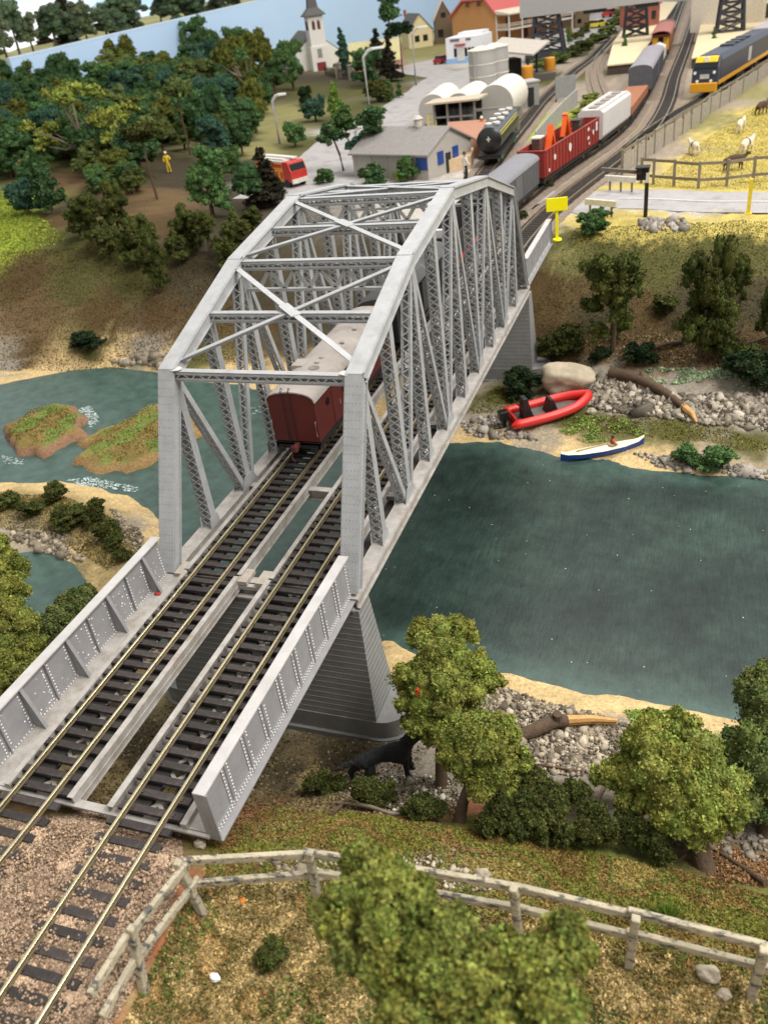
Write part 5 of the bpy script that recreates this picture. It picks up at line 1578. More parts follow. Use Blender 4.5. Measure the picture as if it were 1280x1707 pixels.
# near left bank
for i, (blobs, xy, l, d_) in enumerate((
   ([(30, 1045, 46, 0), (5, 1075, 40, -.3), (55, 1080, 40, -.2), (20, 1110, 46, -.5), (60, 1110, 34, -.3), (0, 1020, 30, .3)], (-9.5, 17.5), 'olive tree left of the near plate girder below the pond', 0),
   ([(120, 1030, 40, 0), (95, 1050, 36, 0), (140, 1000, 28, .2), (100, 1080, 34, -.3), (150, 1030, 26, .1)], (-7.6, 19.5), 'darker olive tree hugging the left plate girder', 0),
   ([(5, 960, 40, 0), (0, 1000, 36, 0), (20, 990, 30, 0), (-10, 920, 30, .3), (12, 935, 22, .3)], (-12.5, 20), 'olive tree at the left edge beside the pond', 0))):
    b = Vector((xy[0], xy[1], gz(*xy)))
    # depth of the crown: where the sight line passes over the trunk
    d0 = ray(blobs[0][0], blobs[0][1]); d0 = d0 / np.linalg.norm(d0)
    D = float(np.dot(np.array(b) + np.array((0, 0, 2.5)) - CAM_P, d0))
    big_tree('broadleaf_tree', l, blobs, D, 'near' if i != 1 else 'midolive', b, 6000, .1, .2, seedx=40 + i)
# blurred tree close to the camera
D = 17.5
q = at_d(740, 1640, D)
bN = Vector((q[0], q[1] - .2, gz(q[0], q[1] - .2)))
big_tree('broadleaf_tree', 'blurred olive green tree in front of the white fence close to the camera', [(760, 1660, 105, 0), (640, 1545, 84, .3), (610, 1450, 48, .7), (655, 1465, 40, .8), (575, 1530, 52, .4), (690, 1520, 52, .2), (712, 1600, 46, 0), (880, 1610, 62, -.2), (935, 1568, 42, 0), (965, 1595, 30, 0), (900, 1680, 76, -.3), (810, 1620, 58, -.2), (690, 1660, 66, 0), (630, 1600, 52, .1), (740, 1720, 90, -.3), (860, 1740, 80, -.4)], D, 'near', bN, 15000, .10, .22)

# ---------------------------------------------------------------- grass, weeds, flakes
def poly_world(px, n, rs=nrs):
    P = np.array([ground(*q)[:2] for q in px])
    return poly_fill(P, n, rs)
def poly_fill(P, n, rs=nrs):
    lo, hi = P.min(0), P.max(0)
    out = []
    m = 0
    while m < n:
        Q = rs.uniform(lo, hi, (n * 2, 2))
        ins = np.zeros(len(Q), bool)
        j = len(P) - 1
        for i in range(len(P)):
            c = ((P[i, 1] > Q[:, 1]) != (P[j, 1] > Q[:, 1])) & (Q[:, 0] < (P[j, 0] - P[i, 0]) * (Q[:, 1] - P[i, 1]) / (P[j, 1] - P[i, 1] + 1e-12) + P[i, 0])
            ins ^= c; j = i
        out.append(Q[ins]); m += ins.sum()
    return np.concatenate(out)[:n]
# surface heights from the finished mesh, so scatter lies on it
def surf(P):
    ix = np.clip(np.searchsorted(xs, P[:, 0]) - 1, 0, len(xs) - 2); iy = np.clip(np.searchsorted(ys, P[:, 1]) - 1, 0, len(ys) - 2)
    fx = (P[:, 0] - xs[ix]) / (xs[ix + 1] - xs[ix]); fy = (P[:, 1] - ys[iy]) / (ys[iy + 1] - ys[iy])
    Z = ZT.reshape(len(ys), len(xs))
    return (Z[iy, ix] * (1 - fx) + Z[iy, ix + 1] * fx) * (1 - fy) + (Z[iy + 1, ix] * (1 - fx) + Z[iy + 1, ix + 1] * fx) * fy
flake_m = mat('flock flakes', (1, 1, 1), rough=.95, var=.2, scale=5, vcol=True, spec=.1)
stone_m = mat('broken stone', (1, 1, 1), rough=.9, var=.25, scale=5, bump=.3, vcol=True, spec=.2)
def flock(name, px, n, size, cols, bv=LEAF_V, bf=LEAF_F, m=flake_m, lift=.02, patch=1.0, world=None, thr=None):
    P = poly_world(px, n) if world is None else poly_fill(np.array(world, float), n)
    if thr is not None:
        nn = np.array([mnoise.fractal(Vector((x * patch, y * patch, len(name))), 1, 2, 3) for x, y in P]); P = P[nn > thr]
    n = len(P)
    z = surf(P)
    cc = np.array([lin(c) for c in cols])
    w1 = np.array([mnoise.noise(Vector((x * patch, y * patch, 5 + len(name)))) for x, y in P])
    pick = np.clip(((w1 * .9 + .5) * len(cc) + nrs.uniform(-.9, .9, n)).astype(int), 0, len(cc) - 1)
    C = cc[pick] * (1 + nrs.uniform(-.35, .35, (n, 1)))
    o = scatter(name, np.column_stack([P, z + lift]), bv, bf, (size * nrs.uniform(.5, 1.5, n) if bv is LEAF_V or bv is OCT_V else size * .62 * np.exp(nrs.normal(0, .5, n))), m, np.clip(C, .003, 1))
    tag(o, kind='stuff')
    return o
flock('dry_straw', [(200, 1720), (320, 1480), (480, 1450), (700, 1480), (900, 1530), (1300, 1640), (1500, 1690), (1500, 1780), (700, 1740)], 50000, .10, ['#7d6e45', '#a8915c', '#c4ad7a', '#927d4e', '#6a6538', '#a0804f', '#b89d68'], patch=.9)
flock('grass_tufts', [(200, 1720), (320, 1480), (480, 1450), (700, 1480), (900, 1530), (1300, 1640), (1300, 1740), (700, 1740)], 12000, .12, ['#596632', '#6f7a3a', '#4c5a2e'], patch=.5, thr=.2, lift=.04)
flock('ridge_moss', [(350, 1420), (440, 1345), (540, 1352), (640, 1362), (800, 1388), (960, 1415), (1140, 1455), (1300, 1495), (1500, 1545), (1500, 1710), (1300, 1640), (1100, 1590), (850, 1530), (650, 1480), (450, 1460), (340, 1470)], 72000, .085, ['#7b6438', '#6d6330', '#7f7838', '#687030', '#8a7640', '#846440', '#62702f', '#93824a'], patch=.55)
flock('slope_flock', [(820, 640), (930, 430), (960, 380), (1300, 370), (1300, 620), (1000, 610)], 26000, .11, ['#46421f', '#525128', '#5b592c', '#4c4226', '#656034'], patch=.3)
flock('slope_flock', [(0, 620), (0, 420), (200, 410), (420, 440), (420, 610), (250, 600)], 24000, .14, ['#4f4329', '#5a4c2d', '#5f5632', '#574a2d', '#675338'], patch=.25)
flock('bright_turf', [(0, 420), (0, 320), (50, 350), (110, 400), (50, 425)], 6000, .2, ['#7f8a35', '#8f9a3c', '#6f7a30'], patch=.35)
flock('river_weed', [(920, 715), (970, 690), (1060, 705), (1080, 725), (980, 740)], 2600, .13, ['#7f9346', '#93a853', '#6f8240'], patch=.8, lift=.08, thr=-.1)
flock('mint_scrub', [(1070, 615), (1230, 615), (1260, 650), (1200, 645), (1090, 640)], 2600, .16, ['#98a983', '#aabb95', '#8b9c76'], patch=.8, lift=.1, thr=-.1)
flock('bank_turf', [(770, 690), (830, 640), (900, 690), (1000, 720), (1150, 735), (1300, 760), (1300, 745), (1150, 700), (950, 690)], 5000, .12, ['#6b6632', '#7d7638', '#5d5a2d'], patch=.6)
flock('shore_weed', [(1040, 1185), (1130, 1185), (1190, 1235), (1130, 1260), (1060, 1215)], 2600, .11, ['#7c9a45', '#94b25b', '#6b883c'], patch=.9, lift=.08)
flock('bar_scrub', [(0, 825), (100, 825), (220, 880), (250, 930), (180, 950), (100, 900), (0, 880)], 15000, .11, ['#6e6138', '#867646', '#5c5a30', '#94824f'], patch=.6)
flock('red_dirt', [(360, 1430), (400, 1340), (470, 1330), (480, 1370), (430, 1400)], 2500, .09, ['#7d5038', '#8a5e42', '#6f583c'], patch=.9)
flock('pier_debris', None, 9000, .12, ['#5e5038', '#7a6a4a', '#6a5c40', '#4a4632'], patch=.9, world=[(-3, 14.3), (8.5, 14.3), (10, 24.5), (-4, 24.5)])
flock('field_grass', [(1080, 312), (1150, 250), (1300, 150), (1300, 318)], 16000, .13, ['#b5a354', '#a89a50', '#bfae60', '#a59a4c'], patch=.2)
flock('pier_debris', [(480, 1340), (520, 1270), (760, 1300), (770, 1360), (620, 1365)], 5000, .11, ['#5e5038', '#7a6a4a', '#8a7a58', '#4a4632'], patch=.9)
# ballast stones and rubble
flock('ballast_stones', [(-40, 1385), (150, 1356), (300, 1392), (310, 1450), (250, 1590), (180, 1720), (-40, 1720)], 38000, .06, ['#8d7762', '#75624f', '#a58d75', '#5f4f3f', '#b49a80'], OCT_V, OCT_F, stone_m, -.005, 1.2)
flock('track_chips', [(-40, 1430), (150, 1372), (290, 1398), (250, 1500), (120, 1720), (-40, 1720)], 2600, .055, ['#a58d75', '#8d7762', '#b49a80'], OCT_V, OCT_F, stone_m, .08, .8, thr=-.05)
flock('shore_stones', [(770, 1165), (850, 1150), (960, 1185), (1050, 1205), (1065, 1245), (1010, 1300), (900, 1290), (800, 1250)], 2800, .125, ['#8a7d68', '#9c8f7b', '#73695a', '#ab9f8a', '#5f5545'], ROCK_V, ROCK_F, stone_m, .04, .5)
flock('shore_stones', [(1060, 1300), (1160, 1290), (1290, 1350), (1290, 1450), (1150, 1420), (1060, 1380)], 500, .13, ['#8f8678', '#7d7567', '#6d6557'], ROCK_V, ROCK_F, stone_m, .03, .5)
flock('bank_stones', [(930, 650), (1000, 625), (1140, 660), (1300, 650), (1300, 720), (1150, 705), (1040, 690), (960, 675)], 2800, .21, ['#8b8272', '#9c9282', '#746b5d', '#a89e8e', '#645c50'], ROCK_V, ROCK_F, stone_m, .05, .4)
flock('bank_stones', [(760, 705), (840, 690), (900, 735), (850, 732), (780, 728)], 260, .22, ['#8c8479', '#9d958a', '#787167'], ROCK_V, ROCK_F, stone_m, .03, .4)
flock('bank_stones', [(1050, 755), (1130, 765), (1290, 785), (1290, 800), (1100, 780)], 260, .22, ['#8c8479', '#9d958a', '#787167'], ROCK_V, ROCK_F, stone_m, .03, .4)
flock('bank_stones', [(180, 600), (270, 590), (280, 612), (190, 606)], 120, .4, ['#8a7f6c', '#9a8f7a'], ROCK_V, ROCK_F, stone_m, .03, .4)
flock('bar_stones', [(20, 880), (110, 890), (150, 935), (90, 925), (20, 900)], 240, .2, ['#8b8070', '#a0937f', '#7a705f'], ROCK_V, ROCK_F, stone_m, .03, .4)
flock('bar_stones', [(185, 850), (235, 885), (245, 930), (215, 910)], 200, .15, ['#8b8070', '#a0937f', '#7a705f'], ROCK_V, ROCK_F, stone_m, .03, .4)
flock('pier_stones', [(560, 1320), (640, 1280), (770, 1300), (770, 1350), (640, 1365)], 420, .09, ['#b1a899', '#cfc8ba', '#8d8473'], ROCK_V, ROCK_F, stone_m, .03, .6)
flock('ridge_stones', [(420, 1440), (520, 1425), (700, 1425), (830, 1465), (820, 1490), (640, 1480), (500, 1465)], 300, .12, ['#9b917c', '#b0a690', '#857b68'], ROCK_V, ROCK_F, stone_m, .03, .5)
flock('verge_stones', [(1065, 368), (1140, 365), (1150, 385), (1070, 385)], 130, .3, ['#8c8479', '#9d958a', '#787167'], ROCK_V, ROCK_F, stone_m, .03, .4)
flock('slope_litter', [(960, 560), (1100, 560), (1230, 590), (1230, 610), (1000, 600)], 1600, .16, ['#9c8a66', '#7a6242', '#b8a883', '#6a5334'], patch=.5)
flock('trunk_litter', [(1150, 1440), (1200, 1410), (1290, 1430), (1290, 1480), (1200, 1470)], 2600, .1, ['#8a6a48', '#a37f58', '#6b4f36'], patch=.7)
# ================================================================ town and yard beyond the bridge
def G(u, v, z=-.38):
    p = at_z(u, v, z); return Vector((p[0], p[1], z))
def wallframe(pl, pr):
    """local frame of a wall whose foot runs from pl to pr as seen by the camera; y points away"""
    pl, pr = Vector(pl), Vector(pr)
    d = pr - pl; w_ = d.length
    return pl, math.atan2(d.y, d.x), w_
def ppm(p): return px_per_m(p)[0]
cream_w = mat('cream wall', lin('#d3c598'), rough=.8, var=.08)
white_w = mat('white wall', lin('#dcd8cf'), rough=.7, var=.06)
slate_r = mat('grey slate roof', lin('#575553'), rough=.8, var=.15, scale=3)
maroon = mat('maroon louvres', lin('#5a2a2c'), rough=.7)
dark_in = mat('dark interior', lin('#26231f'), rough=.9)
def gable(mb_w, mb_r, w_, dep, h, rh, over=.4, axis='X'):
    """walls and pitched roof of a small house; ridge along axis"""
    if axis == 'X':
        mb_w.prism([(0, 0), (dep, 0), (dep, h), (dep / 2, h + rh), (0, h)], 0, w_, 'YZ')
        t = .18
        o = over
        s_ = rh / (dep / 2)
        mb_r.prism([(-o, h - o * s_), (dep / 2, h + rh), (dep + o, h - o * s_), (dep + o, h - o * s_ + t), (dep / 2, h + rh + t), (-o, h - o * s_ + t)], -o, w_ + o, 'YZ')
    else:
        mb_w.prism([(0, 0), (w_, 0), (w_, h), (w_ / 2, h + rh), (0, h)], 0, dep, 'XZ')
        t = .18; o = over; s_ = rh / (w_ / 2)
        mb_r.prism([(-o, h - o * s_), (w_ / 2, h + rh), (w_ + o, h - o * s_), (w_ + o, h - o * s_ + t), (w_ / 2, h + rh + t), (-o, h - o * s_ + t)], -o, dep + o, 'XZ')
def house(name, label, cat, pl, pr, dep, h, rh, wm, rm, axis='X', wins=(), doors=(), chim=None, over=.4, winm=None):
    o, a, w_ = wallframe(pl, pr)
    t = thing(name, label, cat, o, a)
    mw, mr = MB(), MB()
    gable(mw, mr, w_, dep, h, rh, over, axis)
    mw.build('wall', wm, t); rf = mr.build('roof', rm, t)
    for side, x, z, ww, hh in wins:
        mb = MB()
        if side == 'f': mb.box((x * w_, -.04, z), (ww, .1, hh))
        elif side == 'r': mb.box((w_ + .04, x * dep, z), (.1, ww, hh))
        f = mb.build('window', winm or glass_dk, t)
    for side, x, ww, hh in doors:
        mb = MB()
        if side == 'f': mb.box((x * w_, -.05, hh / 2), (ww, .12, hh))
        else: mb.box((w_ + .05, x * dep, hh / 2), (.12, ww, hh))
        mb.build('door', maroon, t)
    if chim:
        mb = MB(); mb.box((chim * w_, dep * .5, h + rh + .4), (.8, .8, 2.0)); mb.build('chimney', mat('brick chimney', lin('#8d5a45'), rough=.9), rf)
    return t
# church
o, a, w_ = wallframe(G(521, 127), G(538, 129))
ch = thing('church', 'white timber church with a dark pointed spire and grey roof before the blue board', 'church', o, a - .12)
tw = 4.3
ch.scale = (1, 1, .80)
mb = MB(); mb.prism([(-.35, -.35), (tw + .35, -.35), (tw + .35, tw + .35), (-.35, tw + .35)], -.5, 9.3); mb.prism([(0, 0), (tw, 0), (tw, tw), (0, tw)], 9.3, 18.6)
mb.build('tower', white_w, ch)
mb = MB(); mb.prism([(-.75, -.75), (tw + .75, -.75), (tw + .75, tw + .75), (-.75, tw + .75)], 18.5, 18.8)
c = tw / 2
q = [(-.75, -.75, 18.8), (tw + .75, -.75, 18.8), (tw + .75, tw + .75, 18.8), (-.75, tw + .75, 18.8), (c - 1.35, c - 1.35, 20.9), (c + 1.35, c - 1.35, 20.9), (c + 1.35, c + 1.35, 20.9), (c - 1.35, c + 1.35, 20.9), (c, c, 36)]
mb.add(q, [(0, 1, 5, 4), (1, 2, 6, 5), (2, 3, 7, 6), (3, 0, 4, 7), (4, 5, 8), (5, 6, 8), (6, 7, 8), (7, 4, 8)])
mb.build('spire', slate_r, ch)
for sx, fc in ((.25, 'f'), (.5, 'f'), (.75, 'f'), (.33, 'r'), (.67, 'r')):
    mb = MB()
    w2 = .85
    pr_ = [(-w2 / 2, 14.4), (w2 / 2, 14.4), (w2 / 2, 16.6), (0, 17.3), (-w2 / 2, 16.6)]
    if fc == 'f': mb.prism([(sx * tw + x, z) for x, z in pr_], -.06, .02, 'XZ')
    else: mb.prism([(sx * tw + x, z) for x, z in pr_], tw - .02, tw + .06, 'YZ')
    mb.build('louvre_window', maroon, ch)
mb = MB(); mb.prism([(tw + .3, .8), (tw + .42, .8), (tw + .42, 3.4), (tw + .3, 3.4)], -.5, 4.4); mb.build('door', mat('red church door', lin('#7c2328'), rough=.6), ch)
mb = MB(); mb.prism([(tw + .3, 1.4), (tw + .42, 1.4), (tw + .42, 2.7), (tw + .3, 2.7)], 5.8, 8.6); mb.build('window', mat('pale church glass', lin('#8c8a80'), rough=.3), ch)
mw, mr = MB(), MB()
mw.prism([(-4.2, -.5), (8.5, -.5), (8.5, 7.2), (2.15, 13.4), (-4.2, 7.2)], -21, 0.0, 'YZ')
mr.prism([(-4.9, 6.5), (2.15, 13.4), (9.2, 6.5), (9.2, 6.85), (2.15, 13.75), (-4.9, 6.85)], -21.4, -.05, 'YZ')
mw.build('nave_wall', white_w, ch); mr.build('nave_roof', slate_r, ch)
for x in (-17, -13, -9, -5):
    mb = MB(); mb.box((x, -4.25, 4), (1.2, .12, 3)); mb.build('nave_window', maroon, ch)
# churchyard fence and gate pillars
t = thing('churchyard_fence', 'dark iron churchyard fence with stone pillars right of the church', 'fence', G(545, 132, 0))
org = Vector(t.location)
A, B = G(543, 131, 0), G(600, 140, 0)
mb = MB()
for i in range(30):
    p = A.lerp(B, i / 29) - org
    mb.box(p + Vector((0, 0, 1.4)), (.14, .14, 2.9))
for z in (.5, 2.4): mb.bar(A - org + Vector((0, 0, z)), B - org + Vector((0, 0, z)), .1, .14)
mb.build('railings', mat('black iron', lin('#1f1e20'), rough=.6), t)
for u, v in ((566, 134), (588, 138)):
    mb = MB(); p = G(u, v, 0) - org; mb.box(p + Vector((0, 0, 1.9)), (1.3, 1.3, 3.9)); mb.box(p + Vector((0, 0, 3.9)), (1.6, 1.6, .3)); mb.build('gate_pillar', mat('stone pillar', lin('#8d8276'), rough=.9, var=.2), t)
# houses
house('cottage', 'low house with a pale yellow roof slope and pinkish wall behind the two dark spruces', 'house', G(585, 128), G(668, 118), 9, 3.0, 4.5, mat('pinkish wall', lin('#c69a86'), rough=.8), mat('pale yellow roof', lin('#c2b888'), rough=.8, var=.12), 'X', [('r', .5, 2, 1.4, 1.3)], chim=.75)
house('cottage', 'cream house with grey roof and brick chimney left of the brown gabled house', 'house', G(683, 84), G(722, 78), 14, 5.5, 4.5, cream_w, slate_r, 'Y', [('f', .35, 3, 1.6, 1.8), ('f', .7, 3, 1.6, 1.8)], chim=.15)
house('cottage', 'brown gabled timber house with a pale roof beside the orange hotel', 'house', G(727, 76), G(757, 72), 16, 7.5, 5.2, mat('brown timber wall', lin('#6a5a44'), rough=.85, var=.15), mat('pale bright roof', lin('#d0c6b4'), rough=.7), 'Y', [('f', .5, 8.6, 1.6, 1.4), ('f', .3, 3.4, 1.8, 2.2)])
# hotel
o, a, w_ = wallframe(G(756, 76), G(827, 74))
ho = thing('hotel', 'orange walled hotel with a faded red roof and white verandah on its right side', 'hotel', o, a)
ow = mat('orange render', lin('#c08a55'), rough=.85, var=.06)
rr = mat('faded red roof tin', lin('#c2605c'), rough=.6, var=.08)
H_ = 8.2; dp = 26
mb = MB(); mb.prism([(0, -.3), (w_, -.3), (w_, H_), (w_ * .78, H_ + 3.6), (w_ * .3, H_ + 3.6), (0, H_)], 0, dp, 'XZ'); mb.build('wall', ow, ho)
mb = MB(); t_ = .5
mb.prism([(-.8, H_ - .5), (w_ * .29, H_ + 3.8), (w_ * .79, H_ + 3.8), (w_ + .8, H_ - .5), (w_ + .8, H_ + .1), (w_ * .8, H_ + 4.4), (w_ * .28, H_ + 4.4), (-.8, H_ + .1)], -.6, dp + .6, 'XZ'); rf = mb.build('roof', rr, ho)
mb = MB()
for x in (.42, .68): mb.box((w_ * x, -.75, H_ + 2.9), (1.1, .3, 1.3))
mb.build('gable_brackets', maroon, ho)
mb = MB(); mb.box((w_ * .4, -.3, 3.4), (2.4, .6, 2.0)); mb.build('wall_box', mat('grey wall box', lin('#8c8378'), rough=.7), ho)
vw = mat('white verandah timber', lin('#c9c0b3'), rough=.7)
mb = MB()
for z in (3.8, 7.7): mb.box((w_ + 3.2, dp * .5, z), (6.4, dp, .4))
for y in np.linspace(0, dp, 6):
    for x in (w_ + 6.1, w_ + .4): mb.box((x, y, 3.9), (.35, .35, 7.8))
for z in (4.8, 5.3): mb.box((w_ + 6.1, dp * .5, z), (.18, dp, .18)); mb.box((w_ + 3.2, .1, z), (6.2, .18, .18))
for i in range(14): mb.box((w_ + .4 + i * .44, .1, 4.6), (.1, .1, 1.4))
mb.build('verandah', vw, ho)
mb = MB(); mb.prism([(w_ + .1, 8.0), (w_ + 6.8, 7.7), (w_ + 6.8, 8.0), (w_ + .1, 9.0)], -.4, dp + .4, 'XZ'); mb.build('verandah_roof', mat('cream tin', lin('#d8cdb8'), rough=.6), ho)
for z, y in ((5.4, 5), (5.4, 12), (1.7, 5), (1.7, 12)):
    mb = MB(); mb.box((w_ + .06, y, z), (.12, 1.8, 2.6)); mb.build('door', maroon, ho)
# shops behind
house('shop', 'pinkish shop with a white upper wall beyond the hotel verandah', 'shop', G(868, 62), G(884, 61), 14, 8, 2, mat('pink shop wall', lin('#b98d80'), rough=.8), mat('faded red roof tin', (0, 0, 0)), 'X', [('f', .5, 2.4, 2.4, 2.6)])
t = house('terrace_building', 'tall brown brick building rising behind the orange hotel roof', 'building', G(826, 40), G(868, 38), 14, 34, .5, mat('brown brick', lin('#7d6452'), rough=.9, var=.15), slate_r, 'X', [('f', .25, 24, 2.4, 3), ('f', .6, 24, 2.4, 3), ('f', .25, 17, 2.4, 3), ('f', .6, 17, 2.4, 3)])
# white kiosk
o, a, w_ = wallframe(G(745, 108), G(802, 103))
k = thing('kiosk', 'white flat roofed kiosk with a pale blue base stripe in front of the hotel', 'kiosk', o, a)
mb = MB(); mb.box((w_ / 2, 4.5, 3.0), (w_, 9, 6.2)); mb.box((w_ / 2 + 1, 5.5, 6.3), (w_ * .7, 5, 1.2)); mb.build('wall', mat('bright white wall', lin('#e4e4e6'), rough=.6, var=.04), k)
mb = MB(); mb.box((w_ / 2, 4.5, .5), (w_ + .1, 9.1, 1.6)); mb.build('base_stripe', mat('pale blue paint', lin('#92b7df'), rough=.6), k)
mb = MB(); mb.box((w_ * .42, -.05, 2.3), (2.0, .14, 3.2)); mb.build('door', mat('white door', lin('#cfcfca'), rough=.6), k)
mb = MB(); mb.box((w_ * .42, -.3, 4.4), (2.9, .6, .35)); mb.build('awning', mat('red awning', lin('#a83a32'), rough=.6), k)
for x in (.27, .58, .68, .78):
    mb = MB(); mb.box((w_ * x, -.04, 2.6), (.7, .12, 2.0)); mb.build('window', glass_dk, k)
mb = MB(); mb.box((w_ * .27, -.05, 5.5), (2.6, .1, .6)); mb.box((w_ * .66, -.05, 5.5), (1.4, .1, .5)); mb.build('sign_strip', mat('grey sign strip', lin('#6a6a6e'), rough=.6), k)
def small_car(label, u, v, col, rz, sc=1.4, grp=None):
    t = thing('parked_car', label, 'car', G(u, v), rz, grp)
    t.scale = (sc, sc, sc)
    cm = mat('car ' + col, lin(col), rough=.3, var=.03)
    mb = MB(); mb.prism([(-2.1, .35), (2.1, .35), (2.15, .8), (1.2, .95), (-2.1, 1.0)], -.85, .85, 'XZ'); mb.build('body', cm, t, bevel=.06)
    mb = MB(); mb.prism([(-1.7, .98), (.95, .95), (.4, 1.5), (-1.3, 1.5)], -.75, .75, 'XZ'); mb.build('cabin', glass_dk, t, bevel=.05)
    mb = MB(); mb.box((-.45, 0, 1.52), (1.5, 1.3, .05)); mb.build('roof', cm, t)
    for x in (-1.3, 1.3):
        for y in (-.82, .82):
            mb = MB(); mb.lathe([(.02, -.1), (.34, -.1), (.34, .1), (.02, .1)], (x, y, .34), 12, 'Y'); mb.build('wheel', black_fr, t)
small_car('dark red car parked left of the white kiosk', 737, 106, '#a02428', 1.3, 1.35)
small_car('yellow car on the pale road near the gantry', 998, 46, '#dcc53a', 1.1, 1.5)
small_car('red car farther up the pale road', 1017, 28, '#b8342f', 1.1, 1.7)
small_car('pale yellow car by the small brown hut', 966, 28, '#d8cc6a', .6, 2.0)
house('hut', 'small brown gabled hut beside the pale road under the gantry', 'hut', G(958, 48), G(982, 44), 9, 4.2, 2.6, mat('brown timber wall', (0, 0, 0)), mat('brown roof', lin('#6d5d49'), rough=.85), 'Y', [('f', .3, 2, 1.4, 1.2)])
# grey shed
o, a, w_ = wallframe(G(592, 296), G(715, 301))
sh = thing('yard_shed', 'long grey corrugated shed with blue windows behind the bridge', 'shed', o, a)
cor = mat('corrugated grey roof', lin('#8e8985'), rough=.6, var=.12)
shw = mat('pale grey shed wall', lin('#a8a39a'), rough=.8, var=.08)
bl_w = mat('blue window', lin('#2a4688'), rough=.4)
dp = 9.5
mw, mr = MB(), MB()
gable(mw, mr, w_, dp, 3.0, 2.2, .4)
mw.build('wall', shw, sh); rf = mr.build('roof', cor, sh)
mb = MB()
s_ = 2.2 / (dp / 2)
for x in np.arange(-.2, w_ + .3, .42):
    mb.bar((x, -.4, 3.0 - .4 * s_ + .22), (x, dp / 2, 5.42), .12, .08)
mb.build('roof_ribs', cor, rf, kind='stuff')
for x in (.93,):
    mb = MB(); mb.box((w_ * x, -.05, 1.9), (1.7, .12, 1.4)); mb.build('window', bl_w, sh)
for y in (.28, .62):
    mb = MB(); mb.box((w_ + .05, dp * y, 2.1), (.12, 1.2, 1.5)); mb.build('window', bl_w, sh)
mb = MB(); mb.box((w_ + .05, dp * .45, 1.2), (.1, 1.0, 2.4)); mb.build('door', dark_in, sh)
mb = MB(); mb.lathe([(.5, 0), (.5, .9), (.7, .95), (.3, 1.3)], (w_ * .62, dp / 2, 5.3), 10); mb.build('roof_vent', mat('pale vent', lin('#bdb5a8'), rough=.7), rf)
mb = MB()
for x in np.arange(.6, w_ * .88, 2.6): mb.box((x, -.03, 1.5), (.12, .08, 3.0))
mb.build('wall_battens', shw, sh, kind='stuff')
# brick platform with benches right of the shed
t = thing('loading_dock', 'brown brick loading dock with a cream top right of the grey shed', 'dock', G(760, 282))
org = Vector(t.location)
pts = [G(748, 276) - org, G(800, 262) - org, G(812, 228) - org, G(748, 232) - org]
mb = MB(); mb.prism([(p.x, p.y) for p in pts], -.1, 2.4); mb.build('body', mat('brown dock brick', lin('#a87a63'), rough=.9, var=.12), t)
pts = [G(738, 290) - org, G(786, 280) - org, G(790, 266) - org, G(748, 268) - org]
mb = MB(); mb.prism([(p.x, p.y) for p in pts], -.1, 1.5); mb.build('cream_step', mat('cream dock top', lin('#cbb08c'), rough=.9), t)
# silos
galv = mat('galvanised silo', lin('#a9a7a2'), rough=.5, var=.1, scale=.4)
paltop = mat('pale silo top', lin('#cfc8ba'), rough=.7)
for i, (u, v, lb) in enumerate(((806, 160, 'left of two tall grey ribbed silos beside the dark open shed'), (827, 154, 'right of two tall grey ribbed silos beside the dark open shed'))):
    p = G(u, v)
    t = thing('silo', lb, 'silo', p, 0, 'grey silos'); t.scale = (1, 1, .82)
    mb = MB(); mb.lathe([(2.55, 0), (2.55, 9.6)], n=24); mb.build('body', galv, t, smooth=True)
    mb = MB(); mb.lathe([(2.7, 9.6), (2.7, 9.8), (.4, 10.5)], n=24); mb.build('roof', paltop, t, smooth=True)
    for z in (1.9, 4.3, 6.8):
        mb = MB(); mb.lathe([(2.55, z - .12), (2.66, z), (2.55, z + .12)], n=24); mb.build('band', paltop, t)
    mb = MB(); mb.bar((-.9, -2.5, 0), (-.9, -2.5, 9.6), .25, .12, up=(0, 1, 0)); mb.build('pipe', galv, t)
# horizontal white tanks
tw_ = mat('white tank paint', lin('#d6cfc0'), rough=.5, var=.06)
te = mat('grey tank end', lin('#a9a49d'), rough=.6, var=.06)
for i, (f, b, r, lb) in enumerate((((724, 213), (748, 190), 2.4, 'leftmost of three white horizontal tanks behind the dark loading shed'), ((767, 212), (797, 188), 2.4, 'middle of three white horizontal tanks behind the dark loading shed'), ((826, 212), (852, 189), 2.9, 'rightmost white horizontal tank nearest the black tank wagon'))):
    A, B = G(*f), G(*b)
    ln = (B - A).length
    a_ = math.atan2(B.y - A.y, B.x - A.x) - math.pi / 2
    t = thing('storage_tank', lb, 'tank', A, a_, 'white storage tanks')
    ln = min(ln, 22)
    mb = MB(); mb.lathe([(r, 0.05), (r, ln)], (0, 0, r + .2), 26, 'Y'); mb.build('shell', tw_, t, smooth=True)
    mb = MB(); mb.lathe([(.02, -.02), (r - .02, -.02), (r - .02, .05), (.02, .05)], (0, 0, r + .2), 26, 'Y'); mb.build('end', te, t)
    for y in np.linspace(2, ln - 2, 4):
        mb = MB(); mb.lathe([(r, y - .1), (r + .06, y), (r, y + .1)], (0, 0, r + .2), 26, 'Y'); mb.build('seam', tw_, t)
    mb = MB()
    for y in (2, ln / 2, ln - 2): mb.box((0, y, .5), (r * 1.6, .8, 1.2))
    mb.build('saddle', te, t)
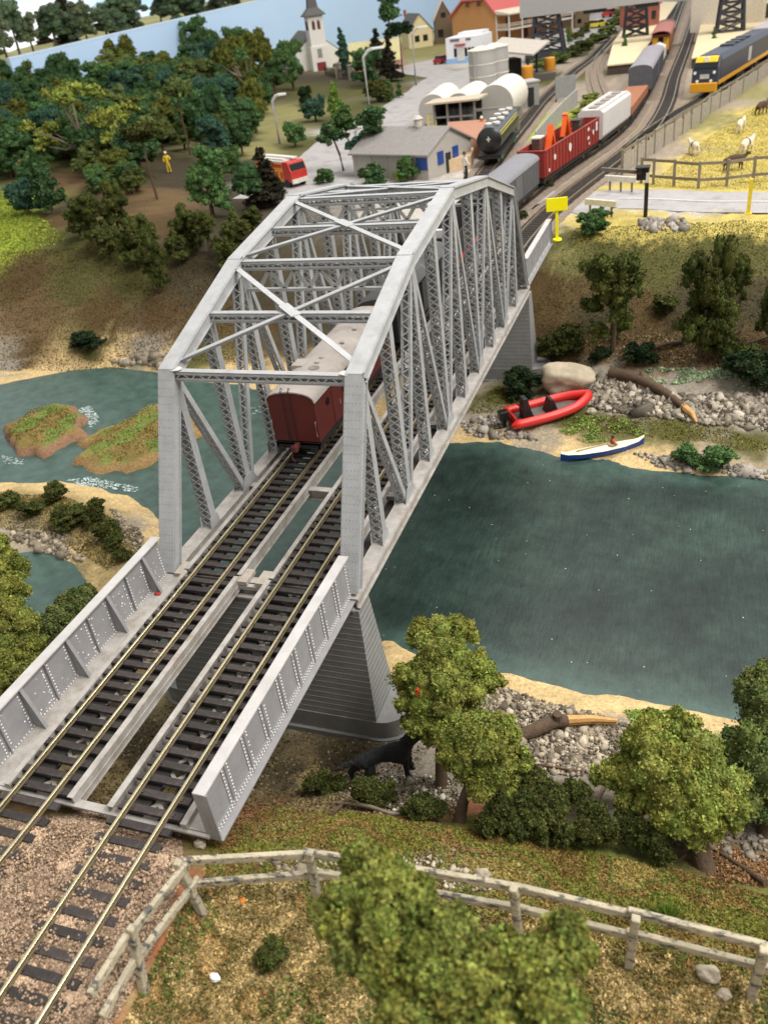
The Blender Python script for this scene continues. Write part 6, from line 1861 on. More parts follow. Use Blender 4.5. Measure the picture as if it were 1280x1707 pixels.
# loading shed
o, a, w_ = wallframe(G(727, 228), G(793, 224))
t = thing('loading_shed', 'open fronted dark loading shed with a pale flat roof before the white tanks', 'shed', o, a)
mb = MB(); mb.prism([(-1.2, 4.6), (w_ + 1.0, 4.8), (w_ + 1.0, 5.05), (-1.2, 4.85)], -1.0, 4.0, 'XZ'); mb.build('roof', mat('pale shed roof', lin('#b7a993'), rough=.7), t)
mb = MB(); mb.box((w_ / 2, 3.8, 2.3), (w_, .2, 4.6)); mb.box((0, 2.0, 2.3), (.2, 3.6, 4.6)); mb.build('wall', dark_in, t)
mb = MB()
for x in (0, w_ * .33, w_ * .66, w_): mb.box((x, 0, 2.3), (.3, .3, 4.6))
mb.box((w_ / 2, 0, 2.7), (w_, .2, .25)); mb.build('frame', mat('grey shed frame', lin('#85817b'), rough=.6), t)
mb = MB(); mb.box((w_ / 2, 1.2, .6), (w_ + .8, 4.4, 1.6)); mb.build('floor_slab', mat('grey slab', lin('#8f897f'), rough=.8), t)
for i in range(5):
    mb = MB(); mb.lathe([(.6, 0), (.6, 1.9), (.3, 2.2)], (1.5 + i * (w_ - 3) / 4, 2.6, 1.4), 10); mb.build('drum', mat('dull drum', lin('#55555a'), rough=.5), t)
mb = MB(); mb.box((w_ + 3.6, .5, 3.3), (7, .5, .35)); mb.box((w_ + 6.5, .5, 1.6), (.35, .35, 3.4)); mb.build('side_gantry', mat('grey shed frame', (0, 0, 0)), t)
t = thing('step_ladder', 'yellow step ladder at the left corner of the dark loading shed', 'ladder', G(722, 228), .3)
ym = mat('yellow ladder', lin('#cdbb2c'), rough=.5)
mb = MB()
for s_ in (-.6, .6): mb.bar((s_, -.9, 0), (s_, 0, 3.4), .16, .16); mb.bar((s_, .9, 0), (s_, 0, 3.4), .14, .14)
for i in range(1, 7): mb.bar((-.6, -.9 + .15 * i, .55 * i), (.6, -.9 + .15 * i, .55 * i), .2, .1)
mb.build('frame', ym, t)
# open goods shed with drums
o, a, w_ = wallframe(G(842, 146), G(868, 142))
t = thing('goods_shed', 'dark open goods shed under a pale tilted roof right of the silos', 'shed', o, a)
mb = MB(); mb.add([(-1.8, 6, 6.4), (5.0, -3.0, 5.2), (11.5, 6, 6.4), (4.4, 16, 7.6), (-1.8, 6, 6.7), (5.0, -3.0, 5.5), (11.5, 6, 6.7), (4.4, 16, 7.9)], [(0, 1, 2, 3), (4, 5, 6, 7), (0, 1, 5, 4), (1, 2, 6, 5), (2, 3, 7, 6), (3, 0, 4, 7)]); mb.build('roof', mat('pale grey shed roof', lin('#b3aa9e'), rough=.7), t)
mb = MB(); mb.box((2.6, 6, 2.2), (4, 5, 4.6)); mb.build('wall', dark_in, t)
mb = MB(); mb.box((7, 7, .6), (8, 12, 1.4)); mb.build('platform', mat('dark platform', lin('#5b5348'), rough=.9), t)
for x, y in ((-.4, 5), (4.3, -1.6), (8.6, 6), (3.8, 12)):
    mb = MB(); mb.box((x, y, 2.3), (.4, .4, 4.8)); mb.build('post', dark_in, t)
for u, v, lb in ((879, 132, 'orange yellow drum nearest the dark goods shed'), (916, 117, 'orange yellow drum at the end of the goods platform')):
    t = thing('drum', lb, 'drum', G(u, v, .9), 0, None)
    mb = MB(); mb.lathe([(1.1, 0), (1.15, .1), (1.1, .9), (1.15, 1.0), (1.1, 2.3), (.9, 2.4)], n=14); mb.build('body', mat('orange drum', lin('#d8942c'), rough=.5), t, smooth=True)
# grey cabin and corrugated yard fence
t = thing('relay_cabin', 'small grey cabin with a dark door right of the white tanks', 'cabin', G(872, 178), .5)
mb = MB(); mb.box((0, 0, 1.9), (4.5, 3.5, 3.8)); mb.build('wall', mat('grey cabin wall', lin('#8c8a86'), rough=.7), t)
mb = MB(); mb.box((0, 0, 3.9), (4.9, 3.9, .25)); mb.build('roof', galv, t)
mb = MB(); mb.box((.8, -1.78, 1.6), (1.1, .1, 2.9)); mb.build('door', dark_in, t)
t = thing('corrugated_fence', 'pale corrugated yard fence running behind the red gondola', 'fence', G(925, 205))
org = Vector(t.location)
P = [G(893, 250), G(915, 222), G(938, 196), G(962, 172)]
for a_, b_ in zip(P, P[1:]):
    mb = MB(); A, B = a_ - org, b_ - org
    n = 14
    for i in range(n):
        mb.bar(A.lerp(B, i / n) + Vector((0, 0, 1.15)), A.lerp(B, (i + .82) / n) + Vector((0, 0, 1.15)), .12 if i % 2 else .26, 2.3)
    mb.build('panel', mat('pale fence sheet', lin('#a9a6a2'), rough=.6, var=.08), t)
t = thing('sheet_screen', 'grey square sheet standing alone above the corrugated fence', 'screen', G(942, 168), .5)
mb = MB(); mb.box((0, 0, 2.2), (3.6, .2, 3.4)); mb.build('sheet', mat('grey screen sheet', lin('#8b8b88'), rough=.6), t)
mb = MB()
for x in (-1.6, 1.6): mb.box((x, .15, 1.9), (.15, .15, 3.9))
mb.build('posts', dark_in, t)
# street lamps
lampm = mat('pale grey lamp post', lin('#b9b7b1'), rough=.5)
for u, v, top, dirn, lb in ((618, 201, 110, 30, 'street lamp by the road left of the white tanks'), (468, 246, 177, 20, 'street lamp behind the fire engine'), (694, 146, 72, 22, 'farthest street lamp in front of the cream houses'), (597, 262, 222, 22, 'lowest street lamp half hidden behind the grey shed roof')):
    p = G(u, v); s_ = ppm(p)
    h = (v - top) / s_ * 1.04
    t = thing('street_lamp', lb, 'street lamp', p, 0, 'street lamps')
    a_ = dirn / s_
    dx = Vector((math.cos(.25), math.sin(.25), 0))
    mb = MB(); mb.tube([(0, 0, 0), (0, 0, h * .9), tuple(dx * .25 * a_ + Vector((0, 0, h * .98))), tuple(dx * .5 * a_ + Vector((0, 0, h)))], .26, 8); mb.build('post', lampm, t, smooth=True)
    mb = MB(); mb.bar(dx * .45 * a_ + Vector((0, 0, h)), dx * a_ * 1.05 + Vector((0, 0, h)), .7, .35); mb.build('lamp_head', mat('white lamp head', lin('#dcdcd8'), rough=.5), t, bevel=.06)
# fire engine
t = thing('fire_engine', 'red and yellow fire engine with a white ladder roof parked on the road', 'fire engine', G(472, 308), 1.06)
t.scale = (1.05, 1.05, 1.05)
red_m = mat('fire red', lin('#b7342a'), rough=.4); yo = mat('yellow orange stripes', lin('#dd9a33'), rough=.5)
mb = MB(); mb.box((0, .6, 1.9), (2.5, 5.6, 2.2)); mb.build('body', yo, t, bevel=.05)
mb = MB(); mb.prism([(-3.9, .7), (-2.2, .7), (-2.2, 3.1), (-3.4, 3.1), (-3.9, 2.0)], -1.25, 1.25, 'YZ'); mb.build('cab', red_m, t, bevel=.08)
mb = MB(); mb.box((0, -3.72, 2.45), (2.2, .1, .8), M=Matrix.Rotation(-.35, 3, 'X')); mb.build('windscreen', glass_dk, t)
mb = MB(); mb.box((0, .6, 3.05), (2.5, 5.9, .2)); mb.box((.5, .4, 3.3), (.8, 6.4, .2)); mb.box((-.6, .4, 3.25), (.5, 5.0, .16)); mb.build('roof_ladder', mat('pale roof gear', lin('#cbc6be'), rough=.5), t)
mb = MB()
for s_ in (-1, 1):
    for i in range(6): mb.box((s_ * 1.27, -1.9 + i * .95, 1.5), (.04, .42, .8))
    mb.box((s_ * 1.27, .6, 2.6), (.04, 5.4, .4))
mb.build('red_chevrons', red_m, t)
mb = MB(); mb.box((0, -3.96, .85), (2.5, .2, .5)); mb.build('bumper', mat('pale bumper', lin('#cfc9bf'), rough=.4), t)
for x in (-1.1, 1.1):
    for y in (-2.8, 2.0):
        mb = MB(); mb.lathe([(.1, -.18), (.55, -.18), (.55, .18), (.1, .18)], (x, y, .55), 14, 'X'); mb.build('wheel', black_fr, t)
# people: one continuous skinned body each
def skin_mesh(name, J, E, root, m, parent, sub=2):
    me = bpy.data.meshes.new(name)
    keys = list(J)
    me.from_pydata([J[k][0] for k in keys], [(keys.index(a), keys.index(b)) for a, b in E], [])
    me.materials.append(m)
    o = bpy.data.objects.new(name, me); COL.objects.link(o); o.parent = parent
    sk = o.modifiers.new('skin', 'SKIN'); sk.use_smooth_shade = True
    for i, k in enumerate(keys):
        r = J[k][1]; r = (r, r) if not hasattr(r, '__len__') else r
        me.skin_vertices[0].data[i].radius = r
        me.skin_vertices[0].data[i].use_root = (k == root)
    sb = o.modifiers.new('sub', 'SUBSURF'); sb.levels = sub; sb.render_levels = sub
    return o
skin_c = mat('skin tone', lin('#b98a6c'), rough=.7)
def person(label, p, rz, cloth, hat, sc=1.0, sit=False, trousers=None):
    t = thing('person', label, 'person', p, rz); t.scale = (sc, sc, sc)
    J = {'hip': ((0, 0, .92), .15), 'ch': ((0, 0, 1.3), .17), 'nk': ((0, 0, 1.5), .07), 'hd': ((0, -.02, 1.62), .095), 'hd2': ((0, -.02, 1.72), .08),
         'ls': ((-.2, 0, 1.42), .08), 'le': ((-.3, -.05, 1.15), .06), 'lh': ((-.26, -.25, .98), .05), 'rs': ((.2, 0, 1.42), .08), 're': ((.32, -.1, 1.2), .06), 'rh': ((.25, -.35, 1.12), .05),
         'lk': ((-.12, -.04, .5), .085), 'lf': ((-.13, 0, .08), .07), 'lt': ((-.13, -.18, .05), .05), 'rk': ((.12, -.04, .5), .085), 'rf': ((.14, .05, .08), .07), 'rt': ((.14, -.13, .05), .05)}
    E = [('hip', 'ch'), ('ch', 'nk'), ('nk', 'hd'), ('hd', 'hd2'), ('ch', 'ls'), ('ls', 'le'), ('le', 'lh'), ('ch', 'rs'), ('rs', 're'), ('re', 'rh'), ('hip', 'lk'), ('lk', 'lf'), ('lf', 'lt'), ('hip', 'rk'), ('rk', 'rf'), ('rf', 'rt')]
    skin_mesh('body', J, E, 'hip', cloth, t)
    mb = MB(); mb.lathe([(.02, 1.52), (.08, 1.54), (.105, 1.62), (.1, 1.7), (.05, 1.76), (.01, 1.77)], (0, -.02, 0), 12); mb.build('face', skin_c, t, smooth=True)
    mb = MB(); mb.lathe([(.16, 1.70), (.12, 1.72), (.11, 1.80), (.06, 1.85), (.01, 1.86)], (0, -.01, 0), 12); mb.build('helmet', hat, t, smooth=True)
    if trousers:
        mb = MB()
        for s_ in (-1, 1): mb.tube([(s_ * .08, 0, .95), (s_ * .12, -.04, .5), (s_ * .13, .02, .1)], [.13, .1, .09], 8)
        mb.build('trousers', trousers, t, smooth=True)
    return t
hiviz = mat('yellow work suit', lin('#d8b82a'), rough=.7); wh = mat('white helmet', lin('#d9d4c8'), rough=.5)
person('person in yellow with a white helmet standing below the umbrella tree', ground(283, 287), .6, hiviz, wh, 1.6)
person('person in yellow standing behind the fire engine by its right side', G(490, 302), .3, hiviz, hiviz, 1.5)
person('person in a white top and black trousers standing right of the cream dock', G(776, 300), 2.4, mat('white shirt', lin('#dad4ca'), rough=.8), mat('dark hair', lin('#3a2f28'), rough=.8), 1.75, trousers=mat('black trousers', lin('#1c1b1d'), rough=.8))
person('small person beside the red drum near the black tank wagon', G(804, 232), 1.0, mat('orange vest', lin('#c85a32'), rough=.7), wh, 1.7)
# gantry crane
gm = mat('dark lattice steel', lin('#33343a'), rough=.6, var=.15)
gb_ = mat('pale grey gantry beam', lin('#9e9d9a'), rough=.6, var=.06)
LEG = [(912, 100, 913), (1058, 74, 1058), (1214, 68, 1215)]
lp = [G(u, v) for u, v, _ in LEG]
t = thing('gantry_crane', 'huge grey gantry girder on three dark lattice legs over the far tracks', 'gantry', lp[1])
org = Vector(t.location)
dirv = (lp[2] - lp[0]).normalized()
zb = 9.6
for i, p in enumerate(lp):
    mb = MB(); q = p - org
    bw, tw2 = (4.3, 2.6) if i == 0 else (3.0, 2.2)
    cs = []
    for sx in (-1, 1):
        for sy in (-1, 1):
            a0 = q + dirv * (sx * bw) + Vector((-dirv.y, dirv.x, 0)) * (sy * bw * .7)
            a1 = q + dirv * (sx * tw2) + Vector((-dirv.y, dirv.x, 0)) * (sy * tw2 * .7) + Vector((0, 0, zb))
            mb.bar(a0, a1, .55, .55); cs.append((a0, a1))
    for k in range(5):
        f0, f1 = k / 5, (k + 1) / 5
        for ia, ib in ((0, 1), (1, 3), (3, 2), (2, 0)):
            A0, A1 = cs[ia]; B0, B1 = cs[ib]
            mb.bar(A0.lerp(A1, f0), B0.lerp(B1, f1), .28, .28); mb.bar(B0.lerp(B1, f0), A0.lerp(A1, f1), .28, .28); mb.bar(A0.lerp(A1, f1), B0.lerp(B1, f1), .3, .3)
    mb.build('lattice_leg', gm, t)
    mb = MB(); mb.box(q + Vector((0, 0, .8)), (bw * 2.3, bw * 1.7, 1.8), rz=math.atan2(dirv.y, dirv.x)); mb.build('leg_base', gm, t)
mb = MB()
A = lp[0] - org - dirv * 6 + Vector((0, 0, zb + 3)); B = lp[2] - org + dirv * 14 + Vector((0, 0, zb + 3))
mb.bar(A, B, 5.5, 6.0); mb.build('girder', gb_, t)
for f in (.28, .47):
    mb = MB(); p_ = A.lerp(B, f); mb.box(p_ - Vector((0, 0, 3.4)), (5, 3, .8)); mb.build('trolley', gm, t)
# cream platforms
pcm = mat('cream platform top', lin('#d8c6a0'), rough=.85, var=.06, scale=.3); pdm = mat('dark platform wall', lin('#4a4038'), rough=.9, var=.15)
def platform(label, px, z=1.5):
    P = [at_z(u, v, z) for u, v in px]
    c = np.mean(P, axis=0)
    t = thing('platform', label, 'platform', (c[0], c[1], -.4))
    q = [(p[0] - c[0], p[1] - c[1]) for p in P]
    mb = MB(); mb.prism(q, 0, z + .4 - .25); mb.build('wall', pdm, t)
    mb = MB(); mb.prism([(x * 1.01, y * 1.005) for x, y in q], z + .4 - .25, z + .4); mb.build('top', pcm, t)
platform('cream topped platform between the bent siding and the main line', [(1012, 108), (1058, 103), (1084, 68), (1128, 3), (1090, 3), (1052, 30), (1022, 70)])
platform('cream topped platform behind the blue locomotive', [(1153, 96), (1200, 92), (1232, 70), (1290, 38), (1290, 3), (1178, 3)])
# little green trees and far sheds on the platforms
plant('cone', 'green', 1040, 92, 26, 'small bright green tree at the foot of the middle gantry leg', None, .7)
plant('cone', 'green', 1189, 80, 26, 'small bright green tree on the platform behind the locomotive', None, .7)
plant('cone', 'green', 948, 74, 22, 'small dark green tree below the left end of the gantry', None, .7)
plant('round', 'gold', 951, 66, 18, 'small yellow tree beside the dark green one under the gantry', None, .9)
house('platform_shelter', 'low red brown shelter on the platform left of the main line', 'shelter', G(1078, 44, 1.5), G(1098, 40, 1.5), 10, 5, 2, mat('red brown wall', lin('#9b5a4a'), rough=.8), mat('red brown roof', lin('#8a5044'), rough=.8), 'X', [('f', .5, 2.5, 1.6, 2)])
house('platform_shelter', 'red signal hut beside the right gantry leg', 'hut', G(1228, 36, 1.5), G(1246, 33, 1.5), 8, 5, 1.5, mat('red brown wall', (0, 0, 0)), mat('dark hut roof', lin('#5b4a40'), rough=.8), 'X', [('f', .5, 2.5, 2, 2)])
house('station_building', 'pale station building with a pinkish roof at the top right corner', 'building', G(1266, 52), G(1300, 44), 20, 9, 4, mat('pale station wall', lin('#d6ccba'), rough=.8), mat('pinkish roof', lin('#c08f84'), rough=.8), 'X', [('f', .3, 4, 2, 3), ('f', .6, 4, 2, 3)])
house('canopy', 'cream station canopy on the far platform top right', 'canopy', G(1176, 22, 1.5), G(1200, 20, 1.5), 18, 6.5, 1.0, mat('cream canopy wall', lin('#cdb894'), rough=.8), mat('cream canopy roof', lin('#d9c7a4'), rough=.8), 'Y', [])
# hedges between the pale road and the yard
hedge = []
for i, (u, v) in enumerate(((905, 118), (928, 106), (950, 95), (972, 84), (994, 72), (1012, 58), (1028, 42), (1036, 26))):
    plant('bush', 'midolive', u, v, 20 - i, 'olive hedge clump in the row between the pale road and the yard', 'hedge row by the yard', 2.2)
for i, (u, v) in enumerate(((958, 66), (972, 56), (985, 47))):
    plant('bush', 'olived', u, v, 12, 'low hedge clump beside the small brown hut', 'hedge by the hut', 2.0)
for i, (u, v) in enumerate(((925, 245), (940, 225), (955, 210), (965, 195), (978, 180), (985, 168))):
    plant('bush', 'yellow', u, v, 14, 'low yellow green weed clump between the corrugated fence and the train', 'weed clumps by the yard fence', 2.2)
plant('bush', 'olived', 912, 312, 12, 'tiny weed tuft on the ballast beside the level crossing', None, 2.0)
plant('bush', 'olived', 870, 365, 16, 'small weed tuft at the end of the far girder span', None, 1.2)
# field fences
fw = mat('weathered fence timber', lin('#7d7360'), rough=.9, var=.25, bump=.3)
def rail_fence(label, px, post_h, n_rail, mm=fw, th=.22, solid=False, z0=-.4):
    P = [G(u, v, z0) for u, v in px]
    t = thing('field_fence', label, 'fence', P[0]); org = Vector(t.location)
    for p in P:
        mb = MB(); mb.box(p - org + Vector((0, 0, post_h / 2)), (th * 1.3, th * 1.3, post_h + .2)); mb.build('post', mm, t)
    for k in range(n_rail):
        z = post_h * (.95 - k * (.62 if n_rail == 2 else .4))
        mb = MB()
        for a_, b_ in zip(P, P[1:]): mb.bar(a_ - org + Vector((0, 0, z + rnd.uniform(-.05, .05))), b_ - org + Vector((0, 0, z + rnd.uniform(-.05, .05))), th * .5, th * 1.25)
        mb.build('rail', mm, t)
    if solid:
        mb = MB()
        for a_, b_ in zip(P, P[1:]):
            n = 5
            for i in range(n):
                h = post_h * rnd.uniform(.72, .92)
                mb.bar((a_ - org).lerp(b_ - org, i / n) + Vector((0, 0, h / 2)), (a_ - org).lerp(b_ - org, (i + .93) / n) + Vector((0, 0, h / 2)), .08, h)
        mb.build('boards', mat('pale grey fence board', lin('#9b9385'), rough=.9, var=.25), t)
rail_fence('grey timber rail fence between the yellow field and the road', [(1068, 305), (1088, 307), (1122, 310), (1163, 314), (1210, 311), (1254, 305), (1300, 303)], 2.5, 2)
rail_fence('pale boarded fence along the track side of the yellow field', [(1036, 292), (1060, 274), (1074, 265), (1089, 256), (1105, 245), (1121, 234), (1136, 224), (1150, 215), (1166, 205), (1182, 190), (1198, 180), (1214, 170), (1236, 155), (1260, 138), (1290, 118)], 2.6, 1, solid=True)
# cattle
cow_w = mat('white cow hide', lin('#d2c6ae'), rough=.9, var=.1); cow_b = mat('brown cow hide', lin('#4a3626'), rough=.9, var=.2); cow_g = mat('grey cow hide', lin('#a08a74'), rough=.9, var=.2)
def cow(label, u, v, rz, m, patch=None, sc=1.3, graze=False):
    t = thing('cow', label, 'cow', ground(u, v), rz, 'cattle in the yellow field'); t.scale = (sc, sc, sc)
    hz = .75 if graze else 1.55
    J = {'rump': ((-.85, 0, 1.18), (.32, .36)), 'mid': ((0, 0, 1.08), (.4, .44)), 'sh': ((.75, 0, 1.15), (.32, .38)), 'nk': ((1.1, 0, 1.25), .2), 'hd': ((1.4, 0, hz), .17), 'mz': ((1.72, 0, hz - .22), .1),
         'tl': ((-1.18, 0, 1.2), .06), 'te': ((-1.25, 0, .6), .03)}
    E = [('rump', 'mid'), ('mid', 'sh'), ('sh', 'nk'), ('nk', 'hd'), ('hd', 'mz'), ('rump', 'tl'), ('tl', 'te')]
    for s_, n in ((-1, 'l'), (1, 'r')):
        J.update({'f1' + n: ((.72, s_ * .24, .75), .13), 'f2' + n: ((.74, s_ * .24, .4), .08), 'f3' + n: ((.72, s_ * .24, .04), .075), 'h1' + n: ((-.8, s_ * .25, .8), .17), 'h2' + n: ((-.98, s_ * .25, .46), .08), 'h3' + n: ((-.9, s_ * .25, .04), .075)})
        E += [('sh', 'f1' + n), ('f1' + n, 'f2' + n), ('f2' + n, 'f3' + n), ('rump', 'h1' + n), ('h1' + n, 'h2' + n), ('h2' + n, 'h3' + n)]
    skin_mesh('body', J, E, 'mid', m, t)
    mb = MB()
    for s_ in (-1, 1): mb.bar((1.36, s_ * .14, hz + .1), (1.3, s_ * .36, hz + .12), .12, .05)
    mb.build('ears', m, t)
    if patch:
        mb = MB(); mb.lathe([(.02, -.3), (.3, -.28), (.46, 0), (.3, .28), (.02, .3)], (-.15, 0, 1.13), 14, 'X'); mb.build('hide_patch', patch, t, smooth=True)
cow('white cow with a dark band standing nearest the track fence', 1155, 258, 2.0, cow_w, mat('dark hide patch', lin('#2c2723'), rough=.9), 1.0)
cow('white cow with a large black patch in the middle of the field', 1243, 256, 1.1, cow_w, mat('dark hide patch', (0, 0, 0)), 1.1)
cow('brown cow lowest in the field just behind the rail fence', 1222, 284, .5, cow_b, None, 1.05)
cow('pale cow with a grey back higher in the field', 1233, 221, 1.3, cow_w, cow_g, 1.05)
cow('dark brown cow highest in the field near the right edge', 1268, 191, 1.0, cow_b, None, 1.1)
# level crossing furniture
wp = mat('white crossing paint', lin('#e0d9c6'), rough=.6)
for (a_, b_, z, lb) in (((1008, 318), (1060, 322), 1.3, 'white timber rail at the level crossing below the black signal box'), ((975, 357), (1026, 362), 1.2, 'white timber guard rail on the near side of the road')):
    t = thing('guard_rail', lb, 'guard rail', G(*a_)); org = Vector(t.location)
    A, B = Vector((0, 0, z)), G(*b_) - org + Vector((0, 0, z))
    mb = MB(); mb.bar(A, B, .25, .55); mb.build('rail', wp, t)
    for f in (.15, .5, .85):
        mb = MB(); q = A.lerp(B, f); mb.box((q.x, q.y + .2, z / 2 - .1), (.2, .2, z + .1)); mb.build('post', fw, t)
t = thing('crossing_signal', 'black and white crossing signal post with a dark box beside the road', 'signal', G(1075, 362))
s_ = ppm(t.location)
H = 58 / s_ * 1.08
mb = MB(); mb.box((0, 0, H * .4), (.35, .35, H * .8)); mb.build('post', mat('black post', lin('#1d1c1c'), rough=.6), t)
mb = MB(); mb.box((.05, 0, H * .9), (.28, .28, H * .25)); mb.build('white_top', wp, t)
mb = MB(); mb.box((-.4, .3, H), (1.1, .8, 1.1)); mb.box((-.4, -.1, H + .62), (1.3, 1.2, .12)); mb.build('signal_box', mat('black post', (0, 0, 0)), t)
mb = MB(); mb.bar((-.9, .3, H + .1), (-4.2, 1.0, H + .4), .25, .3); mb.build('signal_arm', mat('grey arm', lin('#6d675d'), rough=.7), t)
mb = MB(); mb.lathe([(.02, 0), (.28, 0), (.3, -.25), (.02, -.1)], (-.7, -.2, H + .3), 12, 'Y'); mb.build('lamp', mat('signal lens', lin('#3a1412'), rough=.2), t)
t = thing('marker_post', 'thin yellow marker post on the road edge at the right', 'post', G(1246, 357))
mb = MB(); mb.box((0, 0, 1.5), (.32, .3, 3.1)); mb.build('post', mat('yellow post paint', lin('#e0c62f'), rough=.5), t)
mb = MB(); mb.box((0, 0, .05), (.6, .6, .12)); mb.build('foot', mat('yellow post paint', (0, 0, 0)), t)
# the yellow sign
bs = ground(928, 400)
t = thing('yellow_sign', 'blank bright yellow rectangular sign on a yellow post beside the far girder span', 'sign', bs)
s_ = ppm(bs)
H = (400 - 341) / s_ * 1.06
by = mat('bright yellow plastic', lin('#fff000'), rough=.4, var=.02)
mb = MB(); mb.box((0, 0, H / 2), (.26, .22, H)); mb.build('post', by, t)
wS = 32 / s_
mb = MB(); mb.box((0, -.14, H - .5), (wS, .12, 19 / s_ * 1.04), rz=0); mb.build('panel', by, t, bevel=.03)
mb = MB(); mb.lathe([(.45, 0), (.4, .12), (.2, .16)], n=12); mb.build('foot', by, t)
t.rotation_euler = (0, 0, .25)
# roads
road_m = mat('grey road surface', lin('#a19d9b'), rough=.9, var=.10, scale=1.2, bump=.15, spec=.2, stain=lin('#88837d'), stainscale=.35, stainat=.6, stainw=.1)
def road(px, wid, name='road', m=road_m, z=.05):
    P = smooth_path([Vector((*ground(u, v)[:2], 0)) for u, v in px], 8)
    return ribbon(P, wid, z, name, m, zf=lambda x, y: max(gz(x, y), -.4))
road([(1330, 338), (1200, 337), (1100, 333), (1020, 332), (975, 340), (935, 352)], 7.5)
road([(880, 340), (905, 335), (926, 338)], 8.0)
road([(470, 330), (520, 300), (560, 270), (600, 232), (640, 205), (690, 176), (730, 150), (760, 128), (800, 118), (860, 110)], 14.0)
road([(760, 128), (720, 122), (690, 118), (640, 122)], 10.0, z=.06)
road([(960, 72), (985, 52), (1010, 34), (1025, 18)], 14.0)
lm = mat('faded road line', lin('#c6c2bd'), rough=.8)
road([(1330, 338), (1200, 337), (1100, 333), (1030, 332)], .3, 'road_line', lm, .09)
mb = MB()
for (p, q) in ((gpath([(880, 352)])[0], gpath([(915, 348)])[0]),):
    for i in range(8):
        d = i * .5
        mb.bar(p + Vector((0, d, -.1)), q + Vector((0, d, -.1)), .42, .14)
# ---------------------------------------------------------------- blue board, hill beyond and painted sky
def at_h(u, v, dist_xy):
    d = ray(u, v); k = dist_xy / math.hypot(d[0], d[1])
    return CAM_P + d * k
def board_pt(u, v):
    """where the sight line meets the upright board"""
    d = ray(u, v)
    a, b = BA[:2], BB[:2]
    n = np.array([-(b - a)[1], (b - a)[0]])
    k = ((a - CAM_P[:2]) @ n) / (d[:2] @ n)
    return CAM_P + d * k
BA, BB = at_h(18, 120, 262), at_h(770, 60, 420)
P1, P2 = board_pt(16, 98), board_pt(440, -1)
e1 = np.array([(P2 - P1)[0], (P2 - P1)[1]]); L1 = np.linalg.norm(e1); e1 /= L1
slope = (P2[2] - P1[2]) / L1
Lb = np.linalg.norm(BB[:2] - P1[:2]) * 1.15
t = thing('backboard', 'plain sky blue backboard standing behind the church and the forest', 'backboard', (P1[0], P1[1], -1), math.atan2(e1[1], e1[0]))
mb = MB(); mb.prism([(0, 0), (Lb, 0), (Lb, P1[2] + 1 + slope * Lb), (0, P1[2] + 1)], 0, 1.2, 'XZ'); mb.build('panel', mat('sky blue board', lin('#bedaf6'), rough=.7, var=.03, scale=.05), t)
mb = MB(); mb.bar((0, .6, P1[2] + 1), (Lb, .6, P1[2] + 1 + slope * Lb), 1.3, .5); mb.build('top_edge', mat('pale board edge', lin('#c9dcf0'), rough=.6), t)
# grassy hill beyond the board
rows = [(-60, 125, 275), (-60, 92, 300), (-60, 55, 330), (-60, 46, 420)]
rows2 = [(-60, 130, 272), (0, 125, 275), (60, 108, 282), (130, 88, 292), (200, 68, 305), (280, 52, 322), (330, 36, 335), (420, 18, 355), (520, 2, 380)]
V, F = [], []
for (u, v, D) in rows2:
    f = at_h(u, v + 30, D); m1 = at_h(u, v - 6, D + 25); bk = at_h(u, v - 34 + max(0, (u - 150) * .02), D + 75)
    V += [tuple(f - np.array((0, 0, 14))), tuple(f), tuple(m1), tuple(bk), tuple(bk - np.array((0, 0, 40)))]
n = len(rows2)
for i in range(n - 1):
    for k in range(4): F.append((i * 5 + k, i * 5 + k + 1, (i + 1) * 5 + k + 1, (i + 1) * 5 + k))
mb = MB(); mb.add(V, F)
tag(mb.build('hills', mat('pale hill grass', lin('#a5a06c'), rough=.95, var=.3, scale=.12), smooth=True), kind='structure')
def hill_tree(kind, col, u, v, D, hp, label, wf=1.0, grp='trees beyond the blue board'):
    p = at_h(u, v, D); s_ = CAM_F / np.linalg.norm(p - CAM_P)
    h = hp / s_
    src = proto_tree(kind, col, rnd.randrange(3))
    t = src.copy(); COL.objects.link(t)
    for ch in kids(src):
        c = ch.copy(); COL.objects.link(c); c.parent = t
    t.name = NAME[kind]; t.location = Vector(p) - Vector((0, 0, h * .2)); t.scale = (h * wf * 1.25, h * wf * 1.25, h * 1.1); t.rotation_euler = (0, 0, rnd.uniform(0, 6))
    return tag(t, label, 'tree', grp)
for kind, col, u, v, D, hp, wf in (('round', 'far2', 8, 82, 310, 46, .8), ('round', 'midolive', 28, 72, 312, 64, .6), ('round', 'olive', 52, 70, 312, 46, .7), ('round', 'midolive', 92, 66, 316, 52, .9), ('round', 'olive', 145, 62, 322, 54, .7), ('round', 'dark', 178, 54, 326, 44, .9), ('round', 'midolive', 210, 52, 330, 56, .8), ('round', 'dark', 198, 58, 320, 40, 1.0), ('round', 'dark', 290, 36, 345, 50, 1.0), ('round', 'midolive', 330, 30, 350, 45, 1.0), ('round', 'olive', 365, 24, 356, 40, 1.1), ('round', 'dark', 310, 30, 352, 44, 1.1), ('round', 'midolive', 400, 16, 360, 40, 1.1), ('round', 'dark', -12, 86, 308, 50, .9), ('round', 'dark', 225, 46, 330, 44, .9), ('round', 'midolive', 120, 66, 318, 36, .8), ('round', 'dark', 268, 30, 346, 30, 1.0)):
    hill_tree(kind, 'far' if col in ('dark', 'midolive') else 'far2', u, v, D, hp, 'soft hazy tree on the pale grass beyond the blue board', wf)  # paler, greyed leaf colours paint haze onto these distant trees
hill_tree('spire', 'brown', 120, 64, 325, 66, 'dark spruce among the trees beyond the blue board, left one', 1.0, None)
